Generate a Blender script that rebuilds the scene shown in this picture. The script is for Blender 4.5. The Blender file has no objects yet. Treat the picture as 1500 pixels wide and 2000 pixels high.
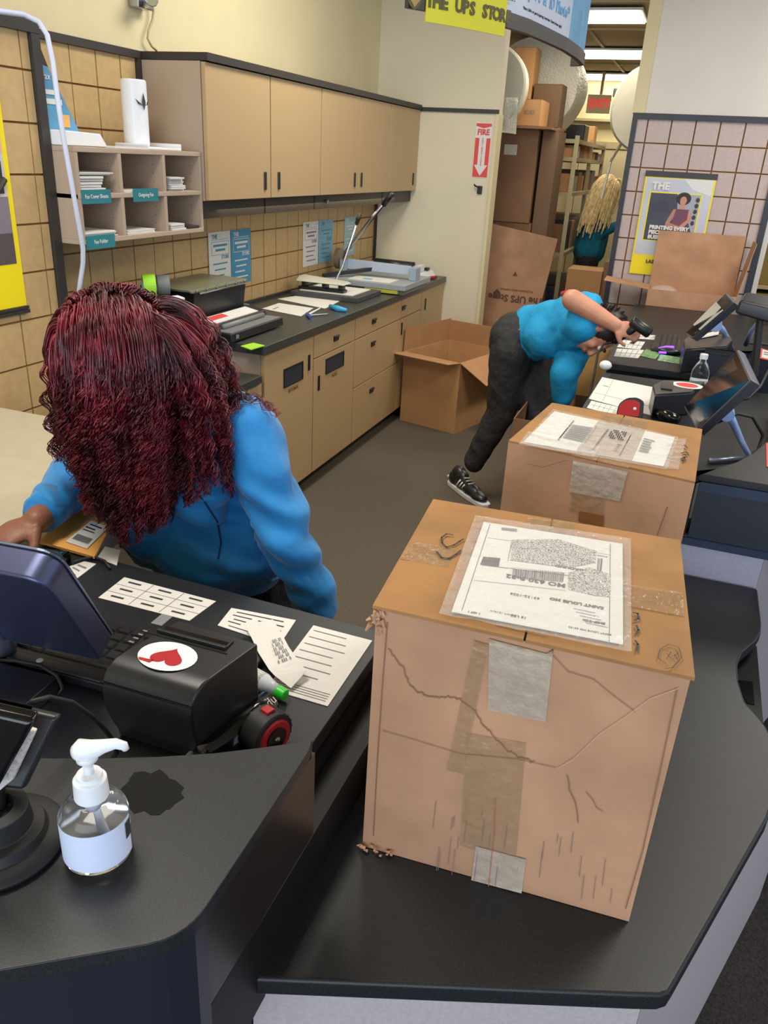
import bpy, bmesh, math, random
import numpy as np
from mathutils import Matrix, Vector, noise
random.seed(7); rng = np.random.default_rng(7)
scene = bpy.context.scene
COL = scene.collection

# ------------------------------------------------------------------ camera
W, HH, FPX = 1500.0, 2000.0, 1546.0
CAMH = 1.73
RC = Matrix(((0.93434742, -0.18814349, 0.30264983),
             (0.3526591, 0.36603006, -0.8611931),
             (0.05124894, 0.91138577, 0.40834976)))
cam_data = bpy.data.cameras.new('camera')
cam_data.sensor_fit = 'HORIZONTAL'; cam_data.sensor_width = 36.0
cam_data.lens = 36.0 * FPX / W
cam_data.clip_start = 0.02; cam_data.clip_end = 60
cam = bpy.data.objects.new('camera', cam_data); COL.objects.link(cam)
cam.matrix_world = Matrix.Translation((0, 0, CAMH)) @ RC.to_4x4()
scene.camera = cam

# ------------------------------------------------------------------ light
def S(r, g, b):
    f = lambda c: (c/255/12.92) if c <= 10 else ((c/255+0.055)/1.055)**2.4
    return (f(r), f(g), f(b), 1.0)
world = bpy.data.worlds.new('world'); scene.world = world; world.use_nodes = True
world.node_tree.nodes['Background'].inputs[0].default_value = (0.74, 0.84, 1.0, 1)
world.node_tree.nodes['Background'].inputs[1].default_value = 1.15
scene.view_settings.view_transform = 'Standard'; scene.view_settings.look = 'None'
scene.view_settings.exposure = 0.0; scene.view_settings.gamma = 1.0
def area(x, y, z, sx, sy, power, col, rot=(0, 0, 0)):
    l = bpy.data.lights.new('area_lamp', 'AREA'); l.shape = 'RECTANGLE'; l.size = sx; l.size_y = sy  # shared by ceiling panels, the cabinet tube and the shop-front daylight
    l.energy = power; l.color = col
    o = bpy.data.objects.new('area_lamp', l); o.location = (x, y, z); o.rotation_euler = rot; COL.objects.link(o)
    return o
WARM = (1.0, 0.87, 0.66); NEUT = (1.0, 0.94, 0.84)
for (x, y) in ((-1.3, 1.0), (-1.3, 3.9), (0.9, 2.4), (1.2, 4.8)):
    area(x, y, 3.06, 0.6, 1.2, 42, NEUT)
for y in (7.0, 9.1, 11.2):
    area(-0.95, y, 2.72, 0.9, 0.5, 14, WARM)
area(-2.1, 4.6, 1.47, 0.16, 2.4, 3.2, (1.0, 0.80, 0.48))       # tube under the wall cabinets
area(0.6, -3.4, 1.7, 5.0, 2.4, 150, (0.76, 0.87, 1.0), (math.radians(90), 0, 0))   # daylight of the shop front

# ------------------------------------------------------------------ helpers
def gz(px, py, z):
    d = RC @ Vector((px-750.0, 1000.0-py, -FPX)); return Vector((0, 0, CAMH)) + d*((z-CAMH)/d.z)
def gx(px, py, X):
    d = RC @ Vector((px-750.0, 1000.0-py, -FPX)); return Vector((0, 0, CAMH)) + d*(X/d.x)
def gy(px, py, Y):
    d = RC @ Vector((px-750.0, 1000.0-py, -FPX)); return Vector((0, 0, CAMH)) + d*(Y/d.y)

def mat(name, col, rough=0.6, var=0.0, scale=20, bump=0.0, bscale=200, metal=0.0, coat=0.0, emit=None,
        stretch=None, spec=0.5, col2=None, trans=0.0, alpha=1.0, sheen=0.0, detail=4, bdist=0.01):
    m = bpy.data.materials.new(name); m.use_nodes = True
    nt = m.node_tree; b = nt.nodes['Principled BSDF']
    b.inputs['Base Color'].default_value = col; b.inputs['Roughness'].default_value = rough
    b.inputs['Metallic'].default_value = metal; b.inputs['Specular IOR Level'].default_value = spec
    b.inputs['Coat Weight'].default_value = coat; b.inputs['Alpha'].default_value = alpha
    b.inputs['Transmission Weight'].default_value = trans; b.inputs['Sheen Weight'].default_value = sheen
    if emit is not None:
        b.inputs['Emission Color'].default_value = col; b.inputs['Emission Strength'].default_value = emit
    if var or bump:
        tc = nt.nodes.new('ShaderNodeTexCoord'); mp = nt.nodes.new('ShaderNodeMapping')
        nt.links.new(tc.outputs['Object'], mp.inputs['Vector'])
        if stretch: mp.inputs['Scale'].default_value = stretch
    if var:
        n = nt.nodes.new('ShaderNodeTexNoise'); n.inputs['Scale'].default_value = scale
        n.inputs['Detail'].default_value = detail
        nt.links.new(mp.outputs[0], n.inputs['Vector'])
        r = nt.nodes.new('ShaderNodeValToRGB')
        c2 = col2 or tuple(min(1, c*(1+var)) for c in col[:3])+(1,)
        c1 = tuple(c*(1-var) for c in col[:3])+(1,) if not col2 else col
        r.color_ramp.elements[0].position = 0.36; r.color_ramp.elements[1].position = 0.64
        r.color_ramp.elements[0].color = c1; r.color_ramp.elements[1].color = c2
        nt.links.new(n.outputs['Fac'], r.inputs[0]); nt.links.new(r.outputs[0], b.inputs['Base Color'])
    if bump:
        n2 = nt.nodes.new('ShaderNodeTexNoise'); n2.inputs['Scale'].default_value = bscale
        n2.inputs['Detail'].default_value = 3
        nt.links.new(mp.outputs[0], n2.inputs['Vector'])
        bp = nt.nodes.new('ShaderNodeBump'); bp.inputs['Strength'].default_value = bump
        bp.inputs['Distance'].default_value = bdist
        nt.links.new(n2.outputs['Fac'], bp.inputs['Height']); nt.links.new(bp.outputs[0], b.inputs['Normal'])
    return m
M = {}
M['cream'] = mat('cream_paint', S(214, 201, 160), 0.75, 0.03, 3, 0.05, 150)
M['white_wall'] = mat('white_paint', S(214, 207, 198), 0.75, 0.02, 3, 0.08, 150)
M['laminate'] = mat('tan_laminate', S(182, 153, 112), 0.45, 0.05, 260, 0.03, 300)
M['laminate_side'] = mat('taupe_laminate', S(176, 156, 136), 0.5, 0.04, 260)
M['tile'] = mat('tan_tile', S(188, 158, 110), 0.5, 0.05, 30, 0.03, 300)
M['tile_grey'] = mat('greyish_tile', S(184, 167, 162), 0.5, 0.05, 60, 0.03, 300)
M['groove'] = mat('brown_groove', S(128, 88, 40), 0.8)
M['trim'] = mat('black_trim', S(50, 46, 44), 0.45)
M['trim_blue'] = mat('navy_trim', S(40, 42, 52), 0.45)
M['counter'] = mat('charcoal_laminate', S(31, 33, 36), 0.42, 0.35, 420, 0.06, 600, bdist=0.002, spec=0.4)
M['counter_edge'] = mat('black_edge', S(20, 20, 22), 0.5, spec=0.3)
M['counter_rear'] = mat('rear_counter', S(62, 64, 60), 0.32, 0.08, 400)
M['panel_grey'] = mat('grey_laminate', S(176, 168, 170), 0.5, 0.06, 160, 0.02, 300)
M['panel_bright'] = mat('pale_edge', S(200, 206, 225), 0.4)
M['carpet'] = mat('carpet', S(92, 83, 70), 0.95, 0.5, 260, 0.6, 420, bdist=0.004)
M['carpet_dark'] = mat('dark_carpet', S(42, 36, 33), 0.95, 0.6, 200, 0.8, 300, bdist=0.004)
M['card'] = mat('cardboard', S(186, 141, 95), 0.75, 0.05, 9, 0.05, 120)
M['card_pink'] = mat('cardboard_pinkish', S(180, 137, 105), 0.75, 0.12, 7, 0.08, 60)
M['card_top'] = mat('cardboard_ochre', S(156, 113, 66), 0.7, 0.12, 9, 0.10, 60)
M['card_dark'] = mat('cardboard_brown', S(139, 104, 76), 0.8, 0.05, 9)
M['card_in'] = mat('cardboard_inside', S(176, 130, 88), 0.8, 0.05, 9)
M['card_olive'] = mat('cardboard_olive', S(136, 112, 50), 0.8, 0.06, 9)
M['paper'] = mat('paper', S(218, 216, 212), 0.5, 0.02, 60)
M['ink'] = mat('ink', S(52, 52, 56), 0.6)
M['ink_soft'] = mat('grey_ink', S(120, 120, 124), 0.6)
M['white'] = mat('white_plastic', S(230, 232, 236), 0.35)
M['black'] = mat('black_plastic', S(32, 33, 36), 0.35, 0.1, 300, 0.05, 800, bdist=0.001)
M['black_gloss'] = mat('glossy_black_plastic', S(14, 14, 16), 0.12)
M['blackrub'] = mat('black_rubber', S(24, 24, 25), 0.55)
M['grey'] = mat('grey_plastic', S(120, 122, 124), 0.4)
M['beige_metal'] = mat('beige_steel', S(176, 164, 128), 0.5)
M['steel'] = mat('steel', S(180, 182, 186), 0.25, metal=1.0)
M['silver'] = mat('silver_plastic', S(120, 128, 150), 0.3, metal=0.6)
M['blue_metal'] = mat('blue_white_metal', S(150, 175, 225), 0.3, metal=0.2)
M['red'] = mat('red_plastic', S(170, 24, 34), 0.4)
M['sign_red'] = mat('sign_red', S(214, 70, 66), 0.5)
M['teal'] = mat('teal_print', S(60, 138, 156), 0.5)
M['teal_deep'] = mat('teal_label', S(40, 120, 132), 0.5)
M['skyblue'] = mat('blue_print', S(88, 150, 190), 0.5, 0.15, 8)
M['yellow'] = mat('yellow_print', S(236, 214, 10), 0.5)
M['lime'] = mat('lime_print', S(190, 186, 16), 0.5)
M['green'] = mat('green_cap', S(40, 200, 50), 0.35)
M['limenote'] = mat('lime_note', S(160, 220, 50), 0.6)
M['bubble'] = mat('bubble_wrap', S(222, 220, 204), 0.35, 0.03, 60, 0.6, 60, bdist=0.02)
M['foam'] = mat('pale_foam', S(190, 188, 172), 0.5, 0.03, 20)
M['clear'] = mat('clear_plastic', (1, 1, 1, 1), 0.05, trans=1.0)
M['clear'].node_tree.nodes['Principled BSDF'].inputs['IOR'].default_value = 1.35
M['film'] = mat('clear_film', (0.9, 0.9, 0.92, 1), 0.12, bump=0.9, bscale=26, alpha=0.22, bdist=0.02)
M['tape'] = mat('clear_tape', S(176, 146, 112), 0.18, 0.08, 60, 0.7, 45, alpha=0.45, bdist=0.01)
M['tape_pale'] = mat('reinforced_tape', S(190, 174, 156), 0.4, 0.06, 60, 0.5, 60, alpha=0.75, bdist=0.01)
M['jacket'] = mat('blue_jersey', S(12, 122, 190), 0.75, 0.05, 20, 0.35, 14, sheen=0.25, bdist=0.02)
M['polo'] = mat('turquoise_polo', S(20, 150, 205), 0.8, 0.06, 16, 0.4, 18, bdist=0.02)
M['teal_knit'] = mat('teal_sweater', S(12, 112, 140), 0.85, 0.15, 20, 0.4, 30, bdist=0.02)
M['pants'] = mat('black_trousers', S(40, 40, 42), 0.8, 0.2, 30, 0.5, 26, bdist=0.02)
M['skin_dark'] = mat('brown_skin', S(132, 84, 62), 0.5, 0.08, 20, 0.1, 200)
M['skin'] = mat('tan_skin', S(196, 138, 112), 0.5, 0.06, 20, 0.1, 200)
M['hair_red'] = mat('dark_red_hair', S(66, 12, 22), 0.36, 0.45, 14, col2=S(128, 30, 46), spec=0.6)
M['hair_scalp'] = mat('dark_scalp_hair', S(60, 16, 20), 0.6)
M['hair_blonde'] = mat('blonde_hair', S(236, 212, 156), 0.5, 0.2, 30)
M['hair_black'] = mat('black_hair', S(40, 28, 24), 0.5)
M['orange'] = mat('manila_paper', S(232, 170, 90), 0.6, 0.03, 12)
M['screen'] = mat('dark_screen', S(60, 66, 70), 0.06)
M['glow'] = mat('lamp_diffuser', (1.0, 0.95, 0.82, 1), 0.4, emit=5.0)
M['ceil'] = mat('ceiling_tile', S(178, 164, 134), 0.9, 0.06, 40, 0.3, 90)
M['led'] = mat('blue_led', S(120, 60, 255), 0.4, emit=3.0)
M['lcd'] = mat('lit_lcd', S(150, 170, 230), 0.4, emit=0.8)
M['exit'] = mat('exit_red', S(225, 70, 60), 0.4, emit=0.55)
M['wet'] = mat('damp_patch', S(30, 32, 32), 0.12)

def speckle_mat():
    m = bpy.data.materials.new('speckled_print'); m.use_nodes = True; nt = m.node_tree; b = nt.nodes['Principled BSDF']
    tc = nt.nodes.new('ShaderNodeTexCoord'); n = nt.nodes.new('ShaderNodeTexWhiteNoise')
    mp = nt.nodes.new('ShaderNodeVectorMath'); mp.operation = 'SNAP'; mp.inputs[1].default_value = (0.0009,)*3
    nt.links.new(tc.outputs['Object'], mp.inputs[0]); nt.links.new(mp.outputs[0], n.inputs['Vector'])
    r = nt.nodes.new('ShaderNodeValToRGB'); r.color_ramp.interpolation = 'CONSTANT'
    r.color_ramp.elements[0].color = S(50, 50, 52); r.color_ramp.elements[1].color = S(215, 213, 208); r.color_ramp.elements[1].position = 0.45
    nt.links.new(n.outputs['Value'], r.inputs[0]); nt.links.new(r.outputs[0], b.inputs['Base Color'])
    return m
M['speckle'] = speckle_mat()

class MB:
    def __init__(s, Mx=None): s.v = []; s.f = []; s.M = Mx
    def add(s, vs, fs):
        o = len(s.v)
        for p in vs:
            p = Vector(p); s.v.append(tuple(s.M @ p) if s.M else tuple(p))
        s.f += [tuple(o+i for i in f) for f in fs]; return s
    def hexa(s, p):   # bottom 4 (ccw from above), top 4
        return s.add(p, [(3, 2, 1, 0), (4, 5, 6, 7), (0, 1, 5, 4), (1, 2, 6, 5), (2, 3, 7, 6), (3, 0, 4, 7)])
    def box(s, x0, y0, z0, x1, y1, z1):
        return s.hexa([(x0, y0, z0), (x1, y0, z0), (x1, y1, z0), (x0, y1, z0), (x0, y0, z1), (x1, y0, z1), (x1, y1, z1), (x0, y1, z1)])
    def prism(s, pts, z0, z1):
        n = len(pts); a = sum(pts[i][0]*pts[(i+1) % n][1]-pts[(i+1) % n][0]*pts[i][1] for i in range(n))
        if a < 0: pts = list(pts)[::-1]
        return s.add([(p[0], p[1], z0) for p in pts]+[(p[0], p[1], z1) for p in pts],
                     [tuple(range(n-1, -1, -1)), tuple(range(n, 2*n))]+[(i, (i+1) % n, n+(i+1) % n, n+i) for i in range(n)])
    def slab(s, q, t):    # quad corners (any plane), thickness t along the normal
        q = [Vector(p) for p in q]; n = (q[1]-q[0]).cross(q[3]-q[0]).normalized()
        if t < 0: n = -n; t = -t; q = q[::-1]; 
        return s.hexa(q+[p+n*t for p in q])
    def tube(s, pts, r, n=8, cap=True):
        pts = [Vector(p) for p in pts]; k = len(pts)
        rs = r if isinstance(r, (list, tuple)) else [r]*k
        vs = []; fs = []; up = None
        for i, p in enumerate(pts):
            t = (pts[min(i+1, k-1)]-pts[max(i-1, 0)]).normalized()
            if up is None:
                up = Vector((0, 0, 1)) if abs(t.z) < 0.9 else Vector((1, 0, 0))
            a = (up - t*up.dot(t)).normalized(); b = t.cross(a); up = a
            for j in range(n):
                th = 2*math.pi*j/n; vs.append(p+(a*math.cos(th)+b*math.sin(th))*rs[i])
        for i in range(k-1):
            for j in range(n):
                fs.append((i*n+j, i*n+(j+1) % n, (i+1)*n+(j+1) % n, (i+1)*n+j))
        if cap: fs.append(tuple(range(n-1, -1, -1))); fs.append(tuple((k-1)*n+j for j in range(n)))
        return s.add(vs, fs)
    def lathe(s, prof, c=(0, 0, 0), n=28, sy=1.0):
        vs = []; fs = []; k = len(prof)
        for (r, z) in prof:
            for j in range(n):
                th = 2*math.pi*j/n; vs.append((c[0]+r*math.cos(th), c[1]+r*sy*math.sin(th), c[2]+z))
        for i in range(k-1):
            for j in range(n):
                fs.append((i*n+j, i*n+(j+1) % n, (i+1)*n+(j+1) % n, (i+1)*n+j))
        if prof[0][0] > 1e-5: fs.append(tuple(range(n-1, -1, -1)))
        if prof[-1][0] > 1e-5: fs.append(tuple((k-1)*n+j for j in range(n)))
        return s.add(vs, fs)
    def ball(s, c, r, n=16, m=10):
        rx, ry, rz = r if isinstance(r, (tuple, list)) else (r, r, r)
        vs = [(c[0], c[1], c[2]-rz)]; fs = []
        for i in range(1, m):
            ph = math.pi*i/m
            for j in range(n):
                th = 2*math.pi*j/n
                vs.append((c[0]+rx*math.sin(ph)*math.cos(th), c[1]+ry*math.sin(ph)*math.sin(th), c[2]-rz*math.cos(ph)))
        vs.append((c[0], c[1], c[2]+rz)); top = len(vs)-1
        for j in range(n): fs.append((0, 1+(j+1) % n, 1+j)); fs.append((top, top-n+j, top-n+(j+1) % n))
        for i in range(m-2):
            for j in range(n):
                a = 1+i*n; fs.append((a+j, a+(j+1) % n, a+n+(j+1) % n, a+n+j))
        return s.add(vs, fs)

def wloc(o):
    v = Vector((0, 0, 0)); 
    while o: v += o.location; o = o.parent
    return v
def obj(name, mb, m, parent=None, smooth=False, bevel=0.0, seg=2, kind=None, label=None, origin=None):
    me = bpy.data.meshes.new(name)
    vs = np.array(mb.v, dtype=float)
    if parent is not None: off = np.array(wloc(parent))
    else:
        off = np.array(origin) if origin is not None else np.array([(vs[:, 0].min()+vs[:, 0].max())/2, (vs[:, 1].min()+vs[:, 1].max())/2, vs[:, 2].min()])
    me.from_pydata([tuple(p) for p in (vs-off)], [], mb.f); me.update()
    if isinstance(m, str): m = M[m]
    me.materials.append(m)
    if smooth: 
        for p in me.polygons: p.use_smooth = True
    o = bpy.data.objects.new(name, me); COL.objects.link(o)
    if parent is not None: o.parent = parent
    else: o.location = off
    if bevel:
        b = o.modifiers.new('bevel', 'BEVEL'); b.width = bevel; b.segments = seg; b.limit_method = 'ANGLE'; b.angle_limit = math.radians(40)
        for p in me.polygons: p.use_smooth = True
        w = o.modifiers.new('wn', 'WEIGHTED_NORMAL'); w.keep_sharp = True
    if kind: o['kind'] = kind
    if label: o['label'] = label
    return o
def tag(o, label, cat, group=None):
    o['label'] = label; o['category'] = cat
    if group: o['group'] = group
    return o
def thing(name, label, cat, loc, group=None):
    o = bpy.data.objects.new(name, None); o.empty_display_size = 0.05; COL.objects.link(o); o.location = loc
    return tag(o, label, cat, group)
def struct(name, mb, m, **k):
    return obj(name, mb, m, kind='structure', **k)
def node(name, parent, at=None):   # a part that is itself an Empty is avoided: parts are meshes
    raise NotImplementedError
def frame(o, xd, yd):   # matrix with origin, x dir, y dir (orthonormalised), z = normal
    x = Vector(xd).normalized(); y = Vector(yd); y = (y-x*y.dot(x)).normalized(); z = x.cross(y)
    m = Matrix((x, y, z)).transposed().to_4x4(); m.translation = Vector(o); return m
FONT_CACHE = {}
def text(s, size, F, m, parent, name='lettering', fat=0.0, xs=1.0, align='CENTER', depth=0.0006, label=None):
    cu = bpy.data.curves.new('t', 'FONT'); cu.body = s; cu.size = size; cu.align_x = align; cu.align_y = 'CENTER'
    cu.offset = fat; cu.extrude = depth; cu.resolution_u = 2
    t = bpy.data.objects.new('t', cu); COL.objects.link(t)
    dg = bpy.context.evaluated_depsgraph_get(); dg.update()
    me = bpy.data.meshes.new_from_object(t.evaluated_get(dg))
    bpy.data.objects.remove(t); bpy.data.curves.remove(cu)
    off = wloc(parent) if parent else Vector((0, 0, 0))
    me.transform(Matrix.Translation(-off) @ F @ Matrix.Diagonal((xs, 1, 1, 1)))
    me.materials.clear(); me.materials.append(M[m] if isinstance(m, str) else m); me.name = name
    o = bpy.data.objects.new(name, me); COL.objects.link(o); o.parent = parent
    if label: o['label'] = label
    return o
def bil(q, u, v):   # bilinear point on quad q = TL, TR, BR, BL ; v down
    q = [Vector(p) for p in q]; return (q[0]*(1-u)+q[1]*u)*(1-v) + (q[3]*(1-u)+q[2]*u)*v
def bars(q, rects, m, parent, name='print', lift=0.0009):
    mb = MB(); q = [Vector(p) for p in q]; n = (q[1]-q[0]).cross(q[3]-q[0]).normalized()
    if n.z < 0 and abs(n.z) > 0.3: n = -n
    elif abs(n.z) <= 0.3 and n.dot(Vector((0, 0, CAMH))-q[0]) < 0: n = -n
    for (u0, v0, u1, v1) in rects:
        p = [bil(q, u0, v0), bil(q, u1, v0), bil(q, u1, v1), bil(q, u0, v1)]
        p = [a+n*lift for a in p]
        if (p[1]-p[0]).cross(p[3]-p[0]).dot(n) < 0: p = p[::-1]
        mb.add(p, [(0, 1, 2, 3)])
    return obj(name, mb, m, parent)
def lines(n, u0=0.08, u1=0.92, v0=0.1, v1=0.9, h=0.35, jit=0.3, seed=1):
    r = random.Random(seed); out = []
    for i in range(n):
        v = v0+(v1-v0)*i/max(1, n); hh = (v1-v0)/n*h
        out.append((u0, v, u1-(u1-u0)*jit*r.random(), v+hh))
    return out
def sheet(name, label, cat, q, m='paper', prints=(), t=0.001, group=None):
    """flat sheet: q = four world points TL,TR,BR,BL ; prints = [(rects, material)]"""
    q = [Vector(p) for p in q]; c = sum(q, Vector())/4
    root = thing(name, label, cat, c, group)
    p = q[:]; n = (p[1]-p[0]).cross(p[3]-p[0])
    toward = Vector((0, 0, CAMH))-c
    if n.dot(toward) < 0: p = p[::-1]
    obj('sheet', MB().slab(p, t), m, root)
    for rects, pm in prints: bars(q, rects, pm, root, lift=t+0.0005)
    return root
def roundpoly(pts, rads, n=6):
    out = []; k = len(pts)
    for i in range(k):
        p = Vector(pts[i]); a = Vector(pts[i-1]); b = Vector(pts[(i+1) % k]); r = rads[i] if isinstance(rads, (list, tuple)) else rads
        if r <= 0: out.append(tuple(p)); continue
        da = (a-p).normalized(); db = (b-p).normalized(); A = p+da*r; B = p+db*r
        for j in range(n+1):
            t = j/n; out.append(tuple(A*(1-t)**2+p*2*t*(1-t)+B*t*t))
    return out

# ------------------------------------------------------------------ room shell
struct('floor', MB().box(-3.2, -4, -0.06, 4.0, 12, 0.0), 'carpet', origin=(0, 0, 0))
struct('ceiling', MB().box(-2.45, -3.6, 3.1, 4.0, 6.27, 3.16), 'ceil')
ceil2 = struct('ceiling_back', MB().box(-3.2, 6.27, 2.80, 2.7, 11.8, 2.86), 'ceil')
for k, x in enumerate(np.arange(-3.0, 1.2, 0.61)):
    obj('ceiling_grid_bar', MB().box(x, 6.3, 2.785, x+0.024, 11.8, 2.80), 'beige_metal', ceil2)
for k, y in enumerate(np.arange(6.5, 11.8, 1.22)):
    obj('ceiling_grid_bar', MB().box(-3.2, y, 2.783, 1.2, y+0.024, 2.798), 'beige_metal', ceil2)
XW = -2.38
wl = struct('wall_left', MB().box(XW-0.07, -3.6, 0, XW-0.012, 6.27, 3.1), 'cream', origin=(XW, 0, 0))
T = 0.1525
def tiles_x(parent, X, y0, y1, z0, z1, yo, zo, dz=T, m='tile', g=0.007):
    """square tiles on a wall of constant X facing +X; yo, zo = a joint"""
    obj('groove_board', MB().box(X-0.012, y0, z0, X-0.004, y1, z1), 'groove', parent)
    j0 = math.floor((y0-yo)/T); j1 = math.ceil((y1-yo)/T); k0 = math.floor((z0-zo)/dz); k1 = math.ceil((z1-zo)/dz)
    for j in range(j0, j1):
        for k in range(k0, k1):
            a = max(y0, yo+j*T+g/2); b = min(y1, yo+(j+1)*T-g/2); c = max(z0, zo+k*dz+g/2); d = min(z1, zo+(k+1)*dz-g/2)
            if b-a > 0.015 and d-c > 0.015:
                obj('tile', MB().box(X-0.004, a, c, X+0.003+0.0006*((j*7+k*3) % 3), b, d), m, parent)
def tiles_y(parent, Y, x0, x1, z0, z1, xo, zo, m='tile_grey', g=0.009):
    obj('groove_board', MB().box(x0, Y-0.012, z0, x1, Y-0.002, z1), 'groove', parent)
    for j in range(math.floor((x0-xo)/T), math.ceil((x1-xo)/T)):
        for k in range(math.floor((z0-zo)/T), math.ceil((z1-zo)/T)):
            a = max(x0, xo+j*T+g/2); b = min(x1, xo+(j+1)*T-g/2); c = max(z0, zo+k*T+g/2); d = min(z1, zo+(k+1)*T-g/2)
            if b-a > 0.015 and d-c > 0.015:
                obj('tile', MB().box(a, Y-0.020-0.0006*((j*7+k*3) % 3), c, b, Y-0.012, d), m, parent)
# protruding left section
obj('furring', MB().box(XW-0.012, -1.0, 0.0, -2.202, 2.449, 2.055), 'cream', wl)
tiles_x(wl, -2.19, 1.0, 2.41, 0.62, 2.045, 2.37, 1.774, 0.1605)
tiles_x(wl, XW, 2.45, 3.235, 1.51, 2.06, 2.83, 1.93, 0.155)
tiles_x(wl, XW, 2.45, 6.15, 0.80, 1.50, 2.83, 1.305, 0.15)
struct('trim_1', MB().box(-2.19, 0.5, 2.046, -2.17, 2.45, 2.085), 'trim')
struct('trim_2', MB().box(-2.19, 2.412, 0.0, -2.172, 2.45, 2.046), 'trim')
struct('trim_3', MB().box(XW, 2.45, 2.061, XW+0.02, 3.26, 2.09), 'trim')
struct('trim_4', MB().box(-2.2, 0.5, 0.595, -2.175, 2.41, 0.618), 'trim')
struct('trim_5', MB().box(XW+0.001, 3.236, 1.72, XW+0.02, 3.26, 2.06), 'trim')

# back wall with the opening to the stock room
struct('wall_back', MB().box(-2.45, 6.15, 0, -1.47, 6.27, 3.1), mat('pale_paint', S(216, 206, 180), 0.7, 0.02, 3))
wr = struct('wall_right_back', MB().box(-0.50, 6.15, 0, 0.46, 6.27, 3.1).box(0.46, 6.15, 2.07, 4.0, 6.27, 3.1), 'white_wall', origin=(0, 6.15, 0))
struct('trim_6', MB().box(-0.555, 6.135, 2.085, -0.475, 6.28, 3.1), 'cream')
struct('trim_7', MB().box(-2.05, 6.135, 2.052, -1.465, 6.15, 2.078), 'trim')
struct('trim_8', MB().box(-1.485, 6.14, 0.0, -1.463, 6.28, 2.05), 'cream')
struct('trim_16', MB().box(-2.372, 6.138, 0.91, -2.352, 6.15, 1.40), 'trim')
tiles_y(wr, 6.15, -0.515, 0.385, 0.1, 2.052, -0.443, 1.909)
struct('trim_9', MB().box(-0.545, 6.112, 2.052, 0.44, 6.15, 2.088), 'trim_blue')
struct('trim_10', MB().box(-0.545, 6.112, 0.0, -0.512, 6.15, 2.052), 'trim_blue')
struct('trim_11', MB().box(0.385, 6.112, 0.0, 0.425, 6.15, 2.052), 'trim_blue')

# stock room shell
struct('wall_stock_left', MB().box(-2.95, 6.27, 0, -2.85, 11.8, 2.8), 'cream')
far = struct('wall_far', MB().box(-2.95, 11.6, 0, 2.7, 11.7, 2.8), 'cream')
struct('wall_stock_right', MB().box(2.6, 6.27, 0, 2.7, 11.6, 2.8), 'cream')
struct('trim_12', MB().box(-2.5, 11.50, 2.29, -0.3, 11.6, 2.32).box(-2.5, 11.54, 1.98, -0.3, 11.6, 2.06), 'beige_metal')
d = struct('door_1', MB().box(-1.62, 11.55, 0.0, -1.02, 11.6, 1.97), mat('door_paint', S(206, 194, 158), 0.5))
obj('door_handle', MB().tube([(-1.10, 11.55, 0.95), (-1.10, 11.50, 0.95), (-1.20, 11.50, 0.95)], 0.012), 'steel', d)
struct('trim_13', MB().box(-0.99, 11.53, 0, -0.93, 11.6, 2.0).box(-1.68, 11.53, 0, -1.63, 11.6, 2.0), 'cream')
struct('wall_end', MB().box(0.46, 7.6, 0, 2.58, 7.7, 2.1), 'cream')

for k, (x, y, w, dp) in enumerate(((-0.90, 6.98, 0.47, 0.50), (-1.10, 9.12, 0.66, 0.58), (-1.33, 11.25, 0.80, 0.6))):
    t = thing('ceiling_light', ['nearest ceiling light panel at the top of the doorway', 'middle ceiling light panel of the three in the stock room',
              'farthest ceiling light panel, just in front of the exit sign wall'][k], 'ceiling light', (x, y, 2.78))
    obj('frame', MB().box(x-w/2-0.02, y-dp/2-0.02, 2.765, x+w/2+0.02, y+dp/2+0.02, 2.782), 'white', t)
    obj('diffuser', MB().box(x-w/2, y-dp/2, 2.755, x+w/2, y+dp/2, 2.764), 'glow', t)
p = gy(1171, 203, 10.9)
t = thing('exit_sign', 'red lettered exit sign on the far stock room wall', 'sign', p)
obj('housing', MB().box(p.x-0.15, 10.9, p.z-0.10, p.x+0.13, 10.96, p.z+0.10), mat('sign_housing', S(226, 214, 184), .6), t, bevel=0.005)
obj('bracket', MB().tube([(p.x, 10.93, p.z+0.10), (p.x, 10.93, 2.79)], 0.02), 'beige_metal', t)
text('EXIT', 0.125, frame((p.x, 10.895, p.z), (1, 0, 0), (0, 0, 1)), 'exit', t, fat=0.006)
p = gy(1207, 182, 11.45)
t = thing('security_camera', 'small dark camera beside the exit sign near the big roll', 'camera', p)
obj('body', MB().box(p.x-0.05, 11.35, p.z-0.05, p.x+0.05, 11.5, p.z+0.05), 'black', t, bevel=0.01)
obj('mount', MB().tube([(p.x, 11.5, p.z), (p.x, 11.6, p.z)], 0.02), 'black', t)

# ------------------------------------------------------------------ wall cabinets
def wall_cab(y0, y1, label, doors):
    t = thing('wall_cabinet', label, 'cabinet', (-2.2, (y0+y1)/2, 1.51), 'tan cabinets along the left wall')
    obj('carcass', MB().box(-2.374, y0, 1.512, -2.072, y1, 2.058), 'laminate_side', t)
    obj('valance', MB().box(-2.15, y0+0.01, 1.435, -2.09, y1, 1.510), 'trim', t)
    for (a, b, hy) in doors:
        dd = obj('door', MB().box(-2.070, a+0.003, 1.514, -2.05, b-0.003, 2.056), 'laminate', t, bevel=0.002)
        obj('handle', MB().box(-2.0495, hy-0.011, 1.552, -2.043, hy+0.011, 1.635), 'black', dd, bevel=0.004)
wall_cab(3.262, 3.838, 'leftmost wall cabinet, single door, next to the pigeonhole shelves', [(3.262, 3.838, 3.775)])
wall_cab(3.842, 4.43, 'second wall cabinet from the left, its door handle on the left', [(3.842, 4.43, 3.92)])
wall_cab(4.434, 5.53, 'double-door wall cabinet with two handles side by side', [(4.434, 4.99, 4.93), (4.99, 5.53, 5.04)])
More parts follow.
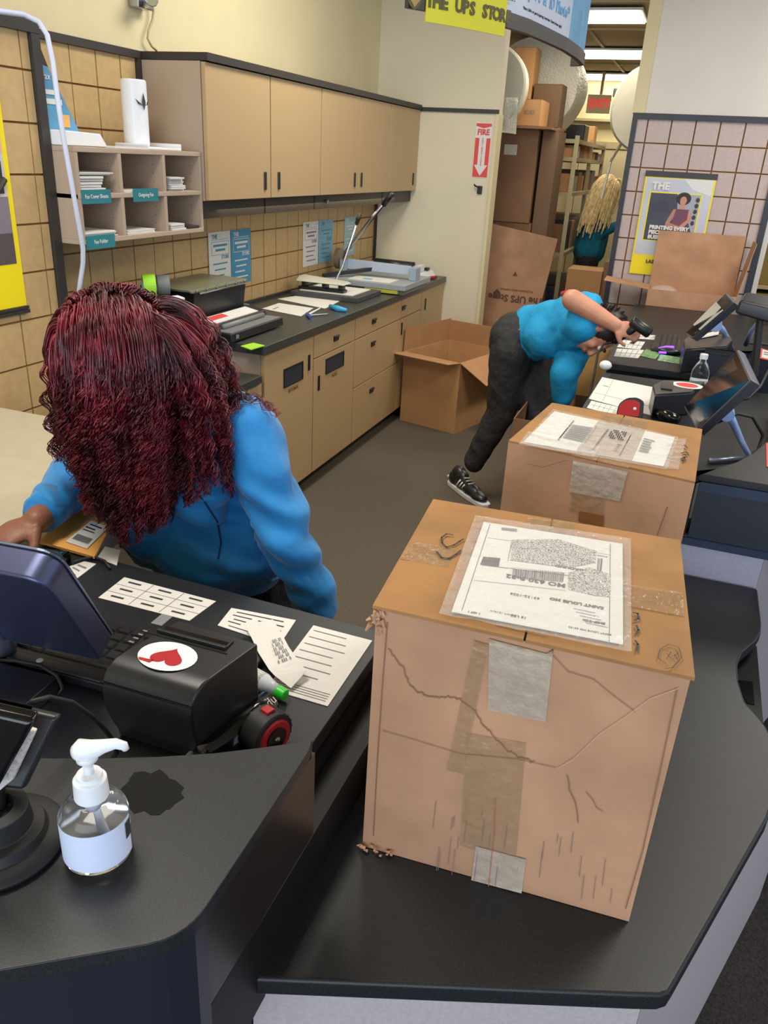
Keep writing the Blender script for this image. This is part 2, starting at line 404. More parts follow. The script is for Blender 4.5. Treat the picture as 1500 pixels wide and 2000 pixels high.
wall_cab(5.534, 6.145, 'rightmost wall cabinet touching the white fire-sign wall', [(5.534, 6.145, 6.06)])
tag(obj('cabinet_top_board', MB().box(-2.385, 3.262, 2.06, -2.035, 6.13, 2.09), 'trim'), 'long black board capping the tan wall cabinets', 'board')
q = gx(636, 392, -2.085)
tag(obj('cabinet_lock', MB().tube([(-2.088, q.y, q.z), (-2.07, q.y, q.z-0.005)], 0.012), 'steel'), 'small silver lock on the dark strip under the cabinets', 'lock')

# pigeonhole shelves
X0, X1 = -2.374, -2.08
ph = thing('pigeonhole_shelf', 'taupe six-compartment pigeonhole shelf on the left wall beside the cabinets', 'shelf', (-2.2, 2.83, 1.38))
Y0, Y1 = 2.453, 3.256; ZB, ZM, ZT = 1.40, 1.555, 1.71
ys = [Y0, 2.70, 2.98, Y1]
obj('top_board', MB().box(X0+0.06, Y0, ZT-0.018, X1, Y1, ZT), 'laminate_side', ph, bevel=0.002)
obj('bottom_board', MB().box(X0+0.06, Y0, ZB-0.018, X1, Y1, ZB), 'laminate_side', ph, bevel=0.002)
obj('middle_board', MB().box(X0+0.06, Y0, ZM-0.018, X1, Y1, ZM), 'laminate_side', ph, bevel=0.002)
for i, y in enumerate(ys):
    a = y if i == 0 else (y-0.018 if i == 3 else y-0.009)
    pn = obj('side_panel' if i in (0, 3) else 'divider', MB().box(X0+0.06, a, ZB, X1-0.001, a+0.018, ZT-0.018), 'laminate_side', ph)
    if i in (1, 2, 3):
        mb = MB()
        for zz in np.arange(ZB+0.03, ZT-0.03, 0.032):
            if abs(zz-ZM) > 0.015: mb.box(X1-0.05, a-0.0006, zz-0.002, X1-0.046, a, zz+0.002)
        obj('pin_hole', mb, 'groove', pn, kind='stuff')
obj('back_panel', MB().box(X0+0.054, Y0, ZB-0.018, X0+0.06, Y1, ZT), 'laminate_side', ph)
def shelf_label(y0, y1, z, s, lab):
    o = thing('shelf_label', lab, 'label', (X1, (y0+y1)/2, z), 'teal labels on the pigeonholes')
    obj('card', MB().box(X1, y0, z-0.024, X1+0.002, y1, z+0.024), 'teal_deep', o)
    text(s, 0.020, frame((X1+0.0025, (y0+y1)/2, z), (0, 1, 0), (0, 0, 1)), 'paper', o, xs=0.9)
a = gx(158, 372, X1); b = gx(215, 370, X1); shelf_label(a.y, b.y, ZM-0.01, 'Fax Cover Sheets', 'teal label under the upper left pigeonhole')
a = gx(259, 372, X1); b = gx(308, 372, X1); shelf_label(a.y, b.y, ZM-0.01, 'Outgoing Fax', 'teal label under the upper middle pigeonhole')
a = gx(168, 470, X1); b = gx(224, 470, X1); shelf_label(a.y, b.y, ZB-0.012, 'Fax Folder', 'teal label on the bottom edge of the pigeonholes')
def stack(y0, y1, z, h, lab, x0=-2.28, x1=-2.09, n=6, curl=0.0, m='paper'):
    o = thing('paper_stack', lab, 'paper', ((x0+x1)/2, (y0+y1)/2, z), 'paper in the pigeonholes')
    for i in range(n):
        r = random.Random(i*31+int(y0*100)); dx = r.uniform(-.008, .008); dy = r.uniform(-.008, .008)
        za = z+h*i/n; zb = z+h*(i+0.8)/n
        obj('sheet', MB().box(x0+dx, y0+dy, za, x1+dx, y1+dy, zb), m, o)
stack(2.475, 2.61, ZM+0.0005, 0.060, 'thick white paper block in the upper left pigeonhole')
stack(2.475, 2.66, ZM+0.062, 0.010, 'flat white card lying on the thick paper block', n=2)
stack(3.03, 3.13, ZM+0.0005, 0.055, 'thick white paper stack in the upper right pigeonhole', n=7)
stack(2.475, 2.66, ZB+0.0005, 0.022, 'loose leaflets fanned in the lower left pigeonhole', n=7)
stack(2.73, 2.91, ZB+0.0005, 0.014, 'thin paper pile in the lower middle pigeonhole', n=3)
stack(3.02, 3.12, ZB+0.0005, 0.026, 'white paper pad in the lower right pigeonhole', n=3)
tag(obj('dark_folder', MB().box(-2.25, 3.14, ZB+0.0005, -2.08, 3.22, ZB+0.012), 'trim', bevel=0.002), 'dark folder beside the paper pad in the lower right pigeonhole', 'folder')
stack(2.72, 2.88, ZM+0.0005, 0.008, 'few sheets in the upper middle pigeonhole', n=2)
# on top of the pigeonholes
t = thing('sign_holder', 'tilted holder with a blue slanted leaflet on top of the pigeonholes', 'sign holder', (-2.2, 2.48, ZT))
def wedge(x0, x1, pts, z): return MB().add([(x0, y, zz) for y, zz in pts]+[(x1, y, zz) for y, zz in pts], [(3, 2, 1, 0), (4, 5, 6, 7), (0, 1, 5, 4), (1, 2, 6, 5), (2, 3, 7, 6), (3, 0, 4, 7)])
obj('base', wedge(-2.23, -2.13, [(2.455, ZT+0.001), (2.70, ZT+0.001), (2.665, ZT+0.045), (2.455, ZT+0.05)], 0), 'white', t, bevel=0.003)
obj('leaflet', wedge(-2.215, -2.195, [(2.455, ZT+0.051), (2.63, ZT+0.047), (2.50, ZT+0.245), (2.455, ZT+0.25)], 0), 'skyblue', t)
obj('backing', wedge(-2.24, -2.217, [(2.453, ZT+0.02), (2.64, ZT+0.02), (2.50, ZT+0.30), (2.453, ZT+0.31)], 0), 'trim', t)
obj('badge', MB().box(-2.194, 2.53, ZT+0.06, -2.192, 2.58, ZT+0.10), 'orange', t)
text('Fax', 0.03, frame((-2.192, 2.482, ZT+0.215), (0, 1, 0), (0, 0, 1)), 'paper', t)
obj('print', MB().box(-2.1945, 2.465, ZT+0.16, -2.193, 2.53, ZT+0.175).box(-2.1945, 2.465, ZT+0.13, -2.193, 2.55, ZT+0.147), 'paper', t)
t = thing('paper_towel_roll', 'white upright roll with a black winged emblem on the pigeonholes', 'roll', (-2.21, 3.00, ZT))
c = gx(268, 278, -2.2)
obj('roll', MB().lathe([(0.0, 0.012), (0.048, 0.012), (0.05, 0.02), (0.05, 0.245), (0.046, 0.25), (0.014, 0.25), (0.014, 0.20), (0, 0.20)], (-2.2, c.y, ZT), 32), 'white', t, smooth=False)
F = frame((-2.149, c.y-0.01, ZT+0.17), (0, 1, 0), (0, 0, 1))
mb = MB(F)
for sgn in (-1, 1):
    mb.add([(0, -0.03, 0.001), (sgn*0.012, 0, 0.001), (0, 0.035, 0.001)], [(0, 1, 2) if sgn > 0 else (0, 2, 1)])
    mb.add([(sgn*0.004, -0.012, 0.001), (sgn*0.045, 0.012, -0.008), (sgn*0.03, -0.008, -0.004)], [(0, 1, 2) if sgn < 0 else (0, 2, 1)])
obj('emblem', mb, 'ink', t)
tag(obj('paper_tray', MB().box(-2.26, 2.91, ZT+0.0005, -2.10, 3.14, ZT+0.011).box(-2.26, 3.13, ZT+0.011, -2.10, 3.14, ZT+0.026).box(-2.26, 2.91, ZT+0.011, -2.10, 2.916, ZT+0.02), 'white', bevel=0.002), 'shallow white tray under the emblem roll', 'tray')
tag(obj('loose_paper', MB().box(-2.24, 2.69, ZT+0.0005, -2.09, 2.90, ZT+0.006), 'paper'), 'loose paper lying between the blue leaflet holder and the roll', 'paper')

# ------------------------------------------------------------------ base cabinets
XF = -1.77
def base_cab(y0, y1, label, fronts):
    """fronts: (kind, y0, y1, z0, z1, handle y, handle z)"""
    t = thing('base_cabinet', label, 'cabinet', (-2.07, (y0+y1)/2, 0), 'tan base cabinets along the left wall')
    obj('carcass', MB().box(-2.374, y0, 0.09, XF-0.021, y1-0.001, 0.868), 'laminate_side', t)
    obj('plinth', MB().box(-2.36, y0+0.001, 0.0, XF-0.075, y1-0.002, 0.09), 'trim', t)
    for (kd, a, b, z0, z1, hy, hz) in fronts:
        o = obj('drawer' if kd == 'dr' else 'door', MB().box(XF-0.02, a+0.003, z0+0.002, XF, b-0.003, z1-0.002), 'laminate', t, bevel=0.002)
        if kd == 'dr': obj('handle', MB().box(XF+0.0003, hy-0.033, hz-0.016, XF+0.006, hy+0.033, hz+0.016).box(XF+0.006, hy-0.033, hz+0.006, XF+0.013, hy+0.033, hz+0.014), 'black', o, bevel=0.003)
        else: obj('handle', MB().box(XF+0.0003, hy-0.011, hz-0.042, XF+0.006, hy+0.011, hz+0.042), 'black', o, bevel=0.003)
        if kd == 'slot1': pa, pb, pc, pd, s = 3.43, 3.645, 0.66, 0.755, 'MAIL DROP'
        elif kd == 'slot2': pa, pb, pc, pd, s = 3.93, 4.18, 0.62, 0.705, 'FAX DROP'
        if kd.startswith('slot'):
            f = obj('slot_frame', MB().box(XF+0.0003, pa, pc, XF+0.005, pb, pc+0.006).box(XF+0.0003, pa, pd-0.006, XF+0.005, pb, pd).box(XF+0.0003, pa, pc+0.006, XF+0.005, pa+0.006, pd-0.006).box(XF+0.0003, pb-0.006, pc+0.006, XF+0.005, pb, pd-0.006), 'black', o)
            obj('slot', MB().box(XF+0.0003, pa+0.006, pc+0.006, XF+0.0015, pb-0.006, pd-0.006), mat('slot_dark', S(52, 56, 66), 0.3), o)
            if kd == 'slot1': text('RETURNS', 0.026, frame((XF+0.0012, (pa+pb)/2, pc-0.028), (0, 1, 0), (0, 0, 1)), 'groove', o)
            else: text('FAXES', 0.026, frame((XF+0.0012, (pa+pb)/2, pc-0.028), (0, 1, 0), (0, 0, 1)), 'groove', o)
def HP(px, py): v = gx(px, py, XF); return v.y, v.z
base_cab(3.235, 3.775, 'base cabinet nearest the camera, tall door with a dark slot', [('slot1', 3.235, 3.775, 0.09, 0.866)+HP(603, 708)])
base_cab(3.778, 4.345, 'base cabinet with a drawer above a slotted door', [('dr', 3.778, 4.345, 0.735, 0.866)+HP(656, 660), ('slot2', 3.778, 4.345, 0.09, 0.733)+HP(622, 748)])
base_cab(4.348, 5.16, 'wide base cabinet with three stacked drawers', [('dr', 4.348, 5.16, 0.735, 0.866)+HP(730, 627), ('dr', 4.348, 5.16, 0.44, 0.733)+HP(728, 671), ('dr', 4.348, 5.16, 0.09, 0.438)+HP(725, 762)])
base_cab(5.163, 5.60, 'base cabinet half hidden behind the open carton on the floor', [('dr', 5.163, 5.60, 0.735, 0.866)+HP(788, 601), ('do', 5.163, 5.60, 0.09, 0.733)+HP(784, 642)])
base_cab(5.603, 6.148, 'base cabinet at the end of the run against the fire-sign wall', [('do', 5.603, 6.148, 0.09, 0.866, 5.69, 0.76)])
tag(obj('worktop', MB().box(-2.37, 3.20, 0.87, -1.75, 6.13, 0.912), 'counter_rear', bevel=0.004), 'long dark worktop over the tan base cabinets', 'worktop')
obj_ = tag(obj('backsplash_rail', MB().box(-2.366, 3.3, 0.9125, -2.35, 6.12, 0.93), 'trim'), 'low black rail along the back of the worktop', 'rail')
t = thing('low_desk', 'low desk with black top beside the near end of the base cabinets', 'desk', (-2.05, 2.75, 0))
obj('desk_top', MB().prism(roundpoly([(-2.32, 2.72), (-1.76, 2.72), (-1.76, 3.198), (-2.32, 3.198)], 0.0), 0.742, 0.778), 'counter_rear', t, bevel=0.003)
obj('front_panel', MB().box(-1.80, 2.75, 0.0, -1.78, 3.228, 0.74), 'laminate', t)
obj('side_panel', MB().box(-2.32, 2.75, 0.0, -1.801, 2.77, 0.74), 'laminate_side', t)
c = gz(430, 720, 0.78)
tag(obj('folded_paper', MB().box(c.x-0.13, c.y-0.10, 0.779, c.x+0.06, c.y+0.06, 0.783), 'paper'), 'folded white paper on the low desk behind the red hair', 'paper')

# ------------------------------------------------------------------ service counters
ZC, ZS, ZD = 0.91, 1.045, 0.76      # writing top, raised shelf, parcel shelf
# parcel shelf (the one with the big box)
dl = [(-0.366, 0.592), (0.118, 0.768), (0.142, 0.80), (0.300, 1.172)]
dl = [(-0.372, 0.585)]+[(0.118, 0.772), (0.140, 0.785), (0.151, 0.812), (0.302, 1.175), (0.330, 1.30)]
g = lambda a, b: tuple(gz(a, b, ZD)[:2])
pts = [g(470, 1911), g(1240, 1943), g(1290, 1944), g(1308, 1938), g(1318, 1922), g(1500, 1600)]
pts += [(0.335, 1.33), g(1497, 1418), g(1483, 1400), g(1457, 1372), g(1443, 1330), g(1441, 1295), g(1450, 1272), g(1478, 1248), g(1487, 1232), g(1488, 1215), g(1480, 1150)]
pts += [(-0.34, 2.035), (-0.368, 1.2)]
t = thing('parcel_counter', 'lower black counter shelf carrying the two taped cartons', 'counter', (0, 1.2, 0))
obj('counter_top', MB().prism(pts, ZD-0.032, ZD), 'counter', t, bevel=0.006, seg=3)
nf = Vector((pts[1][0]-pts[0][0], pts[1][1]-pts[0][1])).normalized()
a = Vector(pts[0]); b = Vector(pts[2])+Vector((-0.015, 0)); off = Vector((0, 0.022))
rl = g(1318, 1922); rr = g(1500, 1600); rd = (Vector(rr)-Vector(rl)).normalized()
c0 = b+off; 
# far end of the side panel, where its end edge is seen
ray = gz(1493, 1722, 0.0)-Vector((0, 0, CAMH))
den = ray.x*rd.y-ray.y*rd.x; k = (c0.x*rd.y-c0.y*rd.x)/den
c1 = Vector((ray.x*k, ray.y*k))
obj('front_panel', MB().prism([tuple(a+off+Vector((0.004, 0.0))), tuple(c0), tuple(c0+Vector((0, .018))), tuple(a+off+Vector((0.004, 0.018)))], 0.0, ZD-0.033), 'panel_grey', t)
nrm = Vector((rd.y, -rd.x))
obj('side_panel', MB().prism([tuple(c0+Vector((0.001, 0.001))), tuple(c1), tuple(c1-nrm*0.018), tuple(c0-nrm*0.018+rd*0.02)], 0.0, ZD-0.033), 'panel_grey', t)
obj('panel_edge', MB().prism([tuple(c1+rd*0.0005), tuple(c1+rd*0.004), tuple(c1+rd*0.004-nrm*0.018), tuple(c1+rd*0.0005-nrm*0.018)], 0.0, ZD-0.034), 'panel_bright', t)
obj('seam_strip', MB().prism([g2 for g2 in ((pts[0][0]-0.004, pts[0][1]+0.004), (pts[0][0]+0.003, pts[0][1]+0.004), (pts[0][0]+0.003, pts[0][1]+0.02), (pts[0][0]-0.004, pts[0][1]+0.02))], 0.0, ZD-0.034), 'counter_edge', t)
# bag ledge in the notch
g3 = lambda a, b, z=0.70: tuple(gz(a, b, z)[:2])
obj('bag_ledge', MB().prism([g3(1425, 1290), g3(1425, 1380), g3(1452, 1425), g3(1492, 1425), g3(1478, 1262), g3(1440, 1262)], 0.66, 0.70), 'counter_edge', t)
obj('ledge_slot', MB().prism([g3(1441, 1328, .702), g3(1470, 1331, .702), g3(1474, 1376, .702), g3(1460, 1373, .702), g3(1447, 1352, .702)], 0.7005, 0.702), 'black_gloss', t)
struct('floor_mat', MB().box(-0.2, -2.5, 0.0005, 3.2, 1.95, 0.008).box(0.45, 1.95, 0.0005, 3.2, 4.4, 0.008), 'carpet_dark')

# station nearest the camera
sh = [gz(x, y, ZS)[:2] for x, y in ((0, 1477), (100, 1480), (200, 1480), (310, 1477), (420, 1470), (520, 1458), (585, 1449))]
sh += [(-0.338, 0.735), (-0.333, 0.715)]+[gz(x, y, ZS)[:2] for x, y in ((403, 1770), (392, 1785), (379, 1799), (364, 1812), (344, 1825), (320, 1836), (285, 1845), (200, 1860), (0, 1895), (-250, 1930), (-250, 1470))]
t = thing('service_counter', 'black cashier counter with raised shelf holding the hand sanitizer', 'counter', (-0.6, 0.9, 0))
obj('raised_shelf', MB().prism([tuple(p) for p in sh], ZS-0.02, ZS), 'counter', t, bevel=0.0015)
fa = [gz(x, y, ZS)[:2] for x, y in ((379, 1797), (364, 1809), (344, 1822), (320, 1833), (285, 1842), (200, 1857), (0, 1892), (-250, 1927))]
obj('front_fascia', MB().prism([tuple(p) for p in fa]+[(p[0], p[1]+0.02) for p in fa[::-1]], 0.86, ZS-0.0205), mat('dark_fascia', S(30, 33, 44), 0.35), t)
f3 = fa[0]
obj('side_fascia', MB().box(-0.352, f3[1]+0.003, 0.885, -0.334, 0.735, ZS-0.0205), mat('side_fascia', S(34, 29, 27), 0.3), t)
wt = [(-0.40, 0.47), (-0.40, 1.195), (-0.42, 1.208), (-1.6, 1.235), (-1.6, 0.42)]
obj('writing_top', MB().prism(wt, ZC-0.03, ZC), 'counter', t, bevel=0.002)
obj('body', MB().prism([(-0.392, 0.50), (-0.392, 1.17), (-1.55, 1.2), (-1.55, 0.45)], 0.0, ZC-0.032), 'counter_edge', t)
obj('base_ledge', MB().prism([(-0.347, f3[1]+0.004), (-0.347, 1.15), (-0.391, 1.15), (-0.391, f3[1]+0.004)], 0.70, 0.85), 'counter_edge', t)

t = thing('side_shelf', 'pale cream side surface under the orange envelope against the left wall', 'shelf', (-1.5, 1.5, 0))
obj('top', MB().prism([(-1.12, 1.24), (-1.14, 1.36), (-1.42, 1.60), (-1.50, 1.95), (-2.15, 1.95), (-2.15, 1.24)], .865, .905), mat('greige_top', S(178, 168, 146), .6, .03, 20), t, bevel=.003)
obj('panel', MB().box(-2.1, 1.28, .0, -1.35, 1.30, .864), 'cream', t)
# second station, behind the second carton
t = thing('service_counter', 'second black cashier counter behind the farther taped carton', 'counter', (0.1, 2.8, 0))
wt2 = [(-0.285, 2.62), (-0.27, 3.60), (0.9, 3.60), (0.9, 2.06), (0.05, 2.06), (-0.25, 2.3)]
obj('writing_top', MB().prism(wt2, ZC-0.03, ZC), 'counter', t, bevel=0.002)
cur = [gz(x, y, ZS)[:2] for x, y in ((1345, 935), (1375, 921), (1400, 915), (1440, 902), (1470, 886), (1500, 861), (1525, 830), (1535, 790), (1530, 740))]
obj('raised_shelf', MB().prism([(0.10, 2.035)]+[tuple(p) for p in cur]+[(0.9, 3.3), (0.9, 2.035)], ZS-0.02, ZS), 'counter', t, bevel=0.0015)
obj('front_fascia', MB().box(0.127, 2.036, 0.868, 0.9, 2.056, ZS-0.0205), mat('navy_fascia', S(30, 36, 48), 0.4), t)
obj('fascia_strip', MB().box(0.127, 2.028, ZS-0.045, 0.9, 2.035, ZS-0.0205).box(0.10, 2.028, 0.848, 0.9, 2.035, 0.868), mat('fascia_strip', S(38, 52, 76), 0.35), t)
obj('post', MB().box(0.085, 2.04, 0.868, 0.12, 2.075, ZS-0.0205), 'counter_edge', t)
obj('base_panel', MB().box(-0.25, 2.042, 0.0, 0.318, 2.058, 0.867), mat('pale_panel', S(170, 168, 184), 0.45, 0.05, 160), t)
obj('return_panel', MB().prism([(0.3185, 2.042), (0.56, 2.62), (0.545, 2.63), (0.3185, 2.075)], 0.0, 0.847), 'panel_grey', t)
obj('body', MB().box(-0.24, 2.62, 0.0, 0.30, 3.56, ZC-0.032), 'counter_edge', t)
# third station
t = thing('service_counter', 'third black cashier counter with keyboard and glowing mouse', 'counter', (0, 4.8, 0))
obj('writing_top', MB().prism([(-0.285, 3.80), (-0.30, 5.75), (0.9, 5.75), (0.9, 3.80)], ZC-0.03, ZC), 'counter', t, bevel=0.002)
obj('body', MB().box(-0.275, 3.82, 0.0, 0.85, 5.7, ZC-0.032), 'counter_edge', t)
y3 = gz(1440, 775, 0.85).y
obj('raised_shelf', MB().prism([(0.13, y3), (1.3, y3), (1.3, 5.6), (0.50, 5.4), (0.62, 4.6), (0.50, 4.0), (0.30, 3.72)], ZS-0.02, ZS), 'counter', t, bevel=0.0015)
obj('front_fascia', MB().box(0.13, y3, 0.85, 1.3, y3+0.02, ZS-0.0205), mat('navy_fascia2', S(30, 36, 46), 0.4), t)
obj('base_panel', MB().box(0.32, y3+0.005, 0.0, 1.3, y3+0.022, 0.849), mat('taupe_panel', S(128, 118, 108), 0.5), t)

# ------------------------------------------------------------------ the two taped cartons
def grid_face(q, nu, nv, amp, seed, nrm):
    """q: TL TR BR BL ; returns verts, faces of a slightly crumpled face"""
    vs = []; fs = []
    for j in range(nv+1):
        for i in range(nu+1):
            u = i/nu; v = j/nv; p = bil(q, u, v)
            e = min(u, 1-u, v, 1-v); w = min(1.0, e*8)
            d = noise.noise(p*7+Vector((seed, 0, 0)))*amp + noise.noise(p*22+Vector((0, seed, 0)))*amp*0.25
            vs.append(p+nrm*d*w)
    for j in range(nv):
        for i in range(nu):
            a = j*(nu+1)+i; fs.append((a, a+nu+1, a+nu+2, a+1))
    return vs, fs
def pix_on(px, py, o, n, lift=0.0012):
    d = RC @ Vector((px-750.0, 1000.0-py, -FPX)); c = Vector((0, 0, CAMH))
    return c+d*((o-c).dot(n)/d.dot(n)) + n*lift
from mathutils.bvhtree import BVHTree
SNAP = {}; CUR = None
def snap_tree(o, key):
    me = o.data; off = wloc(o); SNAP[key] = BVHTree.FromPolygons([v.co+off for v in me.vertices], [tuple(p.vertices) for p in me.polygons])
def pix_snap(px, py, n, lift, key):
    d = (RC @ Vector((px-750.0, 1000.0-py, -FPX))).normalized(); h = SNAP[key].ray_cast(Vector((0, 0, CAMH)), d)
    return None if h[0] is None else h[0]+n*lift
def strip_on(o, n, pts, lift=0.0012, name='tape', m='tape', parent=None, nu=8, nv=8, amp=0.0006, **k):
    q = [pix_on(x, y, o, n, lift) for x, y in pts]
    vs = []; fs = []
    for j in range(nv+1):
        for i in range(nu+1):
            p = bil(q, i/nu, j/nv)
            if CUR and n.z < 0.5:
                pv = bil([Vector((x, y, 0)) for x, y in pts], i/nu, j/nv); s_ = pix_snap(pv.x, pv.y, n, lift, CUR)
                if s_ is not None: p = s_
            e = 0 if 0 < i < nu and 0 < j < nv else 1
            vs.append(p+n*abs(noise.noise(p*60))*amp*(1-e))
    for j in range(nv):
        for i in range(nu): a = j*(nu+1)+i; fs.append((a, a+nu+1, a+nu+2, a+1))
    return obj(name, MB().add(vs, fs), m, parent, smooth=True, **k)
def stroke_on(o, n, pts, w, name, m, parent, lift=0.0016, smoothn=0):
    P = [(pix_snap(x, y, n, lift, CUR) if CUR and n.z < 0.5 else None) or pix_on(x, y, o, n, lift) for x, y in pts]
    mb = MB()
    for a, b in zip(P, P[1:]):
        s = (b-a); l = s.length
        if l < 1e-6: continue
        t = s.cross(n).normalized()*w/2; e = s.normalized()*w*0.3
        mb.add([a-e-t, b+e-t, b+e+t, a-e+t], [(0, 1, 2, 3)])
    return obj(name, mb, m, parent)

B = [gz(708, 1652, ZD+0.001), gz(1228, 1800, ZD+0.001)]
T4 = [gz(735, 1187, 1.18), gz(1349, 1325, 1.18), gz(1327, 1060, 1.18), gz(848, 980, 1.18)]   # FL FR BR BL
B += [Vector((T4[2].x+0.004, T4[2].y, ZD+0.001)), Vector((T4[3].x-0.004, T4[3].y, ZD+0.001))]
box1 = thing('cardboard_carton', 'large worn cardboard carton in front with a crinkled plastic label pouch', 'carton', ((B[0]+B[2])/2), 'taped cartons on the parcel counter')
mb = MB(); nf1 = (B[1]-B[0]).cross(T4[0]-B[0]).normalized()
if nf1.y > 0: nf1 = -nf1
mb.add(*grid_face([T4[0], T4[1], B[1], B[0]], 40, 44, 0.005, 3, nf1))
nr = Vector((1, 0.05, 0)); nl = Vector((-1, 0.05, 0)); nb = Vector((0, 1, 0))
mb.add(*grid_face([T4[1], T4[2], B[2], B[1]], 16, 20, 0.003, 5, nr))
mb.add(*grid_face([T4[2], T4[3], B[3], B[2]], 10, 10, 0.002, 6, nb))
mb.add(*grid_face([T4[3], T4[0], B[0], B[3]], 16, 20, 0.003, 7, nl))
mb.add([B[0], B[1], B[2], B[3]], [(3, 2, 1, 0)])
b_o = obj('body', mb, 'card_pink', box1, smooth=True); snap_tree(b_o, 'a'); CUR = 'a'
# top flaps: left and right, meeting in a seam from front to back
up = Vector((0, 0, 1)); mf = T4[0].lerp(T4[1], 0.5); mk = T4[3].lerp(T4[2], 0.5)
for (q, sd) in (([T4[3]+Vector((-.002, 0, 0)), mk+Vector((-.0015, 0, 0)), mf+Vector((-.0015, -.004, 0)), T4[0]+Vector((-.004, -.004, 0))], 1), ([mk+Vector((.0015, 0, 0)), T4[2], T4[1]+Vector((.004, -.004, 0)), mf+Vector((.0015, -.004, 0))], 2)):
    mb = MB(); v1, f1 = grid_face([p+up*0.005 for p in q], 16, 20, 0.0025, sd, up); mb.add(v1, f1)
    mb.add([q[0], q[1], q[2], q[3]]+[p+up*0.005 for p in q], [(0, 1, 2, 3), (0, 4, 5, 1), (1, 5, 6, 2), (2, 6, 7, 3), (3, 7, 4, 0)])
    obj('top_flap', mb, 'card_top', box1, smooth=False)
ZT1 = 1.1856
otop = Vector((0, 0, ZT1)); 
strip_on(otop, up, [(1032, 1011), (1122, 1022), (1068, 1245), (968, 1222)], 0.0008, 'tape', 'tape', box1, 6, 20)
strip_on(otop, up, [(808, 1060), (890, 1072), (876, 1110), (780, 1092)], 0.0010, 'tape', 'tape', box1, 10, 6, 0.001)
strip_on(otop, up, [(1232, 1143), (1333, 1158), (1337, 1205), (1234, 1186)], 0.0010, 'tape', 'tape', box1, 10, 6, 0.002)
of = T4[0]+nf1*0.003
strip_on(of, nf1, [(957, 1218), (1083, 1252), (1066, 1408), (953, 1384)], 0.0025, 'tape', 'tape_pale', box1, 10, 12, 0.0015, label='pale reinforced tape strip folded over the front edge')
strip_on(of, nf1, [(931, 1226), (960, 1234), (905, 1512), (872, 1503)], 0.0022, 'tape', 'tape', box1, 4, 12)
strip_on(of, nf1, [(912, 1430), (1028, 1450), (1008, 1680), (898, 1652)], 0.0018, 'tape', 'tape', box1, 8, 14, 0.001)
strip_on(of, nf1, [(930, 1650), (1028, 1676), (1019, 1742), (921, 1716)], 0.003, 'tape', 'tape_pale', box1, 8, 6, 0.0012, label='pale tape patch at the bottom edge')
M['crease'] = mat('crease_line', S(136, 98, 74), 0.8)
wav = [(760, 1268), (775, 1285), (792, 1312), (800, 1335), (820, 1352), (845, 1360), (870, 1358), (900, 1364), (925, 1382), (945, 1415), (968, 1440), (990, 1462), (1015, 1478), (1050, 1488)]
jag = []
for (a, b) in zip(wav, wav[1:]):
    for k in range(6): jag.append((a[0]+(b[0]-a[0])*k/6+random.uniform(-2, 2), a[1]+(b[1]-a[1])*k/6+random.uniform(-3, 3)))
stroke_on(of, nf1, jag, 0.0014, 'crease', 'crease', box1, 0.003)
stroke_on(of, nf1, [(1108, 1513+i*1.0) if i == 0 else (1108+i*3.2+random.uniform(-3, 3), 1513+i*13) for i in range(8)], 0.0014, 'crease', 'crease', box1, 0.003)
stroke_on(of, nf1, [(1145, 1545), (1158, 1560), (1165, 1575), (1178, 1583)], 0.001, 'crease', 'crease', box1, 0.003)
stroke_on(of, nf1, [(1325, 1342), (1270, 1362), (1225, 1395), (1170, 1432), (1120, 1480), (1090, 1498)], 0.0009, 'crease', mat('light_crease', S(200, 160, 132), 0.8), box1, 0.003)
stroke_on(of, nf1, [(1080, 1278), (1110, 1310), (1160, 1325), (1190, 1350), (1240, 1388)], 0.0009, 'crease', 'crease', box1, 0.003)
stroke_on(of, nf1, [(748, 1425), (800, 1440), (900, 1470), (1010, 1480), (1085, 1497)], 0.0008, 'crease', 'crease', box1, 0.003)
mline = mat('blue_ink_line', S(128, 108, 102), 0.7)
for k in range(26):
    x = random.uniform(800, 1200); y = random.uniform(1580, 1690); l = random.uniform(12, 55)
    y += (x-950)*0.2
    stroke_on(of, nf1, [(x, y), (x-l*0.12, y+l)], 0.0008, 'scuff_line', mline, box1, 0.003)
stroke_on(of, nf1, [(968, 1555), (966, 1620), (962, 1660), (955, 1728)], 0.0010, 'scuff_line', mat('red_line', S(178, 92, 88), 0.7), box1, 0.0045)
stroke_on(of, nf1, [(757, 1215), (748, 1330), (738, 1480), (730, 1630)], 0.0016, 'crease', 'crease', box1, 0.002)
stroke_on(of, nf1, [(1322, 1345), (1290, 1500), (1255, 1660), (1222, 1772)], 0.0014, 'crease', 'crease', box1, 0.003)
# torn corners
mb = MB()
for k in range(14):
    a = T4[0]+Vector((random.uniform(-.006, .010), random.uniform(-.006, -.001), random.uniform(-.03, .002)))
    mb.tube([a, a+Vector((random.uniform(-.006, .006), random.uniform(-.004, 0), random.uniform(-.016, .004)))], [0.0035, 0.0015], 4)
for k in range(16):
    a = B[0]+Vector((random.uniform(-.008, .05), random.uniform(-.010, .002), random.uniform(.003, .01)))
    mb.tube([a, a+Vector((random.uniform(-.008, .006), random.uniform(-.003, 0), random.uniform(-.001, .005)))], [0.003, 0.0012], 4)
obj('torn_edge', mb, 'card_pink', box1, kind='stuff')
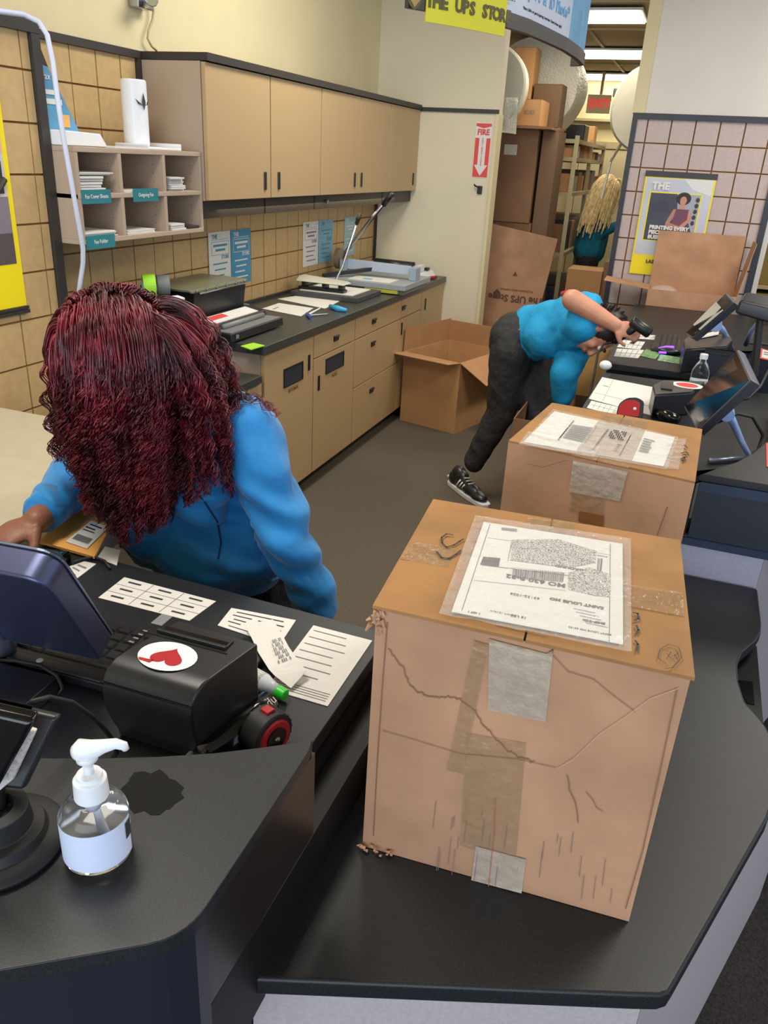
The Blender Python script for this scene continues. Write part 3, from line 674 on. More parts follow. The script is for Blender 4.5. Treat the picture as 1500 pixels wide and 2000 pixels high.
# marker writing on the lid
mk1 = [[(884, 1048), (872, 1046), (862, 1053), (863, 1064), (872, 1072), (886, 1068), (898, 1060), (905, 1056)], [(852, 1080), (862, 1092), (876, 1094), (890, 1086), (900, 1078)],
       [(1236, 1200), (1245, 1202), (1246, 1212), (1238, 1215)], [(1242, 1225), (1246, 1234), (1242, 1242)], [(1240, 1255), (1245, 1262), (1243, 1276)],
       [(1300, 1300), (1285, 1290), (1288, 1272), (1305, 1262), (1325, 1268), (1330, 1288), (1312, 1308), (1298, 1310)], [(1300, 1274), (1310, 1278), (1304, 1285), (1312, 1290)], [(1318, 1274), (1324, 1280), (1316, 1284), (1323, 1292)]]
for i, s_ in enumerate(mk1): stroke_on(otop, up, s_, 0.003 if i < 5 else 0.001, 'marker_writing', 'ink', box1, 0.0030)

# the label pouch (its own thing lying on the lid)
def top_at(x, y, z=ZT1+0.004): return gz(x, y, z)
PQ = [top_at(928, 1008), top_at(1232, 1053), top_at(1233, 1276), top_at(857, 1200)]
pouch = obj('packing_label', MB().add(*[grid_face([p for p in PQ], 24, 24, 0.0, 3, up)[0], grid_face(PQ, 24, 24, 0, 3, up)[1]]), 'film', box1)
me = pouch.data
for v in me.vertices:
    wv = v.co; v.co.z += abs(noise.noise(wv*26))*0.004+0.001
for p in me.polygons: p.use_smooth = True
pouch.name = 'label_pouch'
LQ = [top_at(945, 1019), top_at(1216, 1062), top_at(1217, 1258), top_at(882, 1194)]
pap = obj('shipping_label', MB().slab([p-up*0.001 for p in (LQ if (LQ[1]-LQ[0]).cross(LQ[3]-LQ[0]).z > 0 else LQ[::-1])], 0.001), 'paper', box1)
# print, turned upside down as in the photo
ux = (top_at(882, 1194)-top_at(1217, 1258)).normalized()      # reading direction, right to left
uy = (top_at(1217, 1258)-top_at(1216, 1062)); uy = (uy-ux*uy.dot(ux)).normalized()
zl = ZT1+0.0046
def ltext(s, x, y, size, fat=0.0, xs=1.0): 
    P = gz(x, y, zl); f = Matrix((ux, uy, ux.cross(uy))).transposed().to_4x4(); f.translation = P
    if ux.cross(uy).z < 0: f = Matrix((ux, uy, -ux.cross(uy))).transposed().to_4x4(); f.translation = P
    text(s, size, f, 'ink', box1, fat=fat, xs=xs, depth=0.0002)
ltext('MO 630 9-32', 1046, 1134, 0.0155, 0.0004)
ltext('GROUND', 1112, 1109, 0.0095, 0.0003)
ltext('SAINT LOUIS MO', 1126, 1178, 0.0095, 0.0004)
ltext('63132-1026', 1025, 1164, 0.0085)
ltext('15 LBS', 1013, 1204, 0.0075, 0.0001)
ltext('1 OF 1', 926, 1196, 0.0062, 0.0001)
ltext('DWT: 15,14,14', 980, 1197, 0.0048)
ltext('SHIP TO:', 1160, 1214, 0.0075, 0.0002)
ltext('SAINT LOUIS MO 63132', 1152, 1232, 0.0052)
ltext('BILLING:', 1176, 1086, 0.0042)
def lrect(pts, m='ink', nm='print'):
    q = [gz(x, y, zl) for x, y in pts]
    if (q[1]-q[0]).cross(q[3]-q[0]).z < 0: q = q[::-1]
    return MB().add(q, [(0, 1, 2, 3)])
def lline(a, b, w=0.0008, m='ink'): stroke_on(Vector((0, 0, zl)), up, [a, b], w, 'print_rule', m, box1, 0.0)
lline((957, 1024), (902, 1192)); lline((1192, 1062), (1190, 1252)); lline((952, 1050), (997, 1056)); lline((940, 1103), (1192, 1134), 0.0012)
lline((926, 1133), (1105, 1153)); lline((1000, 1054), (992, 1095), 0.0006); lline((1165, 1079), (1192, 1084)); lline((1000, 1108), (1106, 1119), .0006)
obj('print_block', lrect([(944, 1087), (977, 1090), (974, 1107), (938, 1102)]), 'ink', box1)
obj('print_block', lrect([(980, 1030), (1010, 1033), (1009, 1038), (979, 1035)]), 'ink_soft', box1)
bq = [gz(1002, 1111, zl), gz(1105, 1119, zl), gz(1102, 1137, zl), gz(1000, 1129, zl)]
r_ = random.Random(4); u = 0; rc = []
while u < 0.97:
    w = r_.choice((0.008, 0.012, 0.02)); rc.append((u, 0, min(1, u+w), 1)); u += w+r_.choice((0.008, 0.014))
bars(bq, rc, 'ink', box1, 'barcode', 0.0001)
obj('scrambled_print', lrect([(1000, 1054), (1090, 1053), (1165, 1076), (1163, 1100)]), 'speckle', box1)
obj('scrambled_print', lrect([(999, 1054), (1163, 1099), (1110, 1109), (997, 1094)]), 'speckle', box1)
obj('scrambled_print', lrect([(1110, 1118), (1150, 1108), (1193, 1122), (1192, 1166)]), 'speckle', box1)
obj('scrambled_print', lrect([(1110, 1119), (1192, 1166), (1160, 1163), (1110, 1151)]), 'speckle', box1)
bars([gz(1168, 1090, zl), gz(1178, 1091, zl), gz(1175, 1116, zl), gz(1166, 1114, zl)], [(0, 0, .15, 1), (.3, 0, .4, 1), (.6, 0, .9, 1)], 'ink', box1, 'barcode', 0.0001)
for k in range(5):
    y = 1188+k*7; x0 = 1120+k*6
    lline((x0, y), (x0+42, y+9), 0.0012, 'ink_soft')

# second carton
H2 = 1.16
U4 = [gz(993, 864, H2), gz(1357, 945, H2), gz(1371, 842, H2), gz(1078, 790, H2)]
bx2 = [Vector((p.x*1.0, p.y, ZD+0.001)) for p in U4]
bx2[0].x += 0.0; 
box2 = thing('cardboard_carton', 'second cardboard carton farther back with two overlapping label pouches', 'carton', (bx2[0]+bx2[2])/2, 'taped cartons on the parcel counter')
mb = MB(); nf2 = Vector(((U4[1]-U4[0]).y, -(U4[1]-U4[0]).x, 0)).normalized()
for i, (a, b) in enumerate(((0, 1), (1, 2), (2, 3), (3, 0))):
    n_ = Vector(((U4[b]-U4[a]).y, -(U4[b]-U4[a]).x, 0)).normalized()
    mb.add(*grid_face([U4[a], U4[b], bx2[b], bx2[a]], 24, 24, 0.004, 11+i, n_))
mb.add(bx2, [(3, 2, 1, 0)])
b_o = obj('body', mb, 'card_pink', box2, smooth=True); snap_tree(b_o, 'b'); CUR = 'b'
m1 = U4[0].lerp(U4[1], 0.5); m2 = U4[3].lerp(U4[2], 0.5)
for sd, q in ((21, [U4[3], m2-Vector((.0015, 0, 0)), m1-Vector((.0015, 0, 0)), U4[0]]), (22, [m2+Vector((.0015, 0, 0)), U4[2], U4[1], m1+Vector((.0015, 0, 0))])):
    mb = MB(); mb.add(*grid_face([p+up*0.005 for p in q], 14, 14, 0.002, sd, up))
    mb.add([q[0], q[1], q[2], q[3]]+[p+up*0.005 for p in q], [(0, 1, 2, 3), (0, 4, 5, 1), (1, 5, 6, 2), (2, 6, 7, 3), (3, 7, 4, 0)])
    obj('top_flap', mb, 'card_top', box2)
z2 = H2+0.0055; o2 = Vector((0, 0, z2)); f2 = U4[0]+nf2*0.003
strip_on(o2, up, [(1178, 810), (1268, 824), (1228, 915), (1118, 890)], 0.001, 'tape', 'tape', box2)
strip_on(f2, nf2, [(1122, 890), (1229, 912), (1211, 978), (1111, 960)], 0.003, 'tape', 'tape_pale', box2, 8, 8, 0.0015)
strip_on(f2, nf2, [(1116, 962), (1182, 972), (1178, 1008), (1112, 998)], 0.0022, 'tape', 'tape', box2)
strip_on(f2, nf2, [(1132, 998), (1180, 1006), (1178, 1028), (1130, 1018)], 0.0026, 'tape', mat('brown_tape', S(138, 88, 50), 0.4), box2, label='brown paper tape patch')
stroke_on(f2, nf2, [(1318, 935), (1304, 990), (1285, 1045)], 0.0018, 'crease', 'crease', box2, 0.003)
stroke_on(f2, nf2, [(1030, 905), (1060, 912), (1085, 905), (1110, 898)], 0.001, 'crease', 'crease', box2, 0.003)
for nm, q, dz in (('label_pouch', [(1080, 799), (1325, 853), (1303, 917), (1018, 866)], 0.003), ('label_pouch', [(1032, 842), (1172, 872), (1160, 893), (1012, 868)], 0.0045), ('label_pouch', [(1305, 855), (1341, 856), (1325, 917), (1298, 914)], 0.0035)):
    qq = [gz(x, y, z2+dz) for x, y in q]
    obj(nm, MB().add([p for p in grid_face(qq, 14, 8, 0.0025, 5, up)[0]], grid_face(qq, 14, 8, 0.0025, 5, up)[1]), 'film', box2, smooth=True)
q = [gz(x, y, z2+0.001) for x, y in [(1083, 803), (1318, 854), (1296, 911), (1022, 863)]]
obj('shipping_label', MB().add(q, [(0, 3, 2, 1)] if (q[1]-q[0]).cross(q[3]-q[0]).z < 0 else [(0, 1, 2, 3)]), 'paper', box2)
O2 = Vector((0, 0, z2+0.0025))
for a, b, w in (((1121, 821), (1090, 859), .003), ((1188, 838), (1158, 878), .004), ((1233, 848), (1210, 890), .002), ((1166, 832), (1138, 871), .001), ((1138, 871), (1160, 876), .002)):
    stroke_on(O2, up, [a, b], w, 'print_rule', 'ink', box2, 0.0)
bars([gz(x, y, z2+.003) for x, y in [(1118, 830), (1158, 836), (1136, 866), (1098, 856)]], [(0, i/9, 1, i/9+.05) for i in range(9)], 'ink_soft', box2, 'barcode')
bars([gz(x, y, z2+.003) for x, y in [(1195, 839), (1226, 845), (1218, 862), (1186, 856)]], [(i/8, j/5, i/8+.08, j/5+.14) for i in range(8) for j in range(5) if (i*3+j) % 4], 'ink', box2, 'barcode')
bars([gz(x, y, z2+.003) for x, y in [(1258, 856), (1280, 862), (1268, 888), (1246, 884)]], lines(6, 0, 1, 0, 1), 'ink_soft', box2)
bars([gz(x, y, z2+.003) for x, y in [(1206, 868), (1214, 869), (1206, 884), (1198, 882)]], lines(3, 0, 1, 0, 1), 'ink_soft', box2)
for s_ in ([(1336, 872), (1342, 878)], [(1330, 888), (1340, 886), (1344, 892)], [(1329, 900), (1337, 896), (1336, 905)]): stroke_on(o2, up, s_, 0.004, 'marker_writing', 'ink', box2, 0.004)

# ------------------------------------------------------------------ hand sanitizer on the raised shelf
bc = Vector((-0.465, 0.481, ZS))
def zaxis(px, py, c=bc):
    d = RC @ Vector((px-750.0, 1000.0-py, -FPX)); r = math.hypot(c.x, c.y); return CAMH+d.z*r/math.hypot(d.x, d.y)
zs0 = zaxis(205, 1640); 
t = thing('soap_dispenser', 'clear hand sanitizer pump bottle with white label on the raised shelf', 'bottle', bc)
zz = lambda v: v
hB = zaxis(190, 1548)-ZS       # bottom of the white collar
R0 = 0.0345
prof = [(0.0, 0.001), (R0*0.86, 0.001), (R0*0.97, 0.005), (R0, 0.010), (R0, hB-0.030)]
for k in range(1, 8):
    a = k/7*math.pi/2; prof.append((0.0125+(R0-0.0125)*math.cos(a)**0.85, hB-0.030+0.026*math.sin(a)))
prof.append((0.0125, hB+0.004))
inner = [(max(0.0, r-0.0016), z+(0.002 if z < 0.006 else 0)) for r, z in prof][::-1]
obj('bottle_body', MB().lathe(prof, bc, 40), 'clear', t, smooth=True)
obj('gel', MB().lathe([(0, 0.004), (R0-0.003, 0.006), (R0-0.0025, 0.038), (0, 0.038)], bc, 32), mat('gel', (0.93, 0.95, 0.97, 1), 0.08, trans=0.9), t, smooth=False)
lbp = []; 
mb = MB(); n_ = 48
a0, a1 = math.radians(-215), math.radians(20)
for k in range(n_+1):
    th = a0+(a1-a0)*k/n_
    for z in (0.012, 0.060): mb.v.append((bc.x+(R0+0.0007)*math.cos(th), bc.y+(R0+0.0007)*math.sin(th), bc.z+z))
for k in range(n_): mb.f.append((2*k, 2*k+2, 2*k+3, 2*k+1))
obj('label', mb, mat('white_label', S(206, 216, 240), 0.5), t, smooth=True)
mb = MB()
for k in range(9):
    th = math.radians(12-k*1.5)
for k in range(8):
    th = math.radians(4+k*2.0); x = bc.x+(R0+0.0012)*math.cos(th); y = bc.y+(R0+0.0012)*math.sin(th)
    th2 = math.radians(6+k*2.0); x2 = bc.x+(R0+0.0012)*math.cos(th2); y2 = bc.y+(R0+0.0012)*math.sin(th2)
    mb.add([(x, y, bc.z+.034), (x2, y2, bc.z+.034), (x2, y2, bc.z+.055), (x, y, bc.z+.055)], [(0, 1, 2, 3)])
obj('logo_patch', mb, 'ink', t); 
obj('collar', MB().lathe([(0.0, hB-0.002), (0.0165, hB-0.002), (0.0172, hB), (0.0165, hB+0.020), (0.0158, hB+0.021), (0.013, hB+0.022), (0.0125, hB+0.027), (0.006, hB+0.028), (0, hB+0.028)], bc, 36), 'white', t, smooth=False, bevel=0.0005)
obj('stem', MB().lathe([(0, hB+0.028), (0.0055, hB+0.028), (0.0048, hB+0.034), (0.0062, hB+0.042), (0.0105, hB+0.045), (0.0108, hB+0.052), (0, hB+0.052)], bc, 24), 'white', t, smooth=True)
obj('dip_tube', MB().tube([bc+Vector((0, 0, hB)), bc+Vector((0.003, 0.002, 0.045)), bc+Vector((0.010, 0.006, 0.008))], 0.0035, 10).lathe([(0, hB-0.022), (0.0065, hB-0.022), (0.0075, hB-0.002), (0, hB-0.002)], bc, 16), mat('milky_tube', S(214, 222, 235), 0.3), t, smooth=True)
mb = MB(); hd = Vector((0.93, 0.36, 0)).normalized()
zt = hB+0.053
base = bc+Vector((0, 0, zt))
pp = [base-hd*0.012, base-hd*0.006+up*0.002, base+hd*0.006+up*0.004, base+hd*0.018+up*0.009, base+hd*0.030+up*0.0125, base+hd*0.038+up*0.010, base+hd*0.039+up*0.006]
mb.tube(pp, [0.007, 0.0118, 0.0098, 0.0068, 0.0052, 0.0045, 0.0035], 18)
obj('pump_head', mb, 'white', t, smooth=True)

# ------------------------------------------------------------------ payment terminal, left edge
t = thing('card_terminal', 'glossy black payment terminal on a swivel arm at the left edge', 'card terminal', gz(5, 1650, ZS))
def quadz(l): return [gz(x, y, z) for x, y, z in l]
FQ = quadz([(-110, 1340, 1.245), (70, 1380, 1.225), (-30, 1558, 1.125), (-200, 1500, 1.14)])
TA, TB, TC, TD = FQ
nn = (TB-TA).cross(TD-TA).normalized()
if nn.z < 0: nn = -nn
def tslab(qs, n, a, b):
    q = [p+n*a for p in qs]; r = [p+n*b for p in qs]
    if (qs[1]-qs[0]).cross(qs[3]-qs[0]).dot(n) < 0: q = q[::-1]; r = r[::-1]
    return MB().hexa(q+r)
ed = (TB-TA).normalized()*0.012
obj('housing', tslab([TA, TB+ed*.6, TC+ed*.6, TD], nn, -0.020, -0.001), 'black_gloss', t, bevel=0.006, seg=4)
obj('screen', tslab([TA, TB-ed*.2, TC-ed*.2, TD], nn, -0.0008, 0.0006), 'black_gloss', t)
obj('display', tslab([TA.lerp(TD, .34), TB.lerp(TC, .34)-ed*.6, TC-ed*.6, TD], nn, 0.0008, 0.0014), mat('display_blue', S(46, 62, 96), 0.08), t)
obj('silver_bar', tslab([TA.lerp(TD, .14), TB.lerp(TC, .14)-ed*.6, TB.lerp(TC, .30)-ed*.6, TA.lerp(TD, .30)], nn, 0.0008, 0.0014), mat('gold_silver', S(170, 165, 145), 0.25, metal=0.8), t)
ty = (TA-TD).normalized(); tx = (TB-TA).normalized()
text('ingenico', 0.013, frame(TA.lerp(TB, .72)+(TD-TA)*0.20+nn*0.0018, tx, ty), 'white', t, depth=0.0002)
for k in range(3): obj('status_light', MB().ball(TA.lerp(TB, 0.66+0.10*k)+(TD-TA)*0.07+nn*0.0008, 0.0018, 6, 4), 'grey', t)
RQ = quadz([(-110, 1352, 1.205), (114, 1402, 1.185), (45, 1545, 1.105), (-200, 1520, 1.11)])
nn2 = (RQ[1]-RQ[0]).cross(RQ[3]-RQ[0]).normalized()
if nn2.z < 0: nn2 = -nn2
obj('rear_shell', tslab(RQ, nn2, -0.014, 0.0), 'black', t, bevel=0.005, seg=4)
TQ = quadz([(40, 1415, 1.19), (72, 1425, 1.19), (28, 1520, 1.12), (-20, 1560, 1.10)])
obj('tissue_strip', tslab(TQ, nn2, -0.004, 0.004), mat('tissue', S(214, 206, 200), 0.9, bump=0.8, bscale=90), t, bevel=0.002)
pc = gz(0, 1648, ZS)
obj('base', MB().lathe([(0, 0.001), (0.066, 0.001), (0.068, 0.006), (0.062, 0.012), (0.050, 0.014), (0.047, 0.024), (0.036, 0.027), (0.034, 0.050), (0.020, 0.052), (0.018, 0.044), (0, 0.044)], pc, 44), 'blackrub', t, smooth=False, bevel=0.001)
obj('arm', MB().tube([pc+Vector((-0.01, 0, 0.045)), pc+Vector((-0.02, 0.02, 0.075)), (RQ[2]+RQ[3])/2+Vector((0, 0, -0.01))], [0.02, 0.018, 0.024], 16), 'blackrub', t, smooth=True)
obj('screw', MB().ball(gz(68, 1692, ZS+.008)+Vector((0, 0, 0.0)), 0.002, 8, 5), 'steel', t)
cb = [(60, 1372, 1.14), (95, 1362, 1.13), (140, 1372, 1.10), (180, 1400, 1.06), (205, 1425, 1.02), (222, 1448, 0.98), (228, 1470, 0.94), (222, 1478, 0.925)]
tag(obj('cable', MB().tube([gz(x, y, z) for x, y, z in cb], 0.0035, 8), 'blackrub', smooth=True), 'black cable arching from the payment terminal behind the sanitizer pump', 'cable')
wet = [gz(x, y, ZS+0.0004) for x, y in [(295+58*math.cos(a_/24*6.283)*(1+.16*math.sin(a_*1.7)), 1548+42*math.sin(a_/24*6.283)*(1+.14*math.cos(a_*2.3))) for a_ in range(24)]]
tag(obj('damp_patch', MB().add(wet[::-1] if (wet[1]-wet[0]).cross(wet[2]-wet[0]).z < 0 else wet, [tuple(range(len(wet)))]), 'wet'), 'dark damp patch on the shelf to the right of the sanitizer', 'stain')

# ------------------------------------------------------------------ things on the cashier counter near the camera
def P4(pts, z): return [gz(x, y, z) for x, y in pts]
def qr(q, u0, v0, s, asp, seed):
    return []
# grid card: 3 x 3 cells
q = P4([(243, 1128), (422, 1175), (370, 1213), (192, 1168)], ZC+0.0005)
t = sheet('laminated_card', 'laminated card with a three by three grid in front of the blue jacket', 'card', q, prints=[
    ([(i/3-0.003, 0.02, i/3+0.003, 0.98) for i in (1, 2)]+[(0.0, i/3-0.006, 1, i/3+0.006) for i in (1, 2)], 'ink_soft'),
    ([(c/3+0.09, r/3+0.12, c/3+0.23, r/3+0.18) for c in range(3) for r in range(3)], 'ink')])
q = P4([(452, 1188), (578, 1212), (545, 1262), (425, 1222)], ZC+0.0005)
sheet('laminated_notice', 'laminated notice between the grid card and the long QR sheet', 'notice', q, prints=[
    ([(0.12, 0.14, 0.85, 0.18), (0.1, 0.32, 0.4, 0.36), (0.5, 0.32, 0.9, 0.36), (0.15, 0.5, 0.35, 0.54), (0.6, 0.5, 0.9, 0.54), (0.1, 0.66, 0.3, 0.70), (0.6, 0.66, 0.85, 0.70), (0.15, 0.85, 0.5, 0.88)], 'ink')])
q = P4([(612, 1222), (727, 1252), (640, 1380), (520, 1345)], ZC+0.0005)
sheet('instruction_sheet', 'long laminated instruction sheet near the corner of the counter', 'sheet', q, prints=[
    ([(0.06, 0.07+0.108*i, 0.62+0.06*(i % 3), 0.082+0.108*i) for i in range(7)]+[(0.05, 0.86+0.03*i, 0.93, 0.868+0.03*i) for i in range(4)], 'ink_soft')])
q = P4([(165, 1097), (188, 1102), (135, 1142), (105, 1117)], ZC+0.0005)
sheet('small_notice', 'small white notice by the top corner of the near monitor', 'notice', q, prints=[([(0.15, 0.25, 0.8, 0.32), (0.2, 0.45, 0.7, 0.5), (0.3, 0.65, 0.8, 0.7)], 'ink_soft')])
q = P4([(160, 975), (228, 1010), (185, 1092), (78, 1062)], ZC+0.004)
t = sheet('manila_envelope', 'orange padded envelope with a white address label beside the blue jacket', 'envelope', q, 'orange', t=0.006)
lq = P4([(178, 1017), (212, 1030), (170, 1072), (128, 1058)], ZC+0.0115)
obj('address_label', MB().slab(lq if (lq[1]-lq[0]).cross(lq[3]-lq[0]).z > 0 else lq[::-1], 0.0008), 'paper', t)
bars(lq, [(0.15, 0.12, 0.8, 0.17), (0.1, 0.26, 0.6, 0.31), (0.1, 0.38, 0.7, 0.42)]+[(0.12+i*.055, 0.62, 0.15+i*.055, 0.85) for i in range(14)], 'ink', t, lift=0.0015)
q = P4([(205, 1068), (235, 1075), (228, 1105), (190, 1090)], ZC+0.0005)
sheet('paper_slip', 'white slip peeking out under the orange envelope', 'paper', q)
# receipt ribbon
rp = [(505, 1215), (520, 1240), (535, 1270), (555, 1300), (568, 1315), (560, 1326)]
def ribbon(pts, zs, w, name, m, parent):
    P = [gz(x, y, z) for (x, y), z in zip(pts, zs)]; vs = []; fs = []
    for i, p in enumerate(P):
        t_ = (P[min(i+1, len(P)-1)]-P[max(i-1, 0)]).normalized(); s = Vector((0, 0, 1)).cross(t_).normalized()*w/2
        vs += [p-s, p+s, p+s+Vector((0, 0, .0004)), p-s+Vector((0, 0, .0004))]
    for i in range(len(P)-1):
        a = 4*i; b = a+4
        fs += [(a, a+1, b+1, b), (a+2, a+3, b+3, b+2), (a+1, a+2, b+2, b+1), (a+3, a, b, b+3)]
    fs += [(3, 2, 1, 0), (4*len(P)-4, 4*len(P)-3, 4*len(P)-2, 4*len(P)-1)]
    return obj(name, MB().add(vs, fs), m, parent, smooth=False)
t = thing('receipt', 'curled white receipt lying beside the receipt printer', 'receipt', gz(535, 1270, ZC))
ribbon(rp, [ZC+.016, ZC+.020, ZC+.020, ZC+.022, ZC+.018, ZC+.008], 0.055, 'paper_strip', 'paper', t)
bars([gz(528, 1252, ZC+.0215), gz(548, 1246, ZC+.0215), gz(572, 1290, ZC+.0225), gz(545, 1300, ZC+.0225)], [(i/7, j/6, i/7+.1, j/6+.1) for i in range(7) for j in range(6) if (i*5+j*3) % 4], 'ink_soft', t, lift=0.0015)
t = thing('glue_bottle', 'small clear bottle with a bright green cap beside the receipt printer', 'bottle', gz(530, 1345, ZC))
a = gz(516, 1335, ZC+0.017); b = gz(548, 1353, ZC+0.014); dr = (b-a).normalized()
obj('bottle_body', MB().tube([a-dr*0.035, a-dr*0.03, a, a+dr*0.010, b-dr*.006], [0.010, 0.0165, 0.0165, 0.013, 0.009], 14), mat('cloudy_plastic', S(196, 202, 210), 0.25), t, smooth=True)
obj('bottle_label', MB().tube([a-dr*0.028, a-dr*0.002], 0.0169, 14), mat('printed_paper', S(196, 196, 190), 0.5, 0.35, 420), t, smooth=True)
obj('cap', MB().tube([b-dr*.008, b-dr*.006, b+dr*0.010, b+dr*0.011], [0.009, 0.011, 0.010, 0.008], 16), 'green', t, smooth=False, bevel=0.001)
# long black tube shaped tool with script lettering
t = thing('hole_punch', 'long glossy black rounded tool with white script lettering beside the printer', 'office tool', gz(470, 1400, ZC))
a = gz(524, 1374, ZC+0.024); b = gz(400, 1484, ZC+0.024)
obj('body', MB().tube([a+(a-b).normalized()*0.006, a, a.lerp(b, .3), b], [0.012, 0.021, 0.022, 0.022], 20), 'black_gloss', t, smooth=True)
c = gz(500, 1346, ZC+0.012); e = gz(366, 1486, ZC+0.012)
obj('side_rail', MB().tube([c, c.lerp(e, 0.5), e], 0.008, 8), 'grey', t, smooth=True)
xd = (a-b).normalized(); n3 = (Vector((0, 0, CAMH))-a); n3 = (n3-xd*n3.dot(xd)).normalized()
f_ = Matrix((xd, n3.cross(xd), n3)).transposed().to_4x4(); f_.translation = a.lerp(b, .20)+n3*0.0223
text('Swindu', 0.020, f_, 'paper', t, depth=0.0003, xs=-1.0 if False else 1.0)
# tape measure
def tape_measure(lbl, c, ax, r, w, body_m, disc_m):
    t = thing('tape_measure', lbl, 'tape measure', c-Vector((0, 0, r)))
    ax = Vector(ax).normalized()
    obj('case', MB().tube([c-ax*w/2, c-ax*w*.42, c+ax*w*.42, c+ax*w/2], [r*.88, r, r, r*.88], 28), body_m, t, smooth=False, bevel=0.001)
    obj('ring', MB().tube([c+ax*w*.5, c+ax*(w*.5+.003)], [r*.80, r*.74], 28), disc_m, t)
    obj('badge', MB().tube([c+ax*(w*.5+.003), c+ax*(w*.5+.005)], r*.5, 24), 'black_gloss', t)
    obj('rivet', MB().ball(c+ax*(w*.5+.005), r*.12, 10, 6), 'steel', t)
    u = ax.cross(up).normalized()
    obj('lock_button', MB().hexa([c+up*(r*.93)+u*a_+ax*b_ for a_, b_ in ((-.012, -.008), (.006, -.008), (.006, .008), (-.012, .008))]+[c+up*(r*1.10)+u*a_+ax*b_ for a_, b_ in ((-.010, -.008), (.004, -.008), (.004, .008), (-.010, .008))]), 'red', t, bevel=0.001)
    mb = MB()
    for k in range(10):
        th = math.pi*2*k/20+2.2; p = c+(up*math.sin(th)+u*math.cos(th))*r*1.005
        mb.tube([p-ax*w*.42, p+ax*w*.42], 0.0012, 5)
    obj('grip_rib', mb, 'blackrub', t, kind='stuff')
c = gz(520, 1428, ZC+0.035); tape_measure('black and red tape measure standing beside the black tool', c, (0.93, -0.36, 0.0), 0.036, 0.040, 'blackrub', 'red')

# receipt printer
def printer(lbl, fl, fr, bl, br, z0, z1, lbl_cat='printer', sticker=True, emblem=True):
    """fl, fr, bl, br: top corners (front = side with the rounded nose)"""
    t = thing('receipt_printer', lbl, lbl_cat, (fl+br)/2*1.0-Vector((0, 0, z1-z0)), None)
    w = (fr-fl); d = (bl-fl); h = z1-z0
    prof = [(0.98, 0.002), (0.98, 1.0), (0.30, 1.0), (0.17, 0.985), (0.08, 0.93), (0.02, 0.82), (0.0, 0.66), (0.02, 0.45), (0.07, 0.25), (0.12, 0.12), (0.14, 0.002)]
    vs = []
    for s in (0, 1):
        for (a_, b_) in prof:
            p = fl+w*s+(d if s == 0 else (br-fr))*a_; vs.append(Vector((p.x, p.y, z0+h*b_)))
    n = len(prof); fs = [tuple(range(n)), tuple(range(2*n-1, n-1, -1))]+[(i, n+i, n+(i+1) % n, (i+1) % n) for i in range(n)]
    obj('housing', MB().add(vs, fs), 'black', t, smooth=False, bevel=0.004, seg=3)
    wn = w.normalized(); dn = d.normalized(); W_ = w.length; D_ = d.length
    F = frame(fl+up*0.0004, wn, dn)
    o = fl.copy(); o.z = z1
    F = frame(o, wn, dn)
    obj('paper_slot', MB(F).box(W_*.18, D_*.72, -.002, W_*.93, D_*.80, 0.0006), 'black_gloss', t)
    obj('tear_bar', MB(F).box(W_*.16, D_*.665, 0.0005, W_*.95, D_*.70, 0.006).box(W_*.93, D_*.70, .0005, W_*.95, D_*.83, .004), 'black', t, bevel=0.0008)
    obj('lid_seam', MB(F).box(W_*0.0, D_*.62, 0.0001, W_, D_*.628, 0.0007), 'black_gloss', t)
    mb = MB(); y_ = 0.56; 
    p0 = fl+d*0.015; p0.z = z0+h*0.80
    obj('front_seam', MB().tube([Vector((p0.x, p0.y, p0.z))-dn*0.002, Vector((p0.x, p0.y, p0.z))+w-dn*0.002], 0.0012, 6), 'black_gloss', t)
    if sticker:
        obj('label', MB(F).box(W_*.01, D_*.78, 0.0006, W_*.14, D_*.97, 0.0011), 'grey', t)
        mb = MB(F)
        for k in range(4): mb.box(W_*.01+k*.0006, D_*(.42+k*.07), .0006, W_*.07, D_*(.44+k*.07), .0011)
        obj('button_print', mb, 'grey', t)
    if emblem:
        cx, cy, rx, ry = W_*.50, D_*.37, W_*.30, D_*.22
        mb = MB(F); pts = [(cx+rx*math.cos(a_/32*2*math.pi), cy+ry*math.sin(a_/32*2*math.pi)) for a_ in range(32)]
        mb.prism(pts, 0.0008, 0.0014); obj('sticker', mb, 'white', t)
        mb = MB(F); hp = []
        for k in range(40):
            th = k/40*2*math.pi; x = 16*math.sin(th)**3; y = 13*math.cos(th)-5*math.cos(2*th)-2*math.cos(3*th)-math.cos(4*th)
            hp.append((cx+rx*.06-x/18*rx*.62, cy-(y+2)/17*ry*.70))
        mb.prism(hp, 0.0015, 0.0019)
        mb.prism([(cx-rx*.25, cy-ry*.50), (cx-rx*.80, cy-ry*.55), (cx-rx*.70, cy-ry*.70), (cx-rx*.30, cy-ry*.72)], 0.0015, 0.0019)
        obj('heart_emblem', mb, 'red', t)
    return t
ZP = 1.05
printer('black receipt printer with a red heart sticker on the near counter', gz(192, 1300, ZP), gz(372, 1352, ZP), gz(352, 1208, ZP), gz(507, 1255, ZP), ZC, ZP)

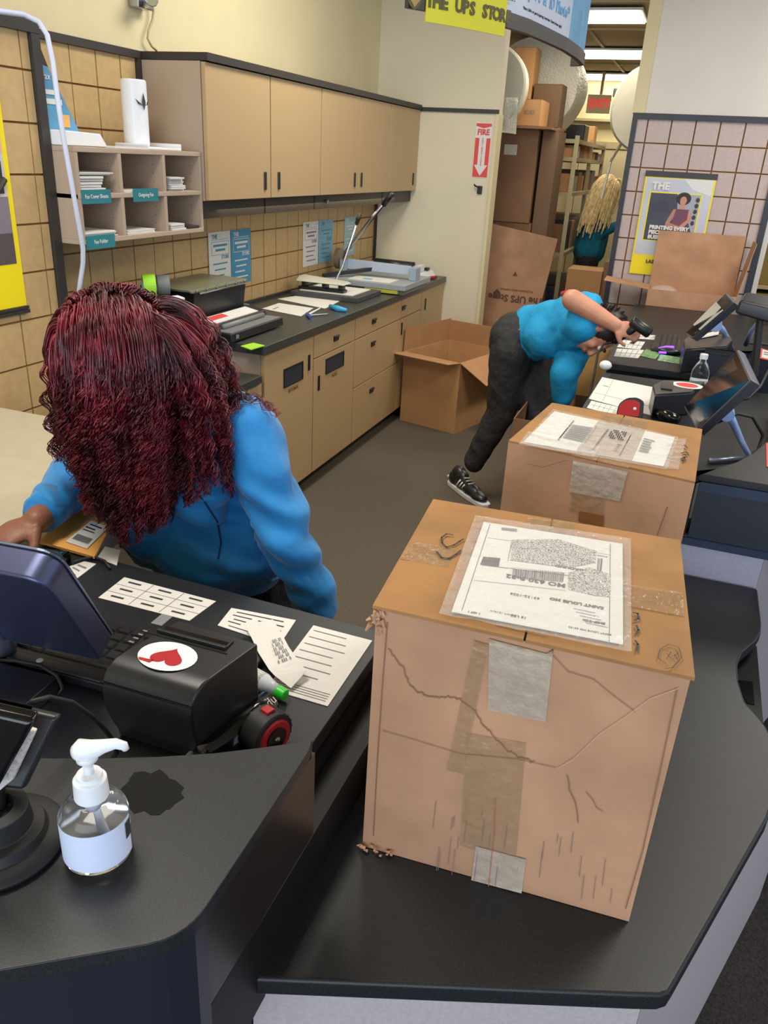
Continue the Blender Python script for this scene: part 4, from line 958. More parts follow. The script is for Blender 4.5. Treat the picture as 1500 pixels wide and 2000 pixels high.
# keyboard, flat black box, phone, pinpad
def keyboard(lbl, O, xd, yd, w, d, rows=5, cols=16, trim=0.0):
    t = thing('keyboard', lbl, 'keyboard', O)
    F = frame(O, xd, yd)
    obj('case', MB(F).box(0, 0, 0, w, d, 0.016), 'black', t, bevel=0.003)
    kw = (w-0.02)/cols; kd = (d-0.02-trim)/rows
    for r in range(rows):
        c = 0
        while c < cols:
            n = 1
            if r == 0 and c == 4: n = 6
            if r in (1, 2) and c in (0, 12): n = 2
            obj('key', MB(F).hexa([(0.01+c*kw+.0015, .01+trim+r*kd+.0015, .0162), (0.01+(c+n)*kw-.0015, .01+trim+r*kd+.0015, .0162), (0.01+(c+n)*kw-.0015, .01+trim+(r+1)*kd-.0015, .0162), (0.01+c*kw+.0015, .01+trim+(r+1)*kd-.0015, .0162),
                                    (0.01+c*kw+.004, .01+trim+r*kd+.004, .021), (0.01+(c+n)*kw-.004, .01+trim+r*kd+.004, .021), (0.01+(c+n)*kw-.004, .01+trim+(r+1)*kd-.0035, .021), (0.01+c*kw+.004, .01+trim+(r+1)*kd-.0035, .021)]), 'black', t)
            c += n
    return t, F
a = gz(-60, 1268, ZC+0.03); b = gz(395, 1385, ZC+0.03)
kx = (b-a).normalized(); ky = Vector((-kx.y, kx.x, 0))
Ok = gz(-60, 1275, ZC+0.012)
t, F = keyboard('black keyboard under the near monitor with its back rail toward the camera', Vector((Ok.x, Ok.y, ZC+0.001)), kx, ky, 0.47, 0.17, 5, 17, 0.028)
obj('rail', MB(F).box(0.0, 0.0, 0.0165, 0.47, 0.024, 0.022), 'black', t, bevel=0.003)
obj('badge', MB(F).lathe([(0, 0.0222), (0.006, 0.0222), (0.005, 0.0235), (0, 0.0235)], (0.135, 0.012, 0)), 'paper', t)
q = [gz(x, y, ZC+0.03) for x, y in ((-60, 1278), (112, 1322), (50, 1375), (-60, 1352))]
tag(obj('cable_box', MB().prism([tuple(p[:2]) for p in q], ZC+0.001, ZC+0.03), 'black', bevel=0.002), 'flat black box between the near keyboard and the payment terminal', 'box')
tag(obj('cable', MB().tube([gz(x, y, z) for x, y, z in ((-20, 1290, ZC+.02), (30, 1290, ZC+.036), (80, 1300, ZC+.036), (112, 1320, ZC+.036), (122, 1345, ZC+.02), (110, 1362, ZC+.006))], 0.003, 8), 'blackrub', smooth=True), 'thin black cable across the flat black box behind the terminal', 'cable')
# monitor seen from behind
t = thing('touch_monitor', 'slate blue back of the cashier monitor at the left edge', 'monitor', gz(0, 1250, ZC))
BR = gz(198, 1292, 0.955); TR = gz(82, 1136, 1.175)
hx = Vector((-1, -0.10, 0)).normalized()
BL = BR+hx*0.40; TL = TR+hx*0.36
n = (TR-BR).cross(hx).normalized()
if n.y < 0: n = -n           # toward the cashier
th = 0.046
fr_ = [BL, BR, TR, TL]
fr2 = [p+n*th for p in fr_]
rt = 0.02
def rq(qs, rads):
    out = []
    for i in range(4):
        p = qs[i]; a = (qs[i-1]-p).normalized(); b = (qs[(i+1) % 4]-p).normalized(); r = rads[i]
        for j in range(7):
            s = j/6; A = p+a*r; B_ = p+b*r; out.append(A*(1-s)**2+p*2*s*(1-s)+B_*s*s)
    return out
ba = rq(fr_, [.01, .01, .035, .02]); bb = [p+n*th for p in ba]; k = len(ba)
mb = MB(); mb.add(ba+bb, [tuple(range(k)), tuple(range(2*k-1, k-1, -1))]+[(i, k+i, k+(i+1) % k, (i+1) % k) for i in range(k)])
M['slate'] = mat('slate_shell', S(84, 90, 122), 0.36, metal=0.75)
obj('shell', mb, 'slate', t, bevel=0.006, seg=3)
obj('bezel', MB().add([p+n*(th+.0005) for p in ba]+[p+n*(th+.004) for p in ba], [tuple(range(k)), tuple(range(2*k-1, k-1, -1))]+[(i, k+i, k+(i+1) % k, (i+1) % k) for i in range(k)]), 'silver', t)
obj('screen', MB().add([p+n*(th+.0045) for p in fr_], [(3, 2, 1, 0)]), 'screen', t)
mid = (BL+BR)/2
obj('stand', MB().tube([Vector((mid.x, mid.y, ZC+.024)), mid+Vector((0, 0, 0.0)), (BL+TR)/2+n*0.01], [0.03, 0.02, 0.02], 10), 'silver', t, smooth=True)
# handheld device by her hand
q = [gz(x, y, ZC+0.03) for x, y in ((60, 1068), (138, 1075), (92, 1108), (0, 1100))]
t = thing('pin_pad', 'small black pin pad with lit display beside the hand', 'pin pad', (q[0]+q[2])/2-Vector((0, 0, .03)))
obj('housing', MB().prism([tuple(p[:2]) for p in q], ZC+0.001, ZC+0.03), 'black_gloss', t, bevel=0.004)
obj('display', MB().add([bil(q, u, v)+up*0.001 for u, v in ((.5, .15), (.92, .15), (.9, .55), (.48, .55))], [(3, 2, 1, 0)]), mat('dim_teal', S(30, 70, 90), 0.3), t)
tag(obj('cable', MB().tube([gz(x, y, ZC+.006) for x, y in ((140, 1100), (160, 1092), (185, 1088), (205, 1096), (215, 1110))], 0.003, 8), 'blackrub', smooth=True), 'black cable curling below the orange envelope', 'cable')
for i, (x, y) in enumerate(((118, 1106), (108, 1110))):
    a = gz(x, y, ZC+.01); b = gz(x-18, y+14, ZC+.01)
    tag(obj('pen', MB().tube([a, b], [0.004, 0.0025], 8), 'steel', smooth=True), ['silver pen next to the pin pad, farther from the monitor', 'silver pen next to the pin pad, nearer the monitor'][i], 'pen')

# ------------------------------------------------------------------ second station
q = P4([(1176, 737), (1278, 757), (1272, 812), (1150, 779)], ZC+0.0005)
sheet('large_sheet', 'big white sheet under the printer of the second counter', 'paper', q, prints=[([(0.22, 0.02, 0.225, 0.98), (0.03, 0.72, 1, 0.725), (0.10, 0.35, 0.20, 0.37)], 'ink_soft')])
q = P4([(1155, 783), (1215, 797), (1205, 812), (1146, 797)], ZC+0.0025)
sheet('grid_card', 'pale card with a row of boxes beside the red tape measure', 'card', q, prints=[([(i/6, 0.05, i/6+.01, 0.95) for i in range(1, 6)]+[(0, .5, 1, .52)], 'ink_soft')])
q = P4([(1142, 775), (1290, 800), (1290, 830), (1130, 800)], ZC+0.0003)
c = gz(1233, 797, ZC+0.036)
t = thing('tape_measure', 'bright red tape measure with black rubber corners behind the far carton', 'tape measure', c-Vector((0, 0, .036)))
F = frame(c, (1, 0.12, 0), (0, 0.5, 1))
pts = roundpoly([(-.048, -.034), (.045, -.034), (.042, .03), (.015, .042), (-.02, .036), (-.045, .012)], .012)
obj('case', MB(F).prism(pts, -.028, 0.0), 'blackrub', t, bevel=0.003)
obj('red_panel', MB(F).prism([(x*.82-.006, y*.8-.003) for x, y in pts], 0.0004, 0.004), 'red', t, bevel=0.001)
obj('rivet', MB(F).lathe([(0, .004), (.006, .004), (.004, .007), (0, .007)], (.012, -.002, 0)), 'white', t)

def flatprinter(lbl, pts, z0, z1, stick):
    t = thing('receipt_printer', lbl, 'printer', gz(*pts[0], z1)-Vector((0, 0, z1-z0)))
    P = [tuple(gz(x, y, z1)[:2]) for x, y in pts]
    obj('housing', MB().prism(P, z0, z1-0.004), 'black', t, bevel=0.006, seg=3)
    obj('lid', MB().prism([tuple(Vector(p)*.97+Vector(P[0])*.015+Vector(P[2])*.015) for p in P], z1-0.0035, z1), mat('lid_plastic', S(70, 68, 60), 0.3), t, bevel=0.001)
    return t, P
t, P = flatprinter('squat black receipt printer with an oval red sticker on the second counter', [(1275, 752), (1295, 742), (1378, 745), (1352, 765), (1280, 770)], ZC, 1.0, True)
F = frame(gz(1342, 753, 1.0), (1, 0.0, 0), (0, 1, 0))
el = lambda a, b, n=28: [(a*math.cos(i/n*2*math.pi), b*math.sin(i/n*2*math.pi)) for i in range(n)]
obj('sticker', MB(F).prism(el(.058, .05), 0.0008, 0.0014), 'white', t)
obj('red_oval', MB(F).prism(el(.040, .034), 0.0016, 0.002), 'sign_red', t)
F = frame(gz(1303, 755, 1.0), (1, 0, 0), (0, 1, 0)); obj('paper_slot', MB(F).box(-.02, -.06, .0006, .02, .06, .006), 'black_gloss', t)
q = P4([(1262, 800), (1272, 800), (1272, 815), (1262, 812)], ZC+0.003)

def monitor(lbl, A, B_, C_, D_, th, arm):
    t = thing('touch_monitor', lbl, 'monitor', ((C_+D_)/2-Vector((0, 0, 0.05))))
    A, B_, C_, D_ = map(Vector, (A, B_, C_, D_)); n = (B_-A).cross(D_-A).normalized()
    if n.x > 0: n = -n
    Q = [A, B_, C_, D_]
    obj('frame', tslab(Q, n, -th, 0.0), 'silver', t, bevel=0.004, seg=2)
    ins = lambda s: [bil(Q, s, s), bil(Q, 1-s, s), bil(Q, 1-s, 1-s), bil(Q, s, 1-s)]
    obj('bezel', tslab(ins(0.03), n, 0.0003, 0.0012), 'black_gloss', t)
    obj('screen', tslab(ins(0.10), n, 0.0015, 0.0022), 'screen', t)
    return t, n
A, B_, C_, D_ = gz(1441, 682, 1.24), gz(1468, 742, 1.24), gz(1361, 842, 1.0), gz(1335, 795, 1.0)
t, n = monitor('tilted touch monitor on a curved blue arm at the second counter', A, B_, C_, D_, 0.028, None)
pv = gz(1420, 806, 1.06)
obj('hinge', MB().tube([pv-Vector((0, .03, 0)), pv+Vector((0, .04, 0))], 0.022, 20), 'blue_metal', t, smooth=False, bevel=0.002)
obj('stand_arm', MB().tube([pv, gz(1432, 825, 1.02), gz(1448, 862, .965), gz(1466, 895, ZC+.012)], [0.016, 0.012, 0.010, 0.008], 10), 'blue_metal', t, smooth=True)
fb = gz(1400, 905, ZC)
obj('stand_base', MB().tube([gz(1466, 895, ZC+.010), gz(1385, 900, ZC+.010)], 0.009, 8), 'silver', t, smooth=True)
dz_ = gz(1420, 880, ZC)
tag(obj('cable', MB().tube([gz(x, y, z) for x, y, z in ((1390, 830, 1.0), (1440, 808, 1.05), (1470, 815, 1.03), (1490, 850, .98), (1480, 880, .93), (1430, 912, .92))], 0.005, 8), 'blackrub', smooth=True), 'thick black cable looping behind the second counter monitor', 'cable')
tag(obj('cable', MB().tube([gz(x, y, z) for x, y, z in ((1435, 785, 1.08), (1462, 778, 1.10), (1485, 755, 1.12), (1505, 715, 1.14))], 0.004, 8), 'blackrub', smooth=True), 'thin black cable rising from the second monitor toward the right edge', 'cable')
t = thing('water_bottle', 'half hidden clear water bottle with white cap behind the second monitor', 'bottle', gz(1360, 765, ZC))
c = gz(1360, 765, ZC); 
obj('bottle_body', MB().lathe([(0, 0), (.033, 0), (.035, .01), (.035, .075), (.033, .09), (.022, .115), (.013, .128), (.013, .14), (0, .14)], (c.x, c.y, ZC+.001), 28), 'clear', t, smooth=True)
obj('cap', MB().lathe([(0, .137), (.016, .137), (.016, .155), (.014, .157), (0, .157)], (c.x, c.y, ZC+.001), 24), 'white', t)
obj('bottle_label', MB().lathe([(.0355, .02), (.0358, .05)], (c.x, c.y, ZC+.001), 28), mat('pale_wrap', S(200, 214, 230), 0.4), t)
for i, (pts, lb) in enumerate(((((1478, 678), (1520, 690), (1520, 708), (1474, 698)), 'red and white card at the right edge near the third counter'), (((1496, 866), (1540, 872), (1540, 920), (1497, 912)), 'red card at the right edge on the second counter shelf'))):
    q = P4(pts, ZS+.0008)
    t = sheet('promo_card', lb, 'card', q, 'sign_red', t=0.0015)
    if i == 0: bars(q, [(.28, .1, 1, .9)], 'paper', t, 'print', 0.002); bars(q, [(.35, .3, .9, .36), (.35, .5, .8, .56)], 'ink', t, 'print', 0.0028)
t = thing('barcode_scanner', 'black handheld scanner lying behind the second carton', 'scanner', gz(1300, 815, ZC))
obj('body', MB().tube([gz(1283, 806, ZC+.02), gz(1300, 812, ZC+.03), gz(1325, 820, ZC+.03)], [.016, .022, .016], 12), 'black_gloss', t, smooth=True)

# ------------------------------------------------------------------ third station
t, F = keyboard('black keyboard on the third counter', Vector((gz(1332, 695, ZC).x-0.0, gz(1300, 690, ZC).y, ZC+.001)), (0.0, 1, 0), (-1, 0, 0), 0.44, 0.15, 5, 14)
for pts, lb, nm, pr in ((((1215, 664), (1260, 668), (1250, 683), (1205, 678)), 'white slip grid nearest the edge of the third counter', 'paper_slip', 1),
                        (((1205, 681), (1258, 684), (1246, 700), (1199, 696)), 'pale crumpled list at the near corner of the third counter', 'paper_slip', 2),
                        (((1235, 652), (1292, 656), (1280, 664), (1222, 660)), 'long narrow label strip behind the slip grid', 'label_strip', 1),
                        (((1222, 645), (1260, 645), (1250, 652), (1225, 650)), 'short white label by the scanner hand', 'label_strip', 0)):
    q = P4(pts, ZC+.0006)
    sheet(nm, lb, 'paper', q, prints=[([(i/5, 0.05, i/5+.02, .95) for i in range(1, 5)]+[(0, .5, 1, .54)], 'ink_soft')] if pr else [])
for pts, m_, lb in ((((1262, 682), (1290, 690), (1280, 702), (1250, 695)), mat('green_print', S(110, 150, 90), .5, .4, 40), 'small green printed leaflet under the mouse'),
                    (((1290, 692), (1335, 700), (1330, 712), (1284, 704)), mat('green_print2', S(130, 170, 120), .5, .5, 50), 'green and white leaflet in front of the mouse')):
    sheet('leaflet', lb, 'leaflet', P4(pts, ZC+.0012), m_)
c = gz(1305, 692, ZC)
t = thing('computer_mouse', 'black mouse glowing purple on the third counter', 'mouse', c)
obj('shell', MB().ball((c.x, c.y, ZC+.016), (.055, .03, .017), 16, 8), 'black', t, smooth=True)
obj('light_strip', MB().tube([(c.x-.05, c.y+.022, ZC+.018), (c.x-.015, c.y+.03, ZC+.03), (c.x+.02, c.y+.02, ZC+.034)], .006, 8), 'led', t, smooth=True)
obj('light_strip', MB().tube([(c.x-.045, c.y-.026, ZC+.010), (c.x-.01, c.y-.03, ZC+.012)], .005, 8), 'led', t, smooth=True)
t, P = flatprinter('black receipt printer with a taped note on the third counter', [(1335, 664), (1345, 655), (1425, 652), (1432, 664), (1420, 676), (1338, 682)], ZC, 1.02, True)
q = [gz(1365, 655, 1.024), gz(1405, 645, 1.024), gz(1403, 654, 1.024), gz(1362, 662, 1.024)]
obj('taped_note', MB().slab(q[::-1] if (q[1]-q[0]).cross(q[3]-q[0]).z < 0 else q, .001), 'paper', t)
A, B_, C_, D_ = gz(1418, 572, 1.27), gz(1434, 590, 1.27), gz(1352, 660, 1.06), gz(1338, 652, 1.06)
t, n = monitor('steeply tilted monitor with a paper note on the third counter', A, B_, C_, D_, 0.03, None)
Q = [B_, C_]
obj('paper_note', tslab([A.lerp(D_, .22), B_.lerp(C_, .22), B_.lerp(C_, .78), A.lerp(D_, .78)], n, 0.003, 0.004), 'paper', t)
pv = gz(1398, 634, 1.10)
obj('hinge', MB().tube([pv-Vector((0, .04, 0)), pv+Vector((0, .05, 0))], 0.028, 18), 'blue_metal', t)
obj('stand_arm', MB().tube([pv, gz(1412, 645, 1.05), gz(1422, 665, 1.0), gz(1430, 683, ZC+.02)], [.02, .014, .012, .012], 10), 'blue_metal', t, smooth=True)
t = thing('monitor_stand', 'pale blue curved stand arm at the right edge above the red card', 'stand', gz(1470, 660, ZS))
obj('stand_arm', MB().tube([gz(1457, 672, ZS+.012), gz(1468, 648, ZS+.09), gz(1485, 627, ZS+.16), gz(1510, 612, ZS+.20)], .012, 10), 'blue_metal', t, smooth=True)
obj('foot_plate', MB().prism([tuple(gz(x, y, ZS)[:2]) for x, y in ((1452, 672), (1540, 680), (1540, 640), (1470, 640))], ZS+.001, ZS+.010), 'black', t, bevel=.002)
t = thing('card_reader', 'dark payment reader on a stalk at the right edge before the olive cartons', 'card terminal', gz(1480, 640, ZS))
a = gz(1488, 598, ZS+.26)
obj('housing', MB().hexa([a+Vector(v) for v in ((-.09, -.05, -.03), (.09, -.06, -.06), (.09, .04, -.05), (-.08, .05, -.01), (-.08, -.05, .02), (.09, -.06, .0), (.09, .05, .03), (-.06, .06, .04))]), 'black', t, bevel=.01)
obj('stalk', MB().tube([a, Vector((a.x+.03, a.y, ZS+.005))], .014, 10), 'blackrub', t)
tag(obj('tissue', MB().ball(gz(1181, 723, ZC)+Vector((0, 0, .022)), (.028, .024, .022), 14, 8), 'white', smooth=True), 'crumpled white tissue at the gap between second and third counters', 'tissue')

# ------------------------------------------------------------------ machines and papers on the rear worktop
ZW = 0.9125
t = thing('comb_binder', 'black comb binding machine with stepped front on the rear worktop', 'binding machine', (-2.1, 3.4, ZW))
def prof_y(prof, y0, y1):    # profile in X-Z extruded along Y
    n = len(prof); vs = [(x, y0, z) for x, z in prof]+[(x, y1, z) for x, z in prof]
    return MB().add(vs, [tuple(range(n)), tuple(range(2*n-1, n-1, -1))]+[(i, n+i, n+(i+1) % n, (i+1) % n) for i in range(n)])
z0 = ZW+0.008
obj('base', prof_y([(-2.33, z0), (-2.33, 1.0), (-2.06, 1.0), (-1.995, 0.985), (-1.985, 0.962), (-1.895, 0.958), (-1.89, z0)], 3.155, 3.665), 'black', t, bevel=.004)
obj('punch_block', prof_y([(-2.34, 1.002), (-2.34, 1.125), (-2.10, 1.125), (-2.09, 1.118), (-2.105, 1.002)], 3.17, 3.64), 'black', t, bevel=.003)
obj('lid', prof_y([(-2.36, 1.126), (-2.36, 1.134), (-2.10, 1.134), (-2.085, 1.128), (-2.085, 1.122), (-2.10, 1.126)], 3.14, 3.65), mat('lid_olive', S(112, 112, 92), 0.35), t)
obj('comb_rail', MB().tube([(-2.083, 3.2, 1.116), (-2.083, 3.62, 1.116)], .005, 8), 'steel', t)
for k in range(6):
    obj('screw', MB().ball((-2.083, 3.18+k*.088, 1.128), .006, 8, 5), 'steel', t)
obj('instruction_strip', prof_y([(-2.075, 1.0005), (-2.075, 1.003), (-2.0, .990), (-2.0, .9865)], 3.19, 3.60), 'paper', t)
obj('color_print', prof_y([(-2.065, 1.0035), (-2.065, 1.004), (-2.03, .9975), (-2.03, .997)], 3.22, 3.36), 'sign_red', t)
obj('handle_bar', MB().tube([(-1.975, 3.22, .972), (-1.975, 3.60, .972)], .013, 12), 'grey', t, smooth=True)
obj('front_plate', MB().box(-1.99, 3.17, .9585, -1.90, 3.655, .962), 'grey', t)
obj('emblem', MB().box(-1.8895, 3.19, .932, -1.888, 3.215, .950), 'grey', t)
for (x, y) in ((-1.93, 3.2), (-1.93, 3.62), (-2.3, 3.2), (-2.3, 3.62)): obj('foot', MB().lathe([(0, 0), (.012, 0), (.012, .008), (0, .008)], (x, y, ZW+.0003), 10), 'blackrub', t)
# all-in-one printer on the low desk
t = thing('office_printer', 'black office printer with lit display on the low desk behind the red hair', 'printer', (-2.1, 2.93, .779))
obj('housing', MB().box(-2.32, 2.53, .780, -1.99, 3.0, 1.04), 'black', t, bevel=.006)
obj('scanner_lid', MB().box(-2.33, 2.51, 1.065, -2.02, 3.01, 1.115), 'black', t, bevel=.008)
obj('neck', MB().box(-2.30, 2.55, 1.0405, -2.0, 2.98, 1.0645), mat('olive_plastic', S(84, 80, 66), .4), t)
pn = obj('control_panel', prof_y([(-1.989, .955), (-1.989, 1.035), (-1.93, .985), (-1.925, .97)], 2.57, 2.99), 'black', t, bevel=.002)
F = frame((-1.957, 2.78, 1.0105), (0, 1, 0), (-.74, 0, .66))
obj('display', MB(F).box(-.07, -.02, .001, .005, .025, .003), 'lcd', pn)
for i in range(5):
    for j in range(3): obj('button', MB(F).box(.03+i*.03, -.024+j*.018, .001, .048+i*.03, -.012+j*.018, .004), 'grey', pn)
obj('paper_tray', MB().box(-1.988, 2.59, .84, -1.90, 2.97, .852), 'black', t, bevel=.002)
obj('tray_slot', MB().box(-1.9895, 2.59, .86, -1.987, 2.97, .92), 'black_gloss', t)
c = gz(352, 592, 1.118)
tag(obj('small_bottle', MB().tube([c+Vector((-.03, -.05, .016)), c+Vector((-.01, .0, .016)), c+Vector((0, .03, .014))], [.016, .016, .006], 12), 'white', smooth=True), 'small white bottle lying on the office printer lid', 'bottle')
for (x, y, r, m_, lb) in ((290, 560, .052, 'limenote', 'lime green tape roll standing on the office printer'), (318, 566, .045, 'grey', 'grey clear tape roll standing in front of the lime one')):
    c = gx(x, y-14, -2.17); c.z = 1.1165+r
    t = thing('tape_roll', lb, 'tape roll', c-Vector((0, 0, r)))
    ax = Vector((.75, .66, 0)).normalized(); 
    vs = []; fs = []; N = 28; u = ax.cross(up).normalized()
    for s, rr in ((-.026, r), (.026, r), (.026, r*.72), (-.026, r*.72)):
        for k in range(N):
            th = k/N*2*math.pi; vs.append(c+ax*s+(up*math.sin(th)+u*math.cos(th))*rr)
    for a_ in range(4):
        b_ = (a_+1) % 4
        for k in range(N): fs.append((a_*N+k, a_*N+(k+1) % N, b_*N+(k+1) % N, b_*N+k))
    obj('tape', MB().add(vs, fs), m_, t)
    vs = []; fs = []
    for s, rr in ((-.027, r*.71), (.027, r*.71), (.027, r*.66), (-.027, r*.66)):
        for k in range(N):
            th = k/N*2*math.pi; vs.append(c+ax*s+(up*math.sin(th)+u*math.cos(th))*rr)
    for a_ in range(4):
        b_ = (a_+1) % 4
        for k in range(N): fs.append((a_*N+k, a_*N+(k+1) % N, b_*N+(k+1) % N, b_*N+k))
    obj('core', MB().add(vs, fs), mat('core_blue', S(150, 164, 190), .6), t)
c = gx(268, 545, -2.2)
tag(obj('tape_dispenser', MB().box(-2.30, c.y-.20, 1.1165, -2.20, c.y-.04, 1.16).tube([(-2.2, c.y-.06, 1.15), (-2.18, c.y-.06, 1.175)], .008, 8), 'black', bevel=.004), 'dark tape dispenser at the back of the office printer lid', 'dispenser')

a = gz(497, 598, ZW)
t = thing('photo_standee', 'small blue photo card in a stand beside the comb binder', 'card stand', (-2.32, 3.98, ZW))
obj('card', MB().box(-2.335, 3.93, ZW+.02, -2.33, 4.03, ZW+.16), mat('black_card', S(24, 26, 34), .4), t)
obj('picture', MB().box(-2.3295, 3.94, ZW+.075, -2.3285, 4.02, ZW+.145), mat('blue_photo', S(70, 120, 190), .4, .4, 40), t)
obj('dot', MB().tube([(-2.3295, 3.98, ZW+.05), (-2.328, 3.98, ZW+.05)], .014, 16), 'grey', t)
obj('foot', MB().box(-2.35, 3.92, ZW+.0005, -2.30, 4.04, ZW+.019), 'grey', t)
def wsheet(lb, pts, nm='paper_sheet', pr=(), m='paper', cat='paper', z=ZW+.0006, t=.001): return sheet(nm, lb, cat, P4(pts, z), m, prints=pr, t=t)
wsheet('white sheet beside the comb binder on the rear worktop', [(512, 603), (545, 592), (612, 602), (588, 618)], pr=[([(.15, .2, .5, .24)], 'ink_soft')])
wsheet('white sheet in front of the hole puncher board', [(542, 584), (590, 576), (664, 588), (635, 603)])
wsheet('lime green note at the near edge of the rear worktop', [(470, 677), (495, 671), (517, 676), (490, 684)], 'sticky_note', m='limenote', cat='note', t=.004)
t = thing('scissors', 'open scissors with blue tipped handles lying on the rear worktop', 'scissors', gz(615, 610, ZW))
obj('blade', MB().tube([gz(603, 614, ZW+.006), gz(625, 602, ZW+.006)], [.007, .004], 8), 'paper', t)
obj('blade', MB().tube([gz(605, 616, ZW+.006), gz(640, 613, ZW+.006)], [.006, .004], 8), 'steel', t)
obj('grip', MB().tube([gz(600, 613, ZW+.010), gz(607, 620, ZW+.010)], .010, 8), mat('blue_grip', S(50, 90, 160), .4), t)
tag(obj('marker_pen', MB().tube([gz(645, 598, ZW+.014), gz(660, 603, ZW+.014), gz(677, 606, ZW+.012)], [.012, .018, .010], 8), mat('cyan', S(60, 165, 215), .5), smooth=True), 'bright blue clip on the worktop edge by the puncher board', 'clip')
# puncher board
t = thing('hole_puncher', 'heavy hole puncher with raised lever on a dark board', 'hole puncher', (-2.06, 4.76, ZW))
obj('board', MB().box(-2.30, 4.55, ZW+.0005, -1.845, 4.95, ZW+.03), mat('dark_board', S(66, 66, 68), .5), t, bevel=.003)
obj('paper', MB().box(-2.26, 4.60, ZW+.0305, -1.90, 4.90, ZW+.036), 'paper', t)
obj('punch_frame', MB().box(-2.28, 4.62, ZW+.0365, -1.97, 4.68, ZW+.055).box(-2.26, 4.625, ZW+.055, -2.23, 4.675, ZW+.085).box(-2.12, 4.625, ZW+.055, -2.09, 4.675, ZW+.085).box(-2.01, 4.625, ZW+.055, -1.98, 4.675, ZW+.085), 'black', t, bevel=.003)
obj('top_cover', MB().hexa([(-2.29, 4.60, ZW+.086), (-1.96, 4.60, ZW+.086), (-1.96, 4.73, ZW+.086), (-2.29, 4.73, ZW+.086), (-2.28, 4.63, ZW+.115), (-1.98, 4.63, ZW+.10), (-1.98, 4.71, ZW+.10), (-2.28, 4.71, ZW+.115)]), mat('ivory', S(190, 190, 176), .4), t, bevel=.004)
P0 = gy(668, 522, 4.8); P1 = gy(703, 418, 4.8)
obj('lever', MB().tube([Vector((P0.x, 4.70, ZW+.09)), P0, P1], [.008, .008, .008], 10), 'steel', t, smooth=True)
obj('lever_grip', MB().tube([P0.lerp(P1, .82), P1], .013, 10), 'black', t, smooth=True)
# guillotine
t = thing('paper_cutter', 'grey guillotine paper cutter with long steel handle raised', 'paper cutter', (-1.95, 5.25, ZW))
obj('bed', MB().box(-2.26, 5.0, ZW+.03, -1.70, 5.55, ZW+.065), mat('cutter_grey', S(150, 158, 162), .4), t, bevel=.003)
obj('bed_base', MB().box(-2.24, 5.03, ZW+.0005, -1.72, 5.52, ZW+.0295), mat('cutter_base', S(120, 122, 112), .5), t)
obj('yellow_strip', MB().box(-1.98, 4.995, ZW+.008, -1.75, 5.0295, ZW+.028), mat('olive_yellow', S(176, 176, 60), .5), t)
obj('end_plate', MB().box(-1.76, 5.24, ZW+.0655, -1.71, 5.34, ZW+.15), 'cutter' if 'cutter' in M else mat('cutter_blue', S(150, 164, 180), .35), t, bevel=.004)
obj('end_plate', MB().box(-2.27, 5.24, ZW+.0655, -2.22, 5.34, ZW+.16), mat('cutter_blue2', S(150, 164, 180), .35), t, bevel=.004)
obj('blade_beam', MB().hexa([(-2.22, 5.26, ZW+.10), (-1.76, 5.26, ZW+.10), (-1.76, 5.31, ZW+.10), (-2.22, 5.31, ZW+.10), (-2.22, 5.27, ZW+.165), (-1.76, 5.27, ZW+.155), (-1.76, 5.30, ZW+.155), (-2.22, 5.30, ZW+.165)]), mat('beam_blue', S(165, 178, 196), .3), t, bevel=.002)
obj('paper', MB().box(-2.12, 5.03, ZW+.0655, -1.82, 5.22, ZW+.069), 'paper', t)
obj('clip', MB().box(-2.03, 5.08, ZW+.0695, -1.97, 5.11, ZW+.073), mat('cyan2', S(90, 180, 215), .5), t)
obj('black_arm', MB().hexa([(-2.30, 5.02, ZW+.066), (-2.05, 5.30, ZW+.10), (-2.03, 5.27, ZW+.10), (-2.27, 4.99, ZW+.066), (-2.30, 5.02, ZW+.085), (-2.05, 5.30, ZW+.125), (-2.03, 5.27, ZW+.125), (-2.27, 4.99, ZW+.085)]), 'black', t)
P0 = gy(674, 505, 5.22); P1 = gy(765, 378, 5.0)
P0.x = max(P0.x, -2.34)
obj('handle', MB().tube([Vector((-2.25, 5.27, ZW+.13)), P0+Vector((0, 0, .04)), P1], [.016, .013, .011], 12), 'steel', t, smooth=True)
obj('handle_grip', MB().tube([P0.lerp(P1, .84), P1], .018, 12), 'black', t, smooth=True)
obj('gear_cover', MB().tube([(-2.31, 5.29, ZW+.16), (-2.285, 5.29, ZW+.16)], .07, 22), 'cutter' if 'cutter' in M else mat('bronze', S(130, 116, 92), .4), t)
t = thing('roll_laminator', 'white roller machine at the far end of the rear worktop', 'laminator', (-1.98, 5.83, ZW))
obj('base', MB().hexa([(-2.30, 5.62, ZW+.0005), (-1.80, 5.62, ZW+.0005), (-1.80, 6.03, ZW+.0005), (-2.30, 6.03, ZW+.0005), (-2.30, 5.64, ZW+.075), (-1.83, 5.66, ZW+.05), (-1.83, 6.02, ZW+.05), (-2.30, 6.02, ZW+.09)]), 'white', t, bevel=.005)
obj('roller', MB().tube([(-2.20, 5.72, ZW+.10), (-1.90, 5.78, ZW+.09)], .035, 18), 'black', t, smooth=True)
obj('end_cap', MB().box(-1.90, 5.74, ZW+.055, -1.86, 5.90, ZW+.10), 'white', t, bevel=.004)
obj('button', MB().box(-1.87, 5.92, ZW+.056, -1.84, 5.97, ZW+.075), 'black', t)
tag(obj('red_marker', MB().tube([gz(836, 543, ZW+.012), gz(852, 541, ZW+.012)], .011, 8), 'red', smooth=True), 'short red marker at the far corner of the rear worktop', 'marker')
